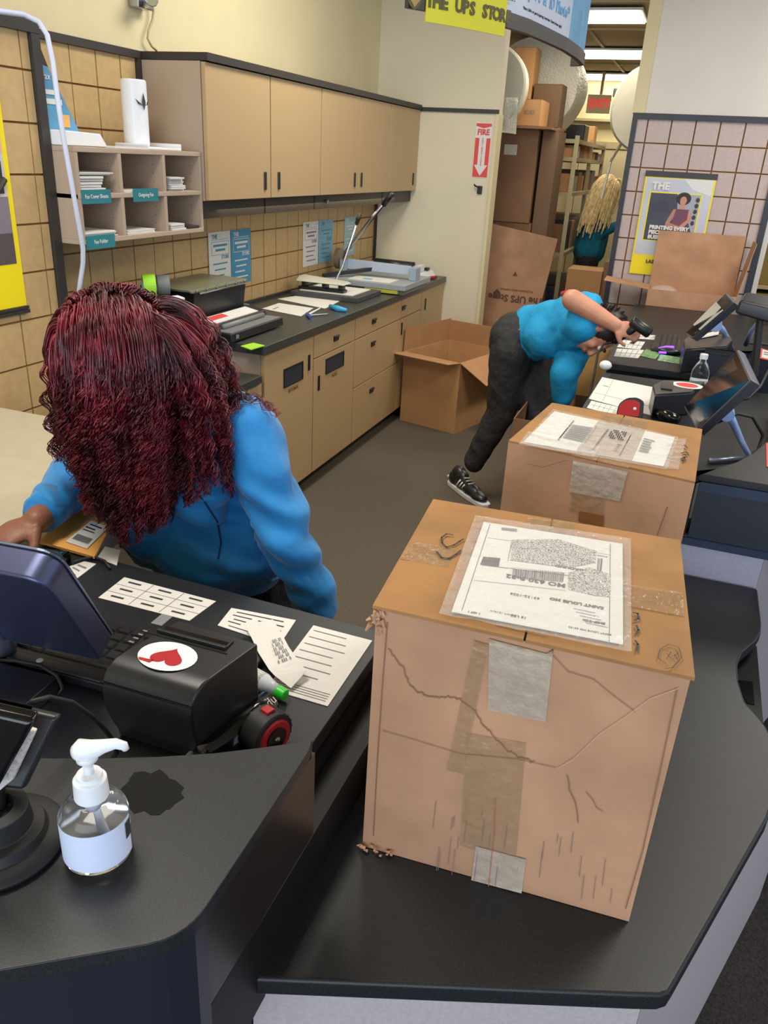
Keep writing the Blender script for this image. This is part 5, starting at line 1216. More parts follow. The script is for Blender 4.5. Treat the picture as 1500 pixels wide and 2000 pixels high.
# posters over the worktop
def poster(lb, y0, y1, z0, z1, m, ink, hdr=True, tilt=0):
    t = thing('wall_leaflet', lb, 'leaflet', (XW+.006, (y0+y1)/2, z0), 'leaflets on the tiles above the worktop')
    obj('sheet', MB().box(XW+.0055, y0, z0, XW+.0075, y1, z1), m, t)
    w = y1-y0; h = z1-z0; mb = MB()
    def bx(a, b, c, d): mb.box(XW+.0076, y0+w*a, z1-h*d, XW+.0082, y0+w*b, z1-h*c)
    bx(.12, .92, .135, .142); 
    for k in (.17, .40): bx(.12, .92, k, k+.008)
    bx(.12, .13, .17, .40); bx(.91, .92, .17, .40)
    for k, (a, b) in enumerate(((.2, .85), (.3, .75))): bx(a, b, .22+k*.08, .26+k*.08)
    for k in range(4): bx(.18+.06*(k % 2), .84-.08*(k % 3), .55+k*.105, .575+k*.105)
    obj('print', mb, ink, t)
    text('THE', h*.10, frame((XW+.0078, y0+w*.27, z1-h*.085), (0, 1, 0), (0, 0, 1)), ink, t, fat=.001)
    text('STORE', h*.09, frame((XW+.0078, y0+w*.74, z1-h*.455), (0, 1, 0), (0, 0, 1)), ink, t, fat=.0008)
poster('white leaflet left of the first blue one above the comb binder', 3.752, 3.970, 1.035, 1.325, 'paper', 'teal')
poster('blue leaflet above the right end of the comb binder', 3.976, 4.190, 1.035, 1.325, mat('leaflet_blue', S(66, 140, 178), .5), 'paper')
poster('white leaflet in the middle of the tiled wall', 4.875, 5.105, 1.045, 1.322, 'paper', 'ink_soft')
poster('pale blue leaflet right of the middle white one', 5.115, 5.345, 1.045, 1.322, mat('leaflet_pale', S(120, 170, 196), .5, .1, 12), 'teal')
poster('pale blue leaflet behind the raised cutter handle', 5.55, 5.75, 1.055, 1.325, mat('leaflet_pale2', S(150, 186, 196), .5), 'paper')

# fire extinguisher sign and bracket
t = thing('fire_sign', 'red and white fire extinguisher arrow sign on the cream wall', 'sign', (-1.565, 6.145, 1.63))
x0, x1, z0, z1 = -1.625, -1.505, 1.630, 1.992; Yw = 6.149
obj('plate', MB().box(x0, Yw-.003, z0, x1, Yw, z1), 'paper', t)
F = frame((0, Yw-.0035, 0), (1, 0, 0), (0, 0, 1))
cx = (x0+x1)/2; w = x1-x0; h = z1-z0
mb = MB(F)
mb.prism([(x0+.004, z1-.004), (x1-.004, z1-.004), (x1-.004, z1-.022), (cx, z1-.035), (x0+.004, z1-.022)], .0, .0008)
for s in (-1, 1):
    mb.prism([(cx+s*(w/2-.004), z0+h*.62+.04), (cx+s*w*.22, z0+h*.64+.03), (cx+s*w*.22, z0+.085), (cx+s*(w/2-.01), z0+.085), (cx, z0+.012), (cx, z0+.004), (cx+s*(w/2-.004), z0+.004)], 0, .0008)
obj('red_field', mb, 'sign_red', t)
text('FIRE', .052, frame((cx, Yw-.0045, z1-.062), (1, 0, 0), (0, 0, 1)), 'sign_red', t, fat=.002, xs=.95)
for k, ch in enumerate('EXTINGUISHER'): text(ch, .017, frame((cx, Yw-.0045, z1-.105-k*.0155), (1, 0, 0), (0, 0, 1)), 'sign_red', t, fat=.0004)
t = thing('wall_hook', 'small black bracket under the fire sign', 'hook', (-1.545, 6.14, 1.53))
obj('plate', MB().box(-1.57, 6.13, 1.52, -1.535, 6.149, 1.575), 'black', t, bevel=.003)
obj('hook', MB().tube([(-1.56, 6.13, 1.565), (-1.585, 6.11, 1.575), (-1.59, 6.11, 1.585)], .006, 8), 'black', t)

# hanging curved sign
zr = 2.15
rim = [(790, 16), (823, 22), (870, 30), (920, 40), (975, 52), (1020, 66), (1060, 83), (1095, 99), (1120, 115), (1133, 128), (1136, 122)]
rp_ = [gz(x, y, zr) for x, y in rim]; rp_[-1] = rp_[-2]+Vector((-.05, .03, 0))
t = thing('hanging_sign', 'curved overhead sign with white and sky blue panels and a black lower rim', 'sign', rp_[4])
def curved(ps, z0, z1, out, th, name, m, parent):
    n = len(ps); N = []
    for i in range(n):
        d_ = (ps[min(i+1, n-1)]-ps[max(i-1, 0)]).normalized(); N.append(Vector((d_.y, -d_.x, 0)))
    mb = MB()
    for i in range(n-1):
        a0 = ps[i]+N[i]*out; b0 = ps[i+1]+N[i+1]*out; a1 = a0+N[i]*th; b1 = b0+N[i+1]*th
        f = lambda p, z: Vector((p.x, p.y, z))
        mb.hexa([f(a1, z0), f(b1, z0), f(b0, z0), f(a0, z0), f(a1, z1), f(b1, z1), f(b0, z1), f(a0, z1)])
    return obj(name, mb, m, parent)
def lerpath(ps, a, b, n):
    L = [0]; 
    for i in range(len(ps)-1): L.append(L[-1]+(ps[i+1]-ps[i]).length)
    out = []
    for k in range(n+1):
        s = a+(b-a)*k/n
        for i in range(len(ps)-1):
            if s <= L[i+1] or i == len(ps)-2: out.append(ps[i].lerp(ps[i+1], (s-L[i])/(L[i+1]-L[i]))); break
    return out, L
_, L = lerpath(rp_, 0, 1, 1)
sA, sB, sC = L[4], L[7]+.06, L[-1]
full, _ = lerpath(rp_, 0, L[-1], 40)
curved(full, zr, zr+.045, 0, .02, 'rim', 'trim', t)
w_, _ = lerpath(rp_, sA, sB, 14); curved(w_, zr+.046, zr+.62, .002, .01, 'white_panel', mat('sign_white', S(176, 186, 204), .4), t)
b_, _ = lerpath(rp_, sB, sC, 20); curved(b_, zr+.046, zr+.62, .002, .01, 'blue_panel', 'skyblue', t)
y_, _ = lerpath(rp_, L[1], sA, 14)
t2 = thing('hanging_banner', 'lime yellow banner hanging over the left part of the curved sign', 'banner', y_[7])
curved(y_, zr-.03, zr+.62, .022, .004, 'banner_sheet', 'lime', t2)
def on_path(s, z, out):
    p, _ = lerpath(rp_, s-.04, s+.04, 2); d_ = (p[2]-p[0]).normalized(); n = Vector((d_.y, -d_.x, 0))
    return frame(Vector((p[1].x, p[1].y, z))+n*out, d_, (0, 0, 1))
def curvetext(s, size, smid, z, out, m, parent, fat=0.0, gap=.58):
    tot = len(s)*size*gap
    for i, ch in enumerate(s):
        if ch == ' ': continue
        text(ch, size, on_path(smid-tot/2+(i+.5)*size*gap, z, out), m, parent, 'letter', fat=fat)
curvetext('Passport & ID Photo*', .055, (sA+sB)/2+.0, zr+.125, .0135, mat('letter_blue', S(100, 160, 205), .5), t, .0012, .52)
curvetext('Notary & Workstation', .055, (sA+sB)/2+.03, zr+.205, .0135, mat('letter_blue2', S(110, 150, 185), .5), t, .0010, .52)
curvetext('*Available at participating locations. Restrictions apply', .013, (sA+sB)/2, zr+.072, .0135, 'ink', t, 0, .55)
M['brownink'] = mat('brown_ink', S(72, 66, 20), .5)
ym = (L[1]+sA)/2
curvetext('THE UPS STORE', .050, ym+.01, zr+.026, .0275, 'brownink', t2, .0022, .57)
curvetext('The UPS Store, Inc.', .032, ym+.06, zr+.085, .0275, 'brownink', t2, .0008, .52)
F = on_path(ym-.22, zr+.032, .0275)
obj('shield_logo', MB(F).prism([(-.028, .03), (0, .038), (.028, .03), (.028, -.008), (.018, -.026), (0, -.038), (-.018, -.026), (-.028, -.008)], 0, .001), 'brownink', t2)
obj('shield_field', MB(F).prism([(-.021, .018), (.010, .022), (.021, .018), (.021, -.008), (0, -.03), (-.021, -.008)], .0012, .002), mat('shield_tan', S(150, 120, 60), .5), t2)
for s_ in (sA, sC-.3):
    p, _ = lerpath(rp_, s_, s_+.01, 1)
    obj('hanger_wire', MB().tube([p[0]+Vector((0, 0, .6)), Vector((p[0].x, p[0].y, 3.09))], .004, 6), 'steel', t)

# wires on the left wall
tag(obj('cable', MB().tube([gx(x, y, X) for x, y, X in ((-40, 18, -2.14), (0, 22, -2.13), (45, 28, -2.12), (75, 42, -2.10), (92, 68, -2.08), (103, 120, -2.07), (112, 190, -2.05), (124, 270, -2.04), (140, 360, -2.04), (154, 440, -2.04), (162, 485, -2.05), (162, 515, -2.06), (157, 548, -2.08), (150, 600, -2.1))], .0085, 10), mat('cord_white', S(196, 202, 222), .5), smooth=True), 'thick pale white cord hanging in front of the pigeonholes', 'cord')
wp = [(296, 2), (300, 20), (298, 38), (290, 60), (288, 75), (296, 90), (306, 99)]
t = thing('wall_wire', 'thin wire dropping from a bracket to the cabinet top', 'wire', gx(290, 50, XW+.01))
obj('wire', MB().tube([gx(x, y, XW+.012) for x, y in wp], .005, 8), 'beige_metal', t, smooth=True)
a = gx(286, 3, XW+.03)
obj('bracket', MB().box(XW-.01, a.y-.07, a.z-.03, XW+.04, a.y+.03, a.z+.04).tube([(XW+.04, a.y-.02, a.z), (XW+.10, a.y-.06, a.z)], .03, 10), 'steel', t, bevel=.004)
# yellow poster at the left edge
t = thing('wall_poster', 'tall yellow framed poster cut off by the left edge of the view', 'poster', (-2.18, 2.0, 1.16))
xp = -2.184; e0 = gx(2, 210, xp); e1 = gx(50, 592, xp); yr = (e0.y+e1.y)/2
obj('sheet', MB().box(xp, 1.55, 1.185, xp+.002, yr, 1.97), 'yellow', t)
obj('picture', MB().box(xp+.0021, 1.57, 1.33, xp+.003, yr-.022, 1.95), mat('poster_photo', S(205, 196, 200), .5, .12, 3), t)
obj('dark_area', MB().box(xp+.0031, 1.57, 1.33, xp+.0036, yr-.022, 1.43), mat('poster_dark', S(84, 72, 74), .5), t)
obj('grey_area', MB().box(xp+.0031, 1.57, 1.4301, xp+.0036, yr-.022, 1.545), mat('poster_grey', S(126, 118, 128), .5), t)
obj('skin_area', MB().box(xp+.0031, yr-.10, 1.68, xp+.0036, yr-.022, 1.73), mat('poster_skin', S(214, 170, 160), .5), t)
mb = MB(); mb.box(xp+.0037, yr-.09, 1.555, xp+.004, yr-.035, 1.655).tube([(xp+.004, yr-.07, 1.56), (xp+.004, yr-.03, 1.60)], .012, 8)
obj('equipment_silhouette', mb, 'trim', t)
text('S.', .06, frame((xp+.004, yr-.155, 1.41), (0, 1, 0), (0, 0, 1)), 'paper', t, fat=.002)
obj('bottom_rail', MB().box(xp, 1.55, 1.160, xp+.012, yr+.003, 1.172).box(xp, 1.55, 1.174, xp+.010, yr+.003, 1.184), 'trim', t)

# right hand poster on the grey tiles
Yp = 6.118
def PY(x, y): v = gy(x, y, Yp); return v
a = PY(1265, 335); b = PY(1400, 342); c = PY(1362, 540); dd = PY(1226, 538)
X0, X1 = (a.x+dd.x)/2, (b.x+c.x)/2; Z1, Z0 = (a.z+b.z)/2, (c.z+dd.z)/2
W_, H_ = X1-X0, Z1-Z0
t = thing('wall_poster', 'yellow bordered poster of a seated woman on the grey tiled wall', 'poster', ((X0+X1)/2, Yp, Z0))
F = frame((X0, Yp, Z1), (1, 0, 0), (0, 0, 1)); 
def R(n, u0, v0, u1, v1, m, lev): return obj(n, MB(F).box(u0*W_, -v1*H_, lev*.0011, u1*W_, -v0*H_, lev*.0011+.001), m, t)
def PG(n, pts, m, lev): return obj(n, MB(F).prism([(u*W_, -v*H_) for u, v in pts], lev*.0011, lev*.0011+.001), m, t)
R('sheet', 0, 0, 1, 1, 'yellow', 0)
R('top_rail', -.01, -.01, 1.01, .045, 'trim', 3)
R('backdrop', .025, .055, .975, .80, mat('poster_sky', S(190, 194, 206), .5, .06, 5), 1)
R('photo_border', .10, .185, .85, .66, 'yellow', 2)
R('photo_backdrop', .12, .195, .83, .65, mat('poster_room', S(62, 64, 78), .5, .25, 6), 3)
PG('bright_window', [(.50, .195), (.83, .195), (.83, .62), (.72, .45), (.55, .40)], mat('poster_light', S(160, 160, 178), .5), 4)
PG('light_patch', [(.55, .05), (.975, .05), (.975, .20), (.70, .15)], 'paper', 2)
hc = (.60, .235)
PG('hair', [(hc[0]+.105*math.cos(k/16*6.283), hc[1]+.06*math.sin(k/16*6.283)) for k in range(16)], 'hair_black', 5)
PG('torso', [(.50, .335), (.70, .335), (.72, .40), (.70, .50), (.78, .57), (.45, .57), (.50, .48), (.48, .40)], mat('maroon_print', S(112, 62, 82), .5), 5)
PG('arm', [(.48, .34), (.52, .335), (.50, .42), (.46, .47), (.62, .50), (.60, .53), (.40, .505), (.40, .47)], mat('poster_brown', S(176, 124, 104), .5), 6)
PG('arm', [(.70, .335), (.74, .36), (.75, .44), (.66, .51), (.60, .50), (.70, .43)], 'skin', 6)
PG('face', [(.60+.048*math.cos(k/14*6.283), .255+.042*math.sin(k/14*6.283)) for k in range(14)], 'skin', 7)
PG('neck', [(.57, .29), (.63, .29), (.64, .335), (.56, .335)], 'skin', 6)
for k in range(5): PG('weight', [(.80+.028*math.cos(j/10*6.283)-.004*k, .24+.055*k+.022*math.sin(j/10*6.283)) for j in range(10)], 'trim', 6)
def PT(s, size, u, v, m, fat, al='LEFT'): text(s, size, frame(Vector((X0+u*W_, Yp-.0092, Z1-v*H_)), (1, 0, 0), (0, 0, 1)), m, t, fat=fat, align=al, depth=.0004)
PT('THE', .062, .12, .13, 'paper', .0035); PT('PRINTING EVERY', .034, .18, .525, 'paper', .002)
PT('PIECE YOUR', .034, .18, .573, 'paper', .002); PT('BUSINESS NEEDS', .034, .18, .621, 'paper', .002)
PT('LASTING IMPRESSIONS', .032, .22, .865, 'ink', .0012)

# ------------------------------------------------------------------ cartons
def carton(lb, O, xd, w, d, h, z0, flaps, m='card', name='cardboard_carton', group=None, inside='card_in', th=.005, closed=False):
    """O: near-left bottom corner; xd: direction of the near edge; flaps: {side: (length, angle deg from vertical outward)}"""
    x = Vector((xd[0], xd[1], 0)).normalized(); y = Vector((-x.y, x.x, 0)); O = Vector((O[0], O[1], z0))
    t = thing(name, lb, 'carton', O+x*w/2+y*d/2, group)
    F = frame(O, x, y)
    if closed:
        obj('body', MB(F).box(0, 0, 0, w, d, h-.004), m, t, bevel=.003)
        obj('top_flap', MB(F).box(0, 0, h-.0035, w/2-.001, d, h), m, t); obj('top_flap', MB(F).box(w/2+.001, 0, h-.0035, w, d, h), m, t)
        return t, F
    obj('side_wall', MB(F).box(0, 0, 0, w, th, h), m, t)
    obj('side_wall', MB(F).box(0, d-th, 0, w, d, h), inside if False else m, t)
    obj('side_wall', MB(F).box(0, th, 0, th, d-th, h), m, t)
    obj('side_wall', MB(F).box(w-th, th, 0, w, d-th, h), m, t)
    obj('bottom', MB(F).box(th, th, 0.0, w-th, d-th, th), m, t)
    for side, (ln, ang) in flaps.items():
        a = math.radians(ang); s, c = math.sin(a), math.cos(a)
        if side == 'near': p = [(0, 0, h), (w, 0, h), (w, -ln*s, h+ln*c), (0, -ln*s, h+ln*c)]
        if side == 'far': p = [(w, d, h), (0, d, h), (0, d+ln*s, h+ln*c), (w, d+ln*s, h+ln*c)]
        if side == 'left': p = [(0, d, h), (0, 0, h), (-ln*s, 0, h+ln*c), (-ln*s, d, h+ln*c)]
        if side == 'right': p = [(w, 0, h), (w, d, h), (w+ln*s, d, h+ln*c), (w+ln*s, 0, h+ln*c)]
        obj('flap', MB(F).slab([Vector(q) for q in p], th*.8), inside, t)
    return t, F
# open carton on the floor by the cabinets
fl = gz(780, 800, 0); fr = gz(885, 827, 0)
xd = (fr-fl).normalized(); w = (fr-fl).length
t, F = carton('large open carton on the floor at the end of the base cabinets', (-1.755, 5.225), xd, 0.46, 0.60, 0.50, 0.001, {'near': (.16, 84), 'right': (.24, 118), 'left': (.16, -2), 'far': (.15, -4)}, 'card')
t, F = carton('closed carton in the doorway behind the open floor carton', (-1.43, 6.30), (1, 0.05), .42, .4, .42, .001, {}, 'card_dark', closed=True)
# carton the bending man is filling
t, F = carton('open brown carton the bending man reaches into', (-.665, 3.72), (1, 0.0), .355, .62, .60, .001, {'far': (.34, 4)}, 'card_dark', inside=mat('card_bright', S(206, 158, 92), .8))
# tall shipping carton in front of the grey tiles
t, F = carton('big open carton with raised flaps before the grey tiled wall', (-.235, 5.80), (1, .03), .56, .26, 1.01, .001, {'far': (.36, 2), 'right': (.34, 8), 'left': (.30, 84)}, 'card_pink', inside='card_pink')
c = F @ Vector((.10, .12, .98))
tag(obj('packing_film', MB().ball((c.x, c.y, c.z), (.10, .07, .05), 14, 8), 'film', smooth=True), 'crumpled clear film in the big open carton', 'packing material')
pl = MB(F).box(.01, .01, .90, .55, .25, .93); 
tag(obj('packing_paper', pl, 'card_in'), 'brown paper fill under the clear film', 'packing material')
t, F = carton('closed carton on the floor left of the grey tiled wall', (-.93, 6.55), (1, 0.02), .30, .35, .78, .001, {}, 'card_dark', closed=True)
t, F = carton('taller closed carton beside the blonde woman', (-1.0, 7.35), (1, 0.0), .30, .35, .92, .001, {}, 'card', closed=True)
t, F = carton('closed narrow carton touching the dark tile frame in the doorway', (-.70, 7.4), (1, 0.0), .20, .35, 1.0, .001, {}, 'card_dark', closed=True)

# flattened carton leaning in the doorway with the printed shop name upside down
t = thing('cardboard_sheet', 'wide flattened carton with upside down print leaning in the doorway', 'cardboard', (-1.3, 6.9, 0))
A, B_, C_, D_ = gy(962, 437, 6.85), gy(1090, 467, 6.85), gy(1040, 660, 6.75), gy(935, 660, 6.75)
C_.z = max(C_.z, .25)
ex = (C_-B_); ex2 = (D_-A)
C2 = B_+ex*((B_.z-.43)/(B_.z-C_.z)); D2 = A+ex2*((A.z-.43)/(A.z-D_.z))
C2.y -= .0; 
obj('panel', MB().slab([D2, C2, B_, A], .02), 'card_pink', t)
nrm_ = (C2-D2).cross(A-D2).normalized()
if nrm_.y > 0: nrm_ = -nrm_
ux_ = (D2-C2).normalized(); uy_ = -(A-D2).normalized()
def ct(s, size, u, v, fat=0): 
    P = bil([A, B_, C2, D2], u, v)+nrm_*.0225; fm = Matrix((ux_, (uy_-ux_*uy_.dot(ux_)).normalized(), ux_.cross((uy_-ux_*uy_.dot(ux_)).normalized()))).transposed().to_4x4(); fm.translation = P
    text(s, size, fm, 'groove' if False else mat('print_brown', S(92, 70, 58), .7), t, fat=fat)
ct('The UPS Store', .078, .56, .66, .002); ct('PACKAGING AND SHIPPING', .022, .55, .575)
P = bil([A, B_, C2, D2], .23, .64)+nrm_*.022
obj('shield_logo', MB(frame(P, -ux_, (A-D2))).prism([(-.03, -.03), (0, -.038), (.03, -.03), (.03, .01), (0, .04), (-.03, .01)], 0, .001), mat('print_brown2', S(92, 70, 58), .7), t)
P = bil([A, B_, C2, D2], .48, .42)+nrm_*.022
obj('recycle_mark', MB(frame(P, -ux_, (A-D2))).prism([(-.02, -.015), (.02, -.015), (0, .02)], 0, .001), mat('print_brown3', S(92, 70, 58), .7), t)
mb = MB().box(-1.66, 6.86, 0.002, -1.05, 7.2, .42)
tag(obj('cardboard_carton', mb, 'card_dark', bevel=.004), 'low closed carton under the leaning flattened carton', 'carton')
a = gy(958, 380, 6.4)
tag(obj('cardboard_sheet', MB().hexa([(-1.61, 6.32, .001), (-1.49, 6.32, .001), (-1.49, 6.40, .001), (-1.61, 6.40, .001), (-1.62, 6.32, a.z-.02), (-1.54, 6.32, a.z), (-1.54, 6.40, a.z), (-1.62, 6.40, a.z-.02)]), 'card'), 'narrow folded cardboard standing just behind the doorway edge', 'cardboard')
# tall stack of cartons on a platform, left in the stock room
def bx_(lb, x0, y0, z0, x1, y1, z1, m, extra=None, cat='carton', nm='cardboard_carton'):
    t = thing(nm, lb, cat, ((x0+x1)/2, (y0+y1)/2, z0), 'cartons stacked in the stock room')
    obj('body', MB().box(x0, y0, z0+.0005, x1, y1, z1-.004), m, t, bevel=.004)
    obj('top_flap', MB().box(x0, y0, z1-.0035, x1, (y0+y1)/2-.002, z1), m, t); obj('top_flap', MB().box(x0, (y0+y1)/2+.002, z1-.0035, x1, y1, z1), m, t)
    if extra == 'film': obj('tape', MB().box((x0+x1)/2-.06, y0-.002, z1-.20, (x0+x1)/2+.05, y0-.0005, z1-.12), 'bubble', t)
    if extra == 'tape': obj('tape', MB().box(x0+.06, y0-.002, (z0+z1)/2-.01, x1-.05, y0-.0005, (z0+z1)/2+.02), 'tape', t)
    return t
bx_('bottom carton of the tall brown stack, with a faint stamp', -1.80, 7.30, .45, -1.36, 7.65, 1.27, 'card_dark')
bx_('slim dark carton standing right of the brown stack', -1.355, 7.32, .45, -1.22, 7.70, gy(1010, 243, 7.2).z-.0305, mat('card_deep_brown', S(120, 92, 70), .8))  # cardboard in a darker brown
bx_('upper carton of the brown stack with a white sticker', -1.82, 7.28, 1.2705, -1.38, 7.66, gy(1010, 243, 7.2).z-.0305, 'card_dark', 'film')
bx_('golden brown carton edge left of the sticker carton', -1.99, 7.05, 0.001, -1.83, 7.24, 1.93, 'card')
obj_ = tag(obj('carton_platform', MB().box(-2.05, 6.95+.3, .0, -1.2, 7.75, .449), 'card_dark'), 'large low carton carrying the tall brown stack', 'carton')
p = gy(1010, 243, 7.2); q_ = gy(1062, 190, 7.2)
bx_('tan carton with a strip of tape on top of the stack', p.x, 7.15, p.z-.01, q_.x-.0, 7.50, p.z+.185, 'card', 'tape')
tag(obj('shelf_board', MB().box(-1.95, 7.10, p.z-.03, -1.25, 7.75, p.z-.0115), 'card_dark'), 'flat board across the top of the brown stack', 'board')
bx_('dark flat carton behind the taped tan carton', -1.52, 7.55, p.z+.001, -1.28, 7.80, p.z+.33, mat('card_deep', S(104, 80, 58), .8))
bx_('tall open tan carton next to the pale foam roll', -1.72, 7.55, p.z+.001, -1.54, 7.80, p.z+.60, 'card')
obj_ = tag(obj('shelf_board', MB().box(-1.95, 7.52, p.z-.011, -1.25, 7.85, p.z-.001), 'card_dark'), 'second board behind the taped tan carton', 'board')
# foam / bubble rolls
def roll(lb, c, r, y0, y1, m='bubble', ridge=True):
    t = thing('bubble_wrap_roll', lb, 'roll', Vector((c.x, (y0+y1)/2, c.z-r)))
    N = 56; prof = []
    n = 14
    for k in range(n+1):
        y = y0+(y1-y0)*k/n; prof.append((r*(1-(.02 if (k % 2 and ridge) else 0)-(.05 if k in (0, n) else 0)), y))
    vs = []; fs = []
    for (rr, y) in prof:
        for j in range(N):
            th = j/N*2*math.pi; w_ = 1+.012*math.sin(5*th+y*9); vs.append((c.x+rr*w_*math.cos(th), y, c.z+rr*w_*math.sin(th)))
    for i in range(n):
        for j in range(N): fs.append((i*N+j, i*N+(j+1) % N, (i+1)*N+(j+1) % N, (i+1)*N+j))
    fs.append(tuple(range(N-1, -1, -1))); fs.append(tuple(n*N+j for j in range(N)))
    obj('wound_sheet', MB().add(vs, fs), m, t, smooth=False)
    obj('core', MB().tube([(c.x, y0-.004, c.z), (c.x, y0+.01, c.z)], r*.12, 20), 'beige_metal', t)
    return t
roll('huge white bubble wrap roll with ridged side above the stock shelves', Vector((-1.62, 0, 2.384)), .41, 8.0, 8.6)
roll('pale roll partly hidden behind the fire sign wall', gy(950, 172, 6.95), .325, 6.9, 7.02, 'foam', ridge=False)
for nm_, xa, xb, ya, yb, zc in (('left', -2.6, -1.66, 6.85, 7.08, gy(950, 172, 6.95).z-.327), ('right', -.52, .3, 7.15, 7.65, gy(1266, 215, 7.3).z-.337)):
    tt = thing('storage_rack', 'storage rack behind the wall carrying the '+nm_+' pale roll', 'rack', ((xa+xb)/2, (ya+yb)/2, 0))
    obj('shelf', MB().box(xa, ya, zc-.03, xb, yb, zc), 'beige_metal', tt)
    for x_ in (xa, xb-.03):
        for y_ in (ya, yb-.03): obj('post', MB().box(x_, y_, .0005, x_+.03, y_+.03, zc-.031), 'beige_metal', tt)
roll('smooth white roll peeking out left of the white wall', gy(1279, 215, 7.3), .335, 7.2, 7.6, 'foam', ridge=False)
tag(obj('plastic_drape', MB().add(*grid_face([gy(985, 190, 6.895), gy(1012, 190, 6.895), gy(1008, 262, 6.895), gy(975, 258, 6.895)], 10, 10, .03, 9, Vector((0, -1, 0)))), 'bubble', smooth=True), 'torn plastic film hanging below the pale roll', 'film')
tag(obj('hanging_strap', MB().tube([(-.70, 7.4, 1.97), (-.80, 7.6, 1.80), (-.83, 7.6, 1.50)], .012, 6), 'bubble'), 'long pale strip hanging before the stock room door', 'strap')

# steel shelving in the stock room
t = thing('steel_shelving', 'cream steel shelving loaded with cartons in the stock room', 'shelving', (-1.45, 8.9, 0))
xs_, ys_ = (-1.65, -1.17), (8.05, 9.1, 10.2)
for x in xs_:
    for y in ys_:
        obj('post', MB().box(x-.02, y-.02, 0.0005, x+.02, y-.015, 2.0).box(x-.02, y-.015, 0.0005, x-.015, y+.02, 2.0), 'beige_metal', t)
levels = (.25, .98, 1.52, 1.82, 1.97)
for z in levels: 
    for y0, y1 in ((8.05, 9.09), (9.11, 10.2)): obj('shelf', MB().box(-1.63, y0, z-.035, -1.155, y1, z), 'beige_metal', t)
r_ = random.Random(12)
cols = ['card', 'card_dark', 'paper', 'grey', 'card_in', mat('navy_box', S(48, 52, 70), .6), mat('lav_box', S(140, 138, 160), .6)]
nn_ = {.25: 'lowest', .98: 'second', 1.52: 'third', 1.82: 'fourth'}
words = ['tan', 'brown', 'white', 'grey', 'light brown', 'navy', 'lavender']
for z, hmax in ((.25, .5), (.98, .36), (1.52, .24), (1.82, .12)):
    y = 8.10; k = 0
    while y < 10.0:
        w = r_.uniform(.12, .3); h = r_.uniform(.5, .95)*hmax; i = r_.randrange(7)
        if abs(y-9.1) < .03 or y < 9.1 < y+w: pass
        near = 'near' if y < 9 else 'far'
        k += 1
        o = obj('stock_box', MB().box(-1.60, y, z+.0005, -1.19, y+w, z+h), cols[i], bevel=.003)
        tag(o, ['first', 'second', 'third', 'fourth', 'fifth', 'sixth', 'seventh', 'eighth', 'ninth', 'tenth', 'eleventh', 'twelfth', 'thirteenth'][min(k-1, 12)]+' box from the near end on the '+nn_[z]+' steel shelf, '+words[i], 'box', 'boxes on the steel shelving')
        y += w+.015+.05*r_.random()
obj_ = tag(obj('storage_bin', MB().box(-1.14+.001, 8.12, .9, -1.139, 8.13, .91), 'grey'), 'tiny grey clip on the shelf edge', 'clip') if False else None
tag(obj('white_bucket', MB().lathe([(0, 0), (.11, 0), (.13, .28), (.135, .28), (.135, .30), (.12, .30), (.105, .01), (0, .01)], (-1.0, 9.6, .001), 24), 'white'), 'white bucket on the floor beside the steel shelving', 'bucket')
tag(obj('black_case', MB().box(-1.50, 8.65, 1.9705, -1.20, 8.95, 2.12), 'black', bevel=.01), 'black case under the big bubble wrap roll', 'case')
tag(obj('tan_carton', MB().box(-1.40, 9.4, 1.9705, -1.20, 9.62, 2.14), 'card', bevel=.004), 'upright tan carton at the far end of the shelving top', 'carton')

# shelf of olive cartons beyond the right end of the tiles
t = thing('side_shelving', 'tan shelving beyond the right end of the grey tiled wall', 'shelving', (1.0, 7.2, 0))
for z in (.25, .62, .985, 1.36, 1.75): obj('shelf', MB().box(.48, 6.9, z-.03, 1.8, 7.55, z), 'laminate', t)
obj('upright', MB().box(.445, 6.9, 0, .475, 7.55, 2.0), 'laminate', t); obj('upright', MB().box(1.805, 6.9, 0, 1.835, 7.55, 2.0), 'laminate', t)
rows_ = ['bottom', 'second', 'third', 'fourth']
for k, z in enumerate((.25, .62, .985, 1.36)):
    for j in range(3):
        x = .50+j*.43
        tt = thing('cardboard_carton', ['left', 'middle', 'right'][j]+' olive carton on the '+rows_[k]+' side shelf', 'carton', (x+.2, 7.15, z), 'olive cartons on the side shelving')
        obj('body', MB().box(x, 6.93, z+.0005, x+.40, 7.4, z+.30), 'card_olive', tt, bevel=.004)
        obj('stamp', MB().box(x+.17, 6.9285, z+.12, x+.23, 6.9295, z+.145), 'brownink', tt)

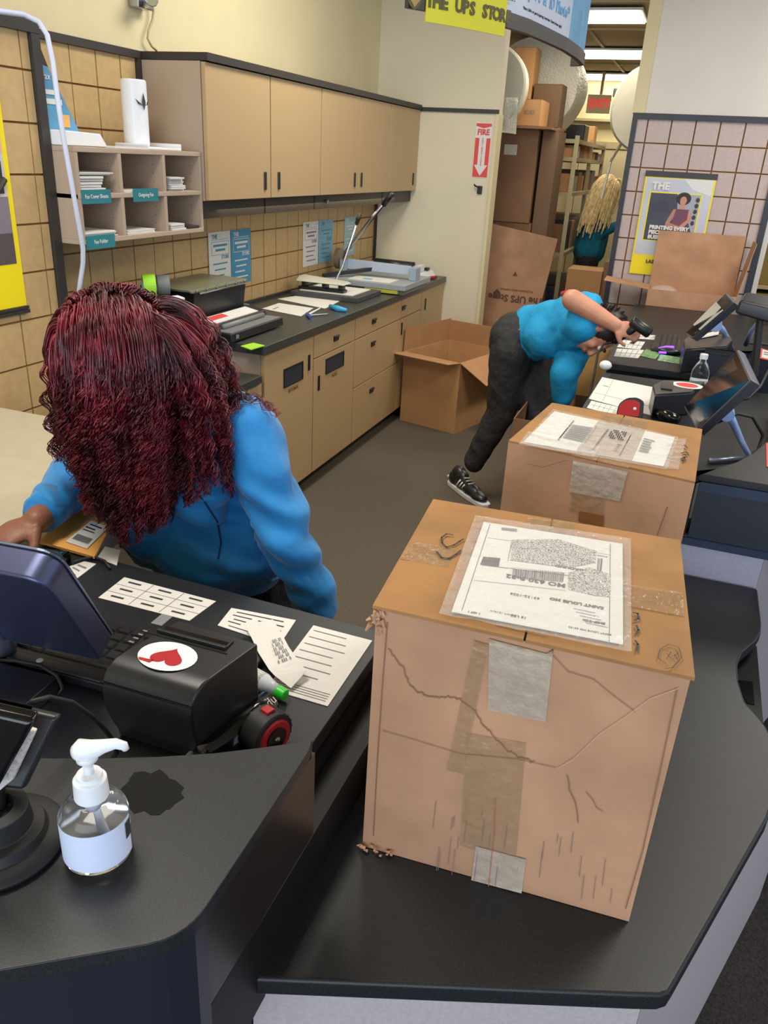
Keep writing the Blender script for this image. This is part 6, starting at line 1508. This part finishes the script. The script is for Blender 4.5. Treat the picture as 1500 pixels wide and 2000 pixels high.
# ------------------------------------------------------------------ people
def capsule(mb, p1, r1, p2, r2, n=14, sq=1.0, side=None):
    p1, p2 = Vector(p1), Vector(p2); ax = p2-p1; L = ax.length
    z = ax.normalized(); x = Vector(side) if side else (Vector((1, 0, 0)) if abs(z.x) < .8 else Vector((0, 1, 0)))
    x = (x-z*x.dot(z)).normalized(); y = z.cross(x); rings = []
    for k in range(1, 6):
        a = k/6*math.pi/2; rings.append((-r1*math.cos(a), r1*math.sin(a)))
    rings += [(L*t, r1+(r2-r1)*t) for t in (0, .25, .5, .75, 1)]
    for k in range(1, 6):
        a = k/6*math.pi/2; rings.append((L+r2*math.sin(a), r2*math.cos(a)))
    vs = [p1-z*r1]; fs = []
    for s, r in rings:
        for j in range(n):
            th = j/n*2*math.pi; vs.append(p1+z*s+(x*math.cos(th)+y*math.sin(th)*sq)*r)
    vs.append(p2+z*r2); top = len(vs)-1; m = len(rings)
    for j in range(n): fs.append((0, 1+(j+1) % n, 1+j)); fs.append((top, top-n+j, top-n+(j+1) % n))
    for i in range(m-1):
        for j in range(n): a = 1+i*n; fs.append((a+j, a+(j+1) % n, a+n+(j+1) % n, a+n+j))
    mb.add(vs, fs)
def ell(mb, c, r, x=(1, 0, 0), z=(0, 0, 1)):
    z = Vector(z).normalized(); x = Vector(x); x = (x-z*x.dot(z)).normalized(); y = z.cross(x)
    Mx = Matrix((x, y, z)).transposed().to_4x4(); Mx.translation = Vector(c)
    t = MB(Mx); t.ball((0, 0, 0), r, 20, 12); mb.add(t.v, t.f)
def remesh(name, mb, m, parent, vox, sm=6, fold=None, label=None):
    me = bpy.data.meshes.new('tmp'); me.from_pydata(mb.v, [], mb.f); me.update()
    o = bpy.data.objects.new('tmp', me); COL.objects.link(o)
    r = o.modifiers.new('r', 'REMESH'); r.mode = 'VOXEL'; r.voxel_size = vox; r.use_smooth_shade = True
    s = o.modifiers.new('s', 'SMOOTH'); s.factor = .5; s.iterations = sm
    dg = bpy.context.evaluated_depsgraph_get(); dg.update()
    e = bpy.data.meshes.new_from_object(o.evaluated_get(dg))
    bpy.data.objects.remove(o); bpy.data.meshes.remove(me)
    if fold:
        nv = len(e.vertices); co = np.empty(nv*3); e.vertices.foreach_get('co', co); co = co.reshape(-1, 3)
        no = np.array([v.normal[:] for v in e.vertices]); d = np.array([fold(Vector(c)) for c in co])
        co += no*d[:, None]; e.vertices.foreach_set('co', co.ravel()); e.update()
    e.transform(Matrix.Translation(-wloc(parent)))
    e.materials.clear(); e.materials.append(M[m] if isinstance(m, str) else m); e.name = name
    for p in e.polygons: p.use_smooth = True
    ob = bpy.data.objects.new(name, e); COL.objects.link(ob); ob.parent = parent
    if label: ob['label'] = label
    return ob
def head(mb, c, f, s=1.0, ears=True):
    """c centre, f facing; returns frame (right, f, up)"""
    f = Vector(f).normalized(); return f
def head_parts(mb, c, f, u, s=1.0):
    f = Vector(f).normalized(); u = Vector(u); u = (u-f*u.dot(f)).normalized(); r = f.cross(u); c = Vector(c)
    ell(mb, c+u*.015*s-f*.01*s, (.074*s, .093*s, .092*s), x=r, z=u)
    ell(mb, c-u*.045*s+f*.028*s, (.056*s, .062*s, .066*s), x=r, z=u)
    ell(mb, c-u*.092*s+f*.055*s, (.026*s, .024*s, .020*s), x=r, z=u)
    capsule(mb, c+f*.088*s+u*.004*s, .009*s, c+f*.106*s-u*.032*s, .014*s)
    for q in (-1, 1):
        capsule(mb, c+r*q*.076*s-f*.005*s+u*.014*s, .013*s, c+r*q*.074*s-f*.003*s-u*.024*s, .010*s)
        ell(mb, c+f*.066*s+r*q*.040*s-u*.028*s, (.020*s, .018*s, .020*s), x=r, z=u)
        capsule(mb, c+f*.090*s+r*q*.012*s+u*.030*s, .008*s, c+f*.078*s+r*q*.046*s+u*.028*s, .007*s)
    capsule(mb, c+f*.088*s-r*.018*s-u*.060*s, .009*s, c+f*.088*s+r*.018*s-u*.060*s, .009*s)
    return r, f, u
def face_details(root, c, r, f, u, s, skin):
    for q in (-1, 1):
        obj('eye', MB().ball(c+f*.081*s+r*q*.031*s+u*.010*s, .0125*s, 12, 8), 'paper', root, smooth=True)
        obj('iris', MB().ball(c+f*.0905*s+r*q*.031*s+u*.009*s, .005*s, 10, 6), 'hair_black', root, smooth=True)
        obj('eyebrow', MB().tube([c+f*.094*s+r*q*.014*s+u*.034*s, c+f*.092*s+r*q*.034*s+u*.038*s, c+f*.082*s+r*q*.052*s+u*.032*s], .003*s, 6), 'hair_black', root)
    obj('mouth', MB().tube([c+f*.094*s-r*.024*s-u*.060*s, c+f*.100*s-u*.058*s, c+f*.094*s+r*.024*s-u*.060*s], [.003*s, .006*s, .003*s], 8), mat('lips', S(140, 70, 66), .5), root, smooth=True)
def hand(mb, w, d, n, s=1.0, curl=.5, side=1, spread=.12):
    """w wrist, d direction to the fingers, n back-of-hand normal"""
    w = Vector(w); d = Vector(d).normalized(); n = Vector(n); n = (n-d*n.dot(d)).normalized(); t = d.cross(n)*side
    ell(mb, w+d*.048*s, (.042*s, .050*s, .017*s), x=t, z=n)
    for i, (o_, L) in enumerate(((-.030, .060), (-.010, .074), (.010, .080), (.029, .072))):
        b = w+d*(.082-abs(o_)*.25)*s+t*o_*s; a = curl*.9; dd = (d+t*o_*spread*8).normalized()
        p1 = b+(dd*math.cos(a*.5)-n*math.sin(a*.5))*L*.45*s
        p2 = p1+(dd*math.cos(a*1.6)-n*math.sin(a*1.6))*L*.32*s
        p3 = p2+(dd*math.cos(a*2.5)-n*math.sin(a*2.5))*L*.26*s
        capsule(mb, b-d*.02*s, .0098*s, p1, .0092*s, 10); capsule(mb, p1, .0090*s, p2, .0082*s, 10); capsule(mb, p2, .0080*s, p3, .0070*s, 10)
    tb = w+d*.022*s+t*.034*s; t1 = tb+(t*.65+d*.6-n*.4).normalized()*.038*s; t2 = t1+(t*.12+d*.9-n*.45).normalized()*.032*s
    capsule(mb, tb, .014*s, t1, .0112*s, 10); capsule(mb, t1, .0108*s, t2, .0085*s, 10)

def strands(name, parent, m, roots, dirs, lens, colliders, npt=32, curl=.010, wl=.055, grav=.22, r0=.0019, r1=.0008, per=11, clump=.012, seed=1, wind=None, damp=.75, smooth=0.0, frizz=.35):
    g = np.random.default_rng(seed); N = len(roots)
    P = np.zeros((npt, N, 3)); D = np.zeros((npt, N, 3)); p = roots.copy(); d = dirs/np.linalg.norm(dirs, axis=1, keepdims=True)
    ds = (lens/(npt-1))[:, None]; G = np.array([0, 0, -1.0])
    for k in range(npt):
        P[k] = p; D[k] = d
        gg = G + (wind if wind is not None else 0)
        nd = d*damp+gg*grav+g.normal(0, .035, d.shape)
        nd /= np.linalg.norm(nd, axis=1, keepdims=True); q = p+nd*ds
        for (c, R, Mi) in colliders:     # ellipsoid: Mi maps world offset to unit space
            o = (q-c) @ Mi.T; l = np.linalg.norm(o, axis=1); ins = l < 1.0
            if ins.any():
                o2 = o[ins]/l[ins][:, None]*1.001; q[ins] = c+o2 @ np.linalg.inv(Mi).T
        nd = q-p; nd /= np.maximum(np.linalg.norm(nd, axis=1, keepdims=True), 1e-6)
        p = q; d = nd
    # expand every guide to a lock
    S_ = per; tot = N*S_
    t = np.linspace(0, 1, npt)
    up_ = np.tile(np.array([0.3, 1.0, 0.1]), (npt, N, 1)); U = np.cross(D, up_); U /= np.maximum(np.linalg.norm(U, axis=2, keepdims=True), 1e-6); V = np.cross(D, U)
    ph = g.uniform(0, 6.28, N); wls = wl*g.uniform(.75, 1.35, N); am = curl*g.uniform(.6, 1.3, N)
    s_len = t[:, None]*lens[None, :]
    A = am[None, :]*np.clip((s_len-smooth)/.10, 0.04, 1)
    an = ph[None, :]+s_len/wls[None, :]*6.283
    C = P+(U*np.cos(an)[..., None]+V*np.sin(an)[..., None])*A[..., None]
    out = np.zeros((npt, tot, 3))
    for i in range(S_):
        a0 = g.uniform(0, 6.28, N); rr = clump*np.sqrt(g.uniform(0, 1, N)); jit = g.normal(0, frizz, (1, N)); wj = g.normal(0, 1, (1, N))
        off = (U*np.cos(a0)[None, :, None]+V*np.sin(a0)[None, :, None])*(rr[None, :]*(1-.55*t[:, None]))[..., None]
        an2 = an+jit+a0[None, :]*.12+wj*t[:, None]*frizz*3
        out[:, i*N:(i+1)*N] = P+off+(U*np.cos(an2)[..., None]+V*np.sin(an2)[..., None])*(A*(1+.5*jit))[..., None]
    T_ = np.zeros_like(out); T_[1:-1] = out[2:]-out[:-2]; T_[0] = out[1]-out[0]; T_[-1] = out[-1]-out[-2]
    T_ /= np.maximum(np.linalg.norm(T_, axis=2, keepdims=True), 1e-7)
    a = np.cross(T_, np.array([0.2, 0.3, 0.93])); a /= np.maximum(np.linalg.norm(a, axis=2, keepdims=True), 1e-6); b = np.cross(T_, a)
    rad = (r0+(r1-r0)*t)[:, None, None]
    V3 = np.zeros((tot, npt, 3, 3))
    for j in range(3):
        th = j*2.0944; V3[:, :, j] = np.transpose(out+(a*math.cos(th)+b*math.sin(th))*rad, (1, 0, 2))
    V3 = V3.reshape(-1, 3)
    base = (np.arange(tot)*npt*3)[:, None, None]; k = np.arange(npt-1)[None, :, None]*3; j = np.arange(3)[None, None, :]; j2 = (j+1) % 3
    F = np.stack([base+k+j, base+k+j2, base+k+3+j2, base+k+3+j], axis=-1).reshape(-1, 4)
    me = bpy.data.meshes.new(name); me.vertices.add(len(V3)); me.vertices.foreach_set('co', (V3-np.array(wloc(parent))).ravel())
    me.loops.add(len(F)*4); me.loops.foreach_set('vertex_index', F.ravel().astype(np.int32))
    me.polygons.add(len(F)); me.polygons.foreach_set('loop_start', np.arange(0, len(F)*4, 4, dtype=np.int32)); me.polygons.foreach_set('loop_total', np.full(len(F), 4, dtype=np.int32))
    me.polygons.foreach_set('use_smooth', np.ones(len(F), dtype=bool)); me.update(); me.validate()
    me.materials.append(M[m]); o = bpy.data.objects.new(name, me); COL.objects.link(o); o.parent = parent
    return o
def ecol(c, r, x=(1, 0, 0), z=(0, 0, 1)):
    z = Vector(z).normalized(); x = Vector(x); x = (x-z*x.dot(z)).normalized(); y = z.cross(x)
    R = np.array([x, y, z]); return (np.array(c), r, np.diag(1/np.array(r)) @ R)

# ---- the cashier with the red curls
W0 = Vector((-1.02, 1.66, 0.0))
t = thing('person', 'person with long dark red curly hair in a bright blue jacket leaning over a counter', 'person', W0)
Hc = Vector((-1.10, 1.36, 1.315)); hf = Vector((-.74, -.46, -.50)).normalized(); hu = Vector((0, 0, 1))
mb = MB(); hr, hf, hu = head_parts(mb, Hc, hf, hu, 1.0)
capsule(mb, Hc-hu*.05-hf*.03, .055, (-1.03, 1.47, 1.19), .060)
shL, shR = Vector((-.860, 1.50, 1.145)), Vector((-1.185, 1.42, 1.105))
ell(mb, (-1.03, 1.50, 1.10), (.15, .10, .15)); ell(mb, (-1.0, 1.60, .90), (.15, .11, .16))
capsule(mb, shL, .05, (-.735, 1.44, .93), .042); capsule(mb, (-.735, 1.44, .93), .040, (-.655, 1.47, .72), .028)
elR, wrR = Vector((-1.30, 1.44, .985)), Vector((-1.215, 1.20, .975))
capsule(mb, shR, .048, elR, .042); capsule(mb, elR, .040, wrR, .029)
hand(mb, wrR, (-.32, -.93, -.18), (0.1, -.15, .98), .95, .45, side=-1)
hand(mb, (-.655, 1.47, .72), (.15, .1, -1), (1, 0, 0), .95, .4)
for q in (-1, 1):
    capsule(mb, (-1.0+q*.09, 1.66, .82), .09, (-1.0+q*.10, 1.64, .48), .062); capsule(mb, (-1.0+q*.10, 1.64, .48), .058, (-1.0+q*.10, 1.70, .10), .040)
    capsule(mb, (-1.0+q*.10, 1.70, .05), .04, (-1.0+q*.10, 1.56, .035), .032)
remesh('body', mb, 'skin_dark', t, .0055, 3)
face_details(t, Hc, hr, hf, hu, 1.0, 'skin_dark')
# glasses with a pale patterned rim
mb = MB()
for q in (-1, 1):
    cc = Hc+hf*.100+hr*q*.033+hu*.006
    ring = [cc+(hr*math.cos(a)*.026+hu*math.sin(a)*.020) for a in np.linspace(0, 6.283, 19)]
    mb.tube(ring, .003, 6, cap=False); mb.tube([cc+hr*q*.026, Hc+hr*q*.080-hf*.0+hu*.010], .003, 6)
mb.tube([Hc+hf*.102-hr*.008+hu*.01, Hc+hf*.102+hr*.008+hu*.01], .003, 6)
obj('glasses', mb, mat('pale_rim', S(190, 200, 214), .3, .5, 300), t)
# jacket
def fold_j(c):
    v = 0.009*noise.noise(Vector((c.x*9, c.y*9, c.z*18)))
    e = (c-Vector((-.75, 1.44, .96))).length
    if e < .26: v += .010*math.sin((c.z*1.0+c.x*.55)*85+2.5*noise.noise(c*7))*max(0, 1-e/.26)
    e = (c-wrR).length
    if e < .20: v += .005*math.sin((c.y*.9+c.x*.5)*150)*max(0, 1-e/.20)
    if c.z < 1.02 and c.x > -1.15 and c.x < -.8: v += .006*math.sin((c.x*.8+c.z*1.4)*42+2*noise.noise(c*5))
    return v
mb = MB()
ell(mb, (-1.03, 1.50, 1.08), (.180, .130, .165)); ell(mb, (-1.00, 1.56, .92), (.185, .145, .17)); ell(mb, (-.99, 1.58, .80), (.20, .18, .12)); ell(mb, (-.97, 1.54, .84), (.20, .17, .12))
ell(mb, (-1.10, 1.405, 1.03), (.085, .075, .085)); ell(mb, (-.955, 1.42, 1.02), (.085, .075, .085)); ell(mb, (-1.10, 1.50, .93), (.145, .135, .18))
capsule(mb, (-1.165, 1.44, 1.13), .062, (-.895, 1.52, 1.165), .066)
capsule(mb, (-1.02, 1.50, 1.17), .08, (-1.03, 1.47, 1.20), .068)
capsule(mb, shL+Vector((.0, 0, -.005)), .078, (-.740, 1.44, .94), .062); capsule(mb, (-.740, 1.44, .94), .062, (-.662, 1.47, .76), .046)
capsule(mb, shR, .074, elR, .070); capsule(mb, elR, .068, wrR+(elR-wrR)*.22, .045)
jk = remesh('jacket', mb, 'jacket', t, .006, 5, fold_j)
snap_tree(jk, 'j')
def jstroke(pts, w, name, m, lift=.001):
    P = []
    for a, b in zip(pts, pts[1:]):
        for k in range(5):
            h = pix_snap(a[0]+(b[0]-a[0])*k/5, a[1]+(b[1]-a[1])*k/5, Vector((0, -.6, .5)), lift, 'j')
            if h is not None: P.append(h)
    if len(P) > 1: return obj(name, MB().tube(P, w, 6), m, t, smooth=True)
M['navy'] = mat('navy_lining', S(22, 50, 92), .8)
jstroke([(222, 1000), (210, 1040), (205, 1068), (222, 1090), (245, 1125)], .0030, 'front_seam', 'navy')
jstroke([(228, 1038), (236, 1060), (240, 1080)], .005, 'pocket_zipper', 'black')
jstroke([(360, 905), (372, 945), (400, 980), (425, 1020), (432, 1060), (425, 1100)], .0022, 'sleeve_seam', 'navy')
mb = MB()
q_ = wrR+(elR-wrR)*.10; mb.tube([q_, wrR+(elR-wrR)*.34], [.0405, .049], 24)
obj('cuff', mb, 'jacket', t, smooth=True)
# trousers
mb = MB()
for q in (-1, 1):
    capsule(mb, (-1.0+q*.09, 1.66, .80), .115, (-1.0+q*.10, 1.64, .48), .080); capsule(mb, (-1.0+q*.10, 1.64, .48), .078, (-1.0+q*.10, 1.70, .12), .060)
remesh('trousers', mb, 'pants', t, .010, 3)
for q in (-1, 1): obj('shoe', MB().hexa([(-1.0+q*.10+dx, y, z) for dx, y, z in ((-.045, 1.49, .001), (.045, 1.49, .001), (.045, 1.76, .001), (-.045, 1.76, .001), (-.035, 1.50, .05), (.035, 1.50, .05), (.042, 1.76, .09), (-.042, 1.76, .09))]), 'black', t, bevel=.015, seg=3)
# scalp and curls
sc = (.092, .112, .112)
obj('hair_cap', (lambda m_: (ell(m_, Hc+hu*.022-hf*.022, (.089, .108, .103), x=hr, z=hu), m_)[1])(MB()), 'hair_scalp', t, smooth=True)
g = np.random.default_rng(5); N = 420
Hn, r_n, f_n, u_n = (np.array(v[:]) for v in (Hc+hu*.022-hf*.022, hr, hf, hu))
dirs = []; roots = []; lens = []
while len(roots) < N:
    v = g.normal(0, 1, 3); v /= np.linalg.norm(v)      # in head axes r, f, u
    if v[2] < -.35 or (v[1] > .55 and v[2] < .45): continue
    roots.append(Hn+r_n*v[0]*sc[0]+f_n*v[1]*sc[1]+u_n*v[2]*sc[2])
    side = 1 if (v[0]*1.0+.30) > 0 else -1
    n_ = r_n*v[0]+f_n*v[1]+u_n*v[2]
    wd = r_n*v[0]+f_n*v[1]+u_n*v[2]
    dirs.append(n_*.22+r_n*side*.42-u_n*.10+g.normal(0, .08, 3))
    # side facing the camera gets the longest curls
    cam_side = -n_[1]*.6+n_[0]*.55
    rx_ = roots[-1][0]-Hn[0]; zt_ = 1.05-.10*math.exp(-((rx_-.055)/.05)**2)+(.05 if rx_ < -.04 else 0)
    lens.append(max(.10, (roots[-1][2]-zt_)*1.0+.05*max(0, n_[1])+g.uniform(-.07, .035)))
roots, dirs, lens = np.array(roots), np.array(dirs), np.array(lens)
cols_ = [ecol(Hn, (sc[0]*1.05, sc[1]*1.05, sc[2]*1.04), x=hr, z=hu), ecol((-1.03, 1.50, 1.08), (.195, .145, .18)), ecol(shL, (.085,)*3), ecol(shR, (.08,)*3),
         ecol((-1.10, 1.405, 1.03), (.10, .09, .10)), ecol((-.955, 1.42, 1.02), (.10, .09, .10)), ecol((-.80, 1.47, 1.05), (.085, .085, .10))]
strands('hair', t, 'hair_red', roots, dirs, lens, cols_, npt=40, curl=.0085, wl=.050, grav=.30, r0=.0016, r1=.0008, per=13, clump=.013, seed=3, wind=np.array([.02, -.06, 0]), smooth=.07, frizz=.45)
# long locks lying over the shoulder on the right
N2 = 46; r2 = np.array([Hn+r_n*a*.07+f_n*-.09+u_n*b*.04 for a, b in g.uniform(-1, 1, (N2, 2))])
d2 = np.tile(np.array([.62, .10, -.18]), (N2, 1))+g.normal(0, .10, (N2, 3))
l2 = g.uniform(.26, .42, N2)
strands('hair', t, 'hair_red', r2, d2, l2, cols_, npt=34, curl=.0075, wl=.045, grav=.12, r0=.0015, r1=.0008, per=10, clump=.011, seed=8, damp=.88, smooth=.08, frizz=.45)

# ---- the bending man
t = thing('person', 'person in turquoise polo bending over an open carton with a scanner in hand', 'person', (-.8, 4.15, 0))
hip = Vector((-.755, 4.20, .90)); she = Vector((-.455, 3.98, 1.06))
kn1 = gy(980, 800, 4.12); an1 = gy(926, 903, 4.10); heel = gz(884, 935, .035); toe = gz(952, 986, .03)
kn2 = Vector((-.60, 4.10, .50)); an2 = Vector((-.58, 4.28, .10))
hd = gy(1170, 648, 3.93); elb = gy(1118, 586, 3.86); wr = gy(1203, 636, 3.84)
mb = MB(); r_, f_, u_ = head_parts(mb, hd, (.10, -.30, -.95), (.93, 0, -.2), 1.0)
capsule(mb, hd-u_*.06-f_*.03, .055, she, .07)
capsule(mb, she, .085, hip, .10, sq=1.1)
sh1 = gy(1152, 618, 3.98)
capsule(mb, sh1, .050, elb, .045); capsule(mb, elb, .050, elb.lerp(wr, .4), .046); capsule(mb, elb.lerp(wr, .4), .046, wr, .032)
hand(mb, wr, (.95, -.05, -.22), (0, -.75, .6), 1.0, 1.05, side=1)
sh2 = she+Vector((.03, .12, -.05)); capsule(mb, sh2, .05, (-.47, 3.98, .84), .042); capsule(mb, (-.47, 3.98, .84), .04, (-.44, 4.0, .64), .028)
hand(mb, (-.44, 4.0, .64), (0.1, 0, -1), (-1, 0, 0), 1.0, .5)
capsule(mb, hip+Vector((-.03, -.07, -.05)), .09, kn1, .062); capsule(mb, kn1, .058, an1, .040)
capsule(mb, hip+Vector((.03, .07, -.05)), .09, kn2, .062); capsule(mb, kn2, .058, an2, .040)
remesh('body', mb, 'skin', t, .007, 3); face_details(t, hd, r_, f_, u_, 1.0, 'skin')
def fold_p(c): return .003*math.sin((c.x*1.2-c.z*.4)*60+3*noise.noise(c*7))+.004*noise.noise(c*11)+.003
mb = MB()
capsule(mb, she+Vector((.02, 0, 0)), .112, hip+Vector((.03, 0, .02)), .122, sq=1.25)
ell(mb, she+Vector((.03, .0, -.01)), (.12, .16, .105)); ell(mb, (-.60, 4.06, .95), (.13, .14, .11))
capsule(mb, sh1, .072, sh1.lerp(elb, .30), .066)
capsule(mb, sh2, .080, (-.485, 3.96, .80), .072); capsule(mb, (-.485, 3.96, .80), .070, (-.475, 3.98, .68), .055)
pl = remesh('polo_shirt', mb, 'polo', t, .008, 12, fold_p)
def fold_t(c): return .002*math.sin(c.z*46+c.x*40+4*noise.noise(c*5))+.006*noise.noise(c*9)
mb = MB()
ell(mb, hip+Vector((-.03, 0, -.02)), (.150, .165, .150)); 
capsule(mb, hip+Vector((-.03, -.07, -.08)), .125, kn1, .085); capsule(mb, kn1, .083, an1+(kn1-an1)*.02, .060)
capsule(mb, hip+Vector((.03, .08, -.08)), .12, kn2, .085); capsule(mb, kn2, .083, an2+(kn2-an2)*.12, .062)
remesh('trousers', mb, 'pants', t, .008, 4, fold_t)
p_ = gy(1016, 643, 4.05)
obj('trouser_badge', MB().ball(p_+Vector((0, -.02, 0)), .006, 8, 5), 'grey', t)
mb = MB(); c0 = hd+Vector((.0, 0, .0))
ell(mb, hd-f_*.022+u_*.022, (.082, .098, .096), x=r_, z=u_); 
obj('hair', mb, 'hair_black', t, smooth=True)
g = np.random.default_rng(9); v = g.normal(0, 1, (260, 3)); v /= np.linalg.norm(v, axis=1, keepdims=True); v = v[v[:, 1] < .25]
rt = np.array([np.array((hd-f_*.022+u_*.022)[:])+np.array(r_[:])*a*.082+np.array(f_[:])*b*.098+np.array(u_[:])*c_*.096 for a, b, c_ in v])
strands('hair_tufts', t, 'hair_black', rt, rt-np.array(hd[:]), np.full(len(rt), .018), [], npt=6, curl=.003, wl=.03, grav=.1, r0=.0022, r1=.001, per=6, clump=.008)
cb_ = gy(1118, 574, 3.90)
obj('red_cap_edge', MB().tube([gy(1098, 574, 4.06), gy(1112, 570, 4.02), gy(1124, 572, 4.0)], .012, 8), 'sign_red', t, smooth=True)
# shoes
def sneaker(heel, toe, z0, lb=None):
    d = Vector((toe.x-heel.x, toe.y-heel.y, 0)); L = d.length; x = d.normalized(); y = Vector((-x.y, x.x, 0))
    F = frame(Vector((heel.x, heel.y, z0)), x, y)
    sole = obj('shoe_sole', MB(F).prism(roundpoly([(-.01, -.038), (L*.55, -.046), (L, -.030), (L, .030), (L*.55, .048), (-.01, .038)], .03), 0.001, .030), 'white', t, bevel=.008, seg=3)
    mb = MB(); 
    for pp, rr in (((.050, 0, .055), (.070, .042, .050)), ((L*.34, 0, .055), (.085, .043, .045)), ((L*.55, 0, .050), (.090, .044, .036)), ((L*.74, 0, .042), (.075, .042, .027)), ((.065, 0, .095), (.050, .040, .045)), ((.10, 0, .085), (.060, .038, .040))):
        t_ = MB(F); t_.ball(pp, rr, 16, 10); mb.add(t_.v, t_.f)
    up_ = remesh('shoe_upper', mb, 'black', t, .006, 4)
    mb = MB(F)
    for k in range(5): mb.tube([(L*.32+k*.024, -.044+.003*k, .05), (L*.36+k*.024, -.030, .085-k*.006)], .006, 6); mb.tube([(L*.32+k*.024, .044-.003*k, .05), (L*.36+k*.024, .030, .085-k*.006)], .006, 6)
    for k in range(4): mb.tube([(L*.42+k*.022, -.022, .103-k*.009), (L*.43+k*.022, .022, .103-k*.009)], .004, 6)
    mb.tube([(0.0, -.03, .05), (-.012, 0, .055), (0.0, .03, .05)], .012, 8)
    obj('shoe_trim', mb, 'white', t, smooth=True)
sneaker(heel, toe, 0.0); sneaker(Vector((-.62, 4.36, 0)), Vector((-.50, 4.12, 0)), 0.0)
# the scanner in his hand
t = thing('barcode_scanner', 'black handheld scanner held by the bending man', 'scanner', wr+Vector((.12, 0, .02)))
a = gy(1236, 628, 3.80); b = gy(1268, 650, 3.80)
obj('head', MB().tube([a-(b-a)*.1, a, b, b+(b-a)*.08], [.018, .026, .026, .019], 14), 'black', t, smooth=True)
obj('grip', MB().tube([a.lerp(b, .3), gy(1225, 652, 3.83), gy(1200, 668, 3.84)], [.02, .016, .014], 12), 'black', t, smooth=True)
tag(obj('cable', MB().tube([gy(1200, 668, 3.84), gy(1180, 672, 3.82), gy(1168, 690, 3.78), gy(1161, 730, 3.72), gy(1152, 770, 3.66), gy(1142, 800, 3.62)], .0055, 8), 'blackrub', smooth=True), 'black scanner cable hanging in front of the brown carton', 'cable')

# ---- the blonde person in the stock room
YB = 8.9
t = thing('person', 'person with long blonde hair in a teal sweater standing in the stock room', 'person', (-.98, YB, 0))
B3 = lambda x, y, dy=0: gy(x, y, YB+dy)
hc3 = B3(1187, 372); mb = MB(); r3, f3_, u3 = head_parts(mb, hc3, (.92, -.25, -.30), (0, 0, 1), 1.05)
n3_ = B3(1176, 404); capsule(mb, hc3-u3*.06, .05, n3_, .055)
hp3 = B3(1150, 492); hp3.z = min(hp3.z, .98)
capsule(mb, n3_, .10, hp3, .13)
shA, elA, wrA = B3(1164, 424, -.09), B3(1164, 462, -.12), B3(1212, 438, -.12)
capsule(mb, shA, .05, elA, .042); capsule(mb, elA, .04, wrA, .03); hand(mb, wrA, (1, .1, .1), (0, 0, 1), 1.0, .5)
shB = shA+Vector((0, .34, 0)); capsule(mb, shB, .05, elA+Vector((0, .32, 0)), .042); capsule(mb, elA+Vector((0, .32, 0)), .04, wrA+Vector((0, .26, 0)), .03); hand(mb, wrA+Vector((0, .26, 0)), (1, -.1, .1), (0, 0, 1), 1.0, .5)
for q in (-1, 1):
    h_ = Vector((hp3.x, YB+q*.09, hp3.z-.05)); k_ = Vector((hp3.x-.01, YB+q*.10, .50)); a_ = Vector((hp3.x-.02, YB+q*.10, .10))
    capsule(mb, h_, .09, k_, .062); capsule(mb, k_, .058, a_, .04)
remesh('body', mb, 'skin_dark', t, .010, 3); face_details(t, hc3, r3, f3_, u3, 1.05, 'skin_dark')
mb = MB(); capsule(mb, n3_+Vector((-.01, 0, -.03)), .125, hp3+Vector((0, 0, .03)), .17, sq=1.25)
ell(mb, n3_+Vector((-.01, 0, -.06)), (.13, .20, .11)); 
for s_, e_, w_ in ((shA, elA, wrA), (shB, elA+Vector((0, .32, 0)), wrA+Vector((0, .26, 0)))): capsule(mb, s_, .055, e_, .055); capsule(mb, e_, .054, e_.lerp(w_, .9), .045)
remesh('sweater', mb, 'teal_knit', t, .012, 4, lambda c: .012*noise.noise(c*9))
mb = MB()
for q in (-1, 1): capsule(mb, (hp3.x, YB+q*.085, hp3.z-.06), .115, (hp3.x-.01, YB+q*.10, .50), .075); capsule(mb, (hp3.x-.01, YB+q*.10, .50), .072, (hp3.x-.02, YB+q*.10, .10), .055)
remesh('trousers', mb, 'pants', t, .012, 3)
for q in (-1, 1): obj('shoe', MB().box(hp3.x-.07, YB+q*.10-.045, .001, hp3.x+.19, YB+q*.10+.045, .075), 'black', t, bevel=.02, seg=3)
g = np.random.default_rng(6); H3 = np.array(hc3[:])+np.array(u3[:])*.02-np.array(f3_[:])*.02
mb = MB(); ell(mb, Vector(H3), (.094, .114, .110), x=r3, z=u3); obj('hair_cap', mb, 'hair_blonde', t, smooth=True)
v = g.normal(0, 1, (700, 3)); v /= np.linalg.norm(v, axis=1, keepdims=True); v = v[(v[:, 2] > -.3) & ~((v[:, 1] > .45) & (v[:, 2] < .55))][:300]
rt = np.array([H3+np.array(r3[:])*a*.095+np.array(f3_[:])*b*.115+np.array(u3[:])*c_*.112 for a, b, c_ in v])
dr = rt-H3; dr = dr/np.linalg.norm(dr, axis=1, keepdims=True)*.12-np.array(f3_[:])*.30+np.array([0, 0, -.25])
strands('hair', t, 'hair_blonde', rt, dr, g.uniform(.34, .52, len(rt)), [ecol(H3, (.098, .118, .115), x=r3, z=u3)], npt=22, curl=.004, wl=.14, grav=.45, r0=.0035, r1=.002, per=9, clump=.012, seed=4, smooth=.5, wind=np.array([-.12, -.38, 0]))
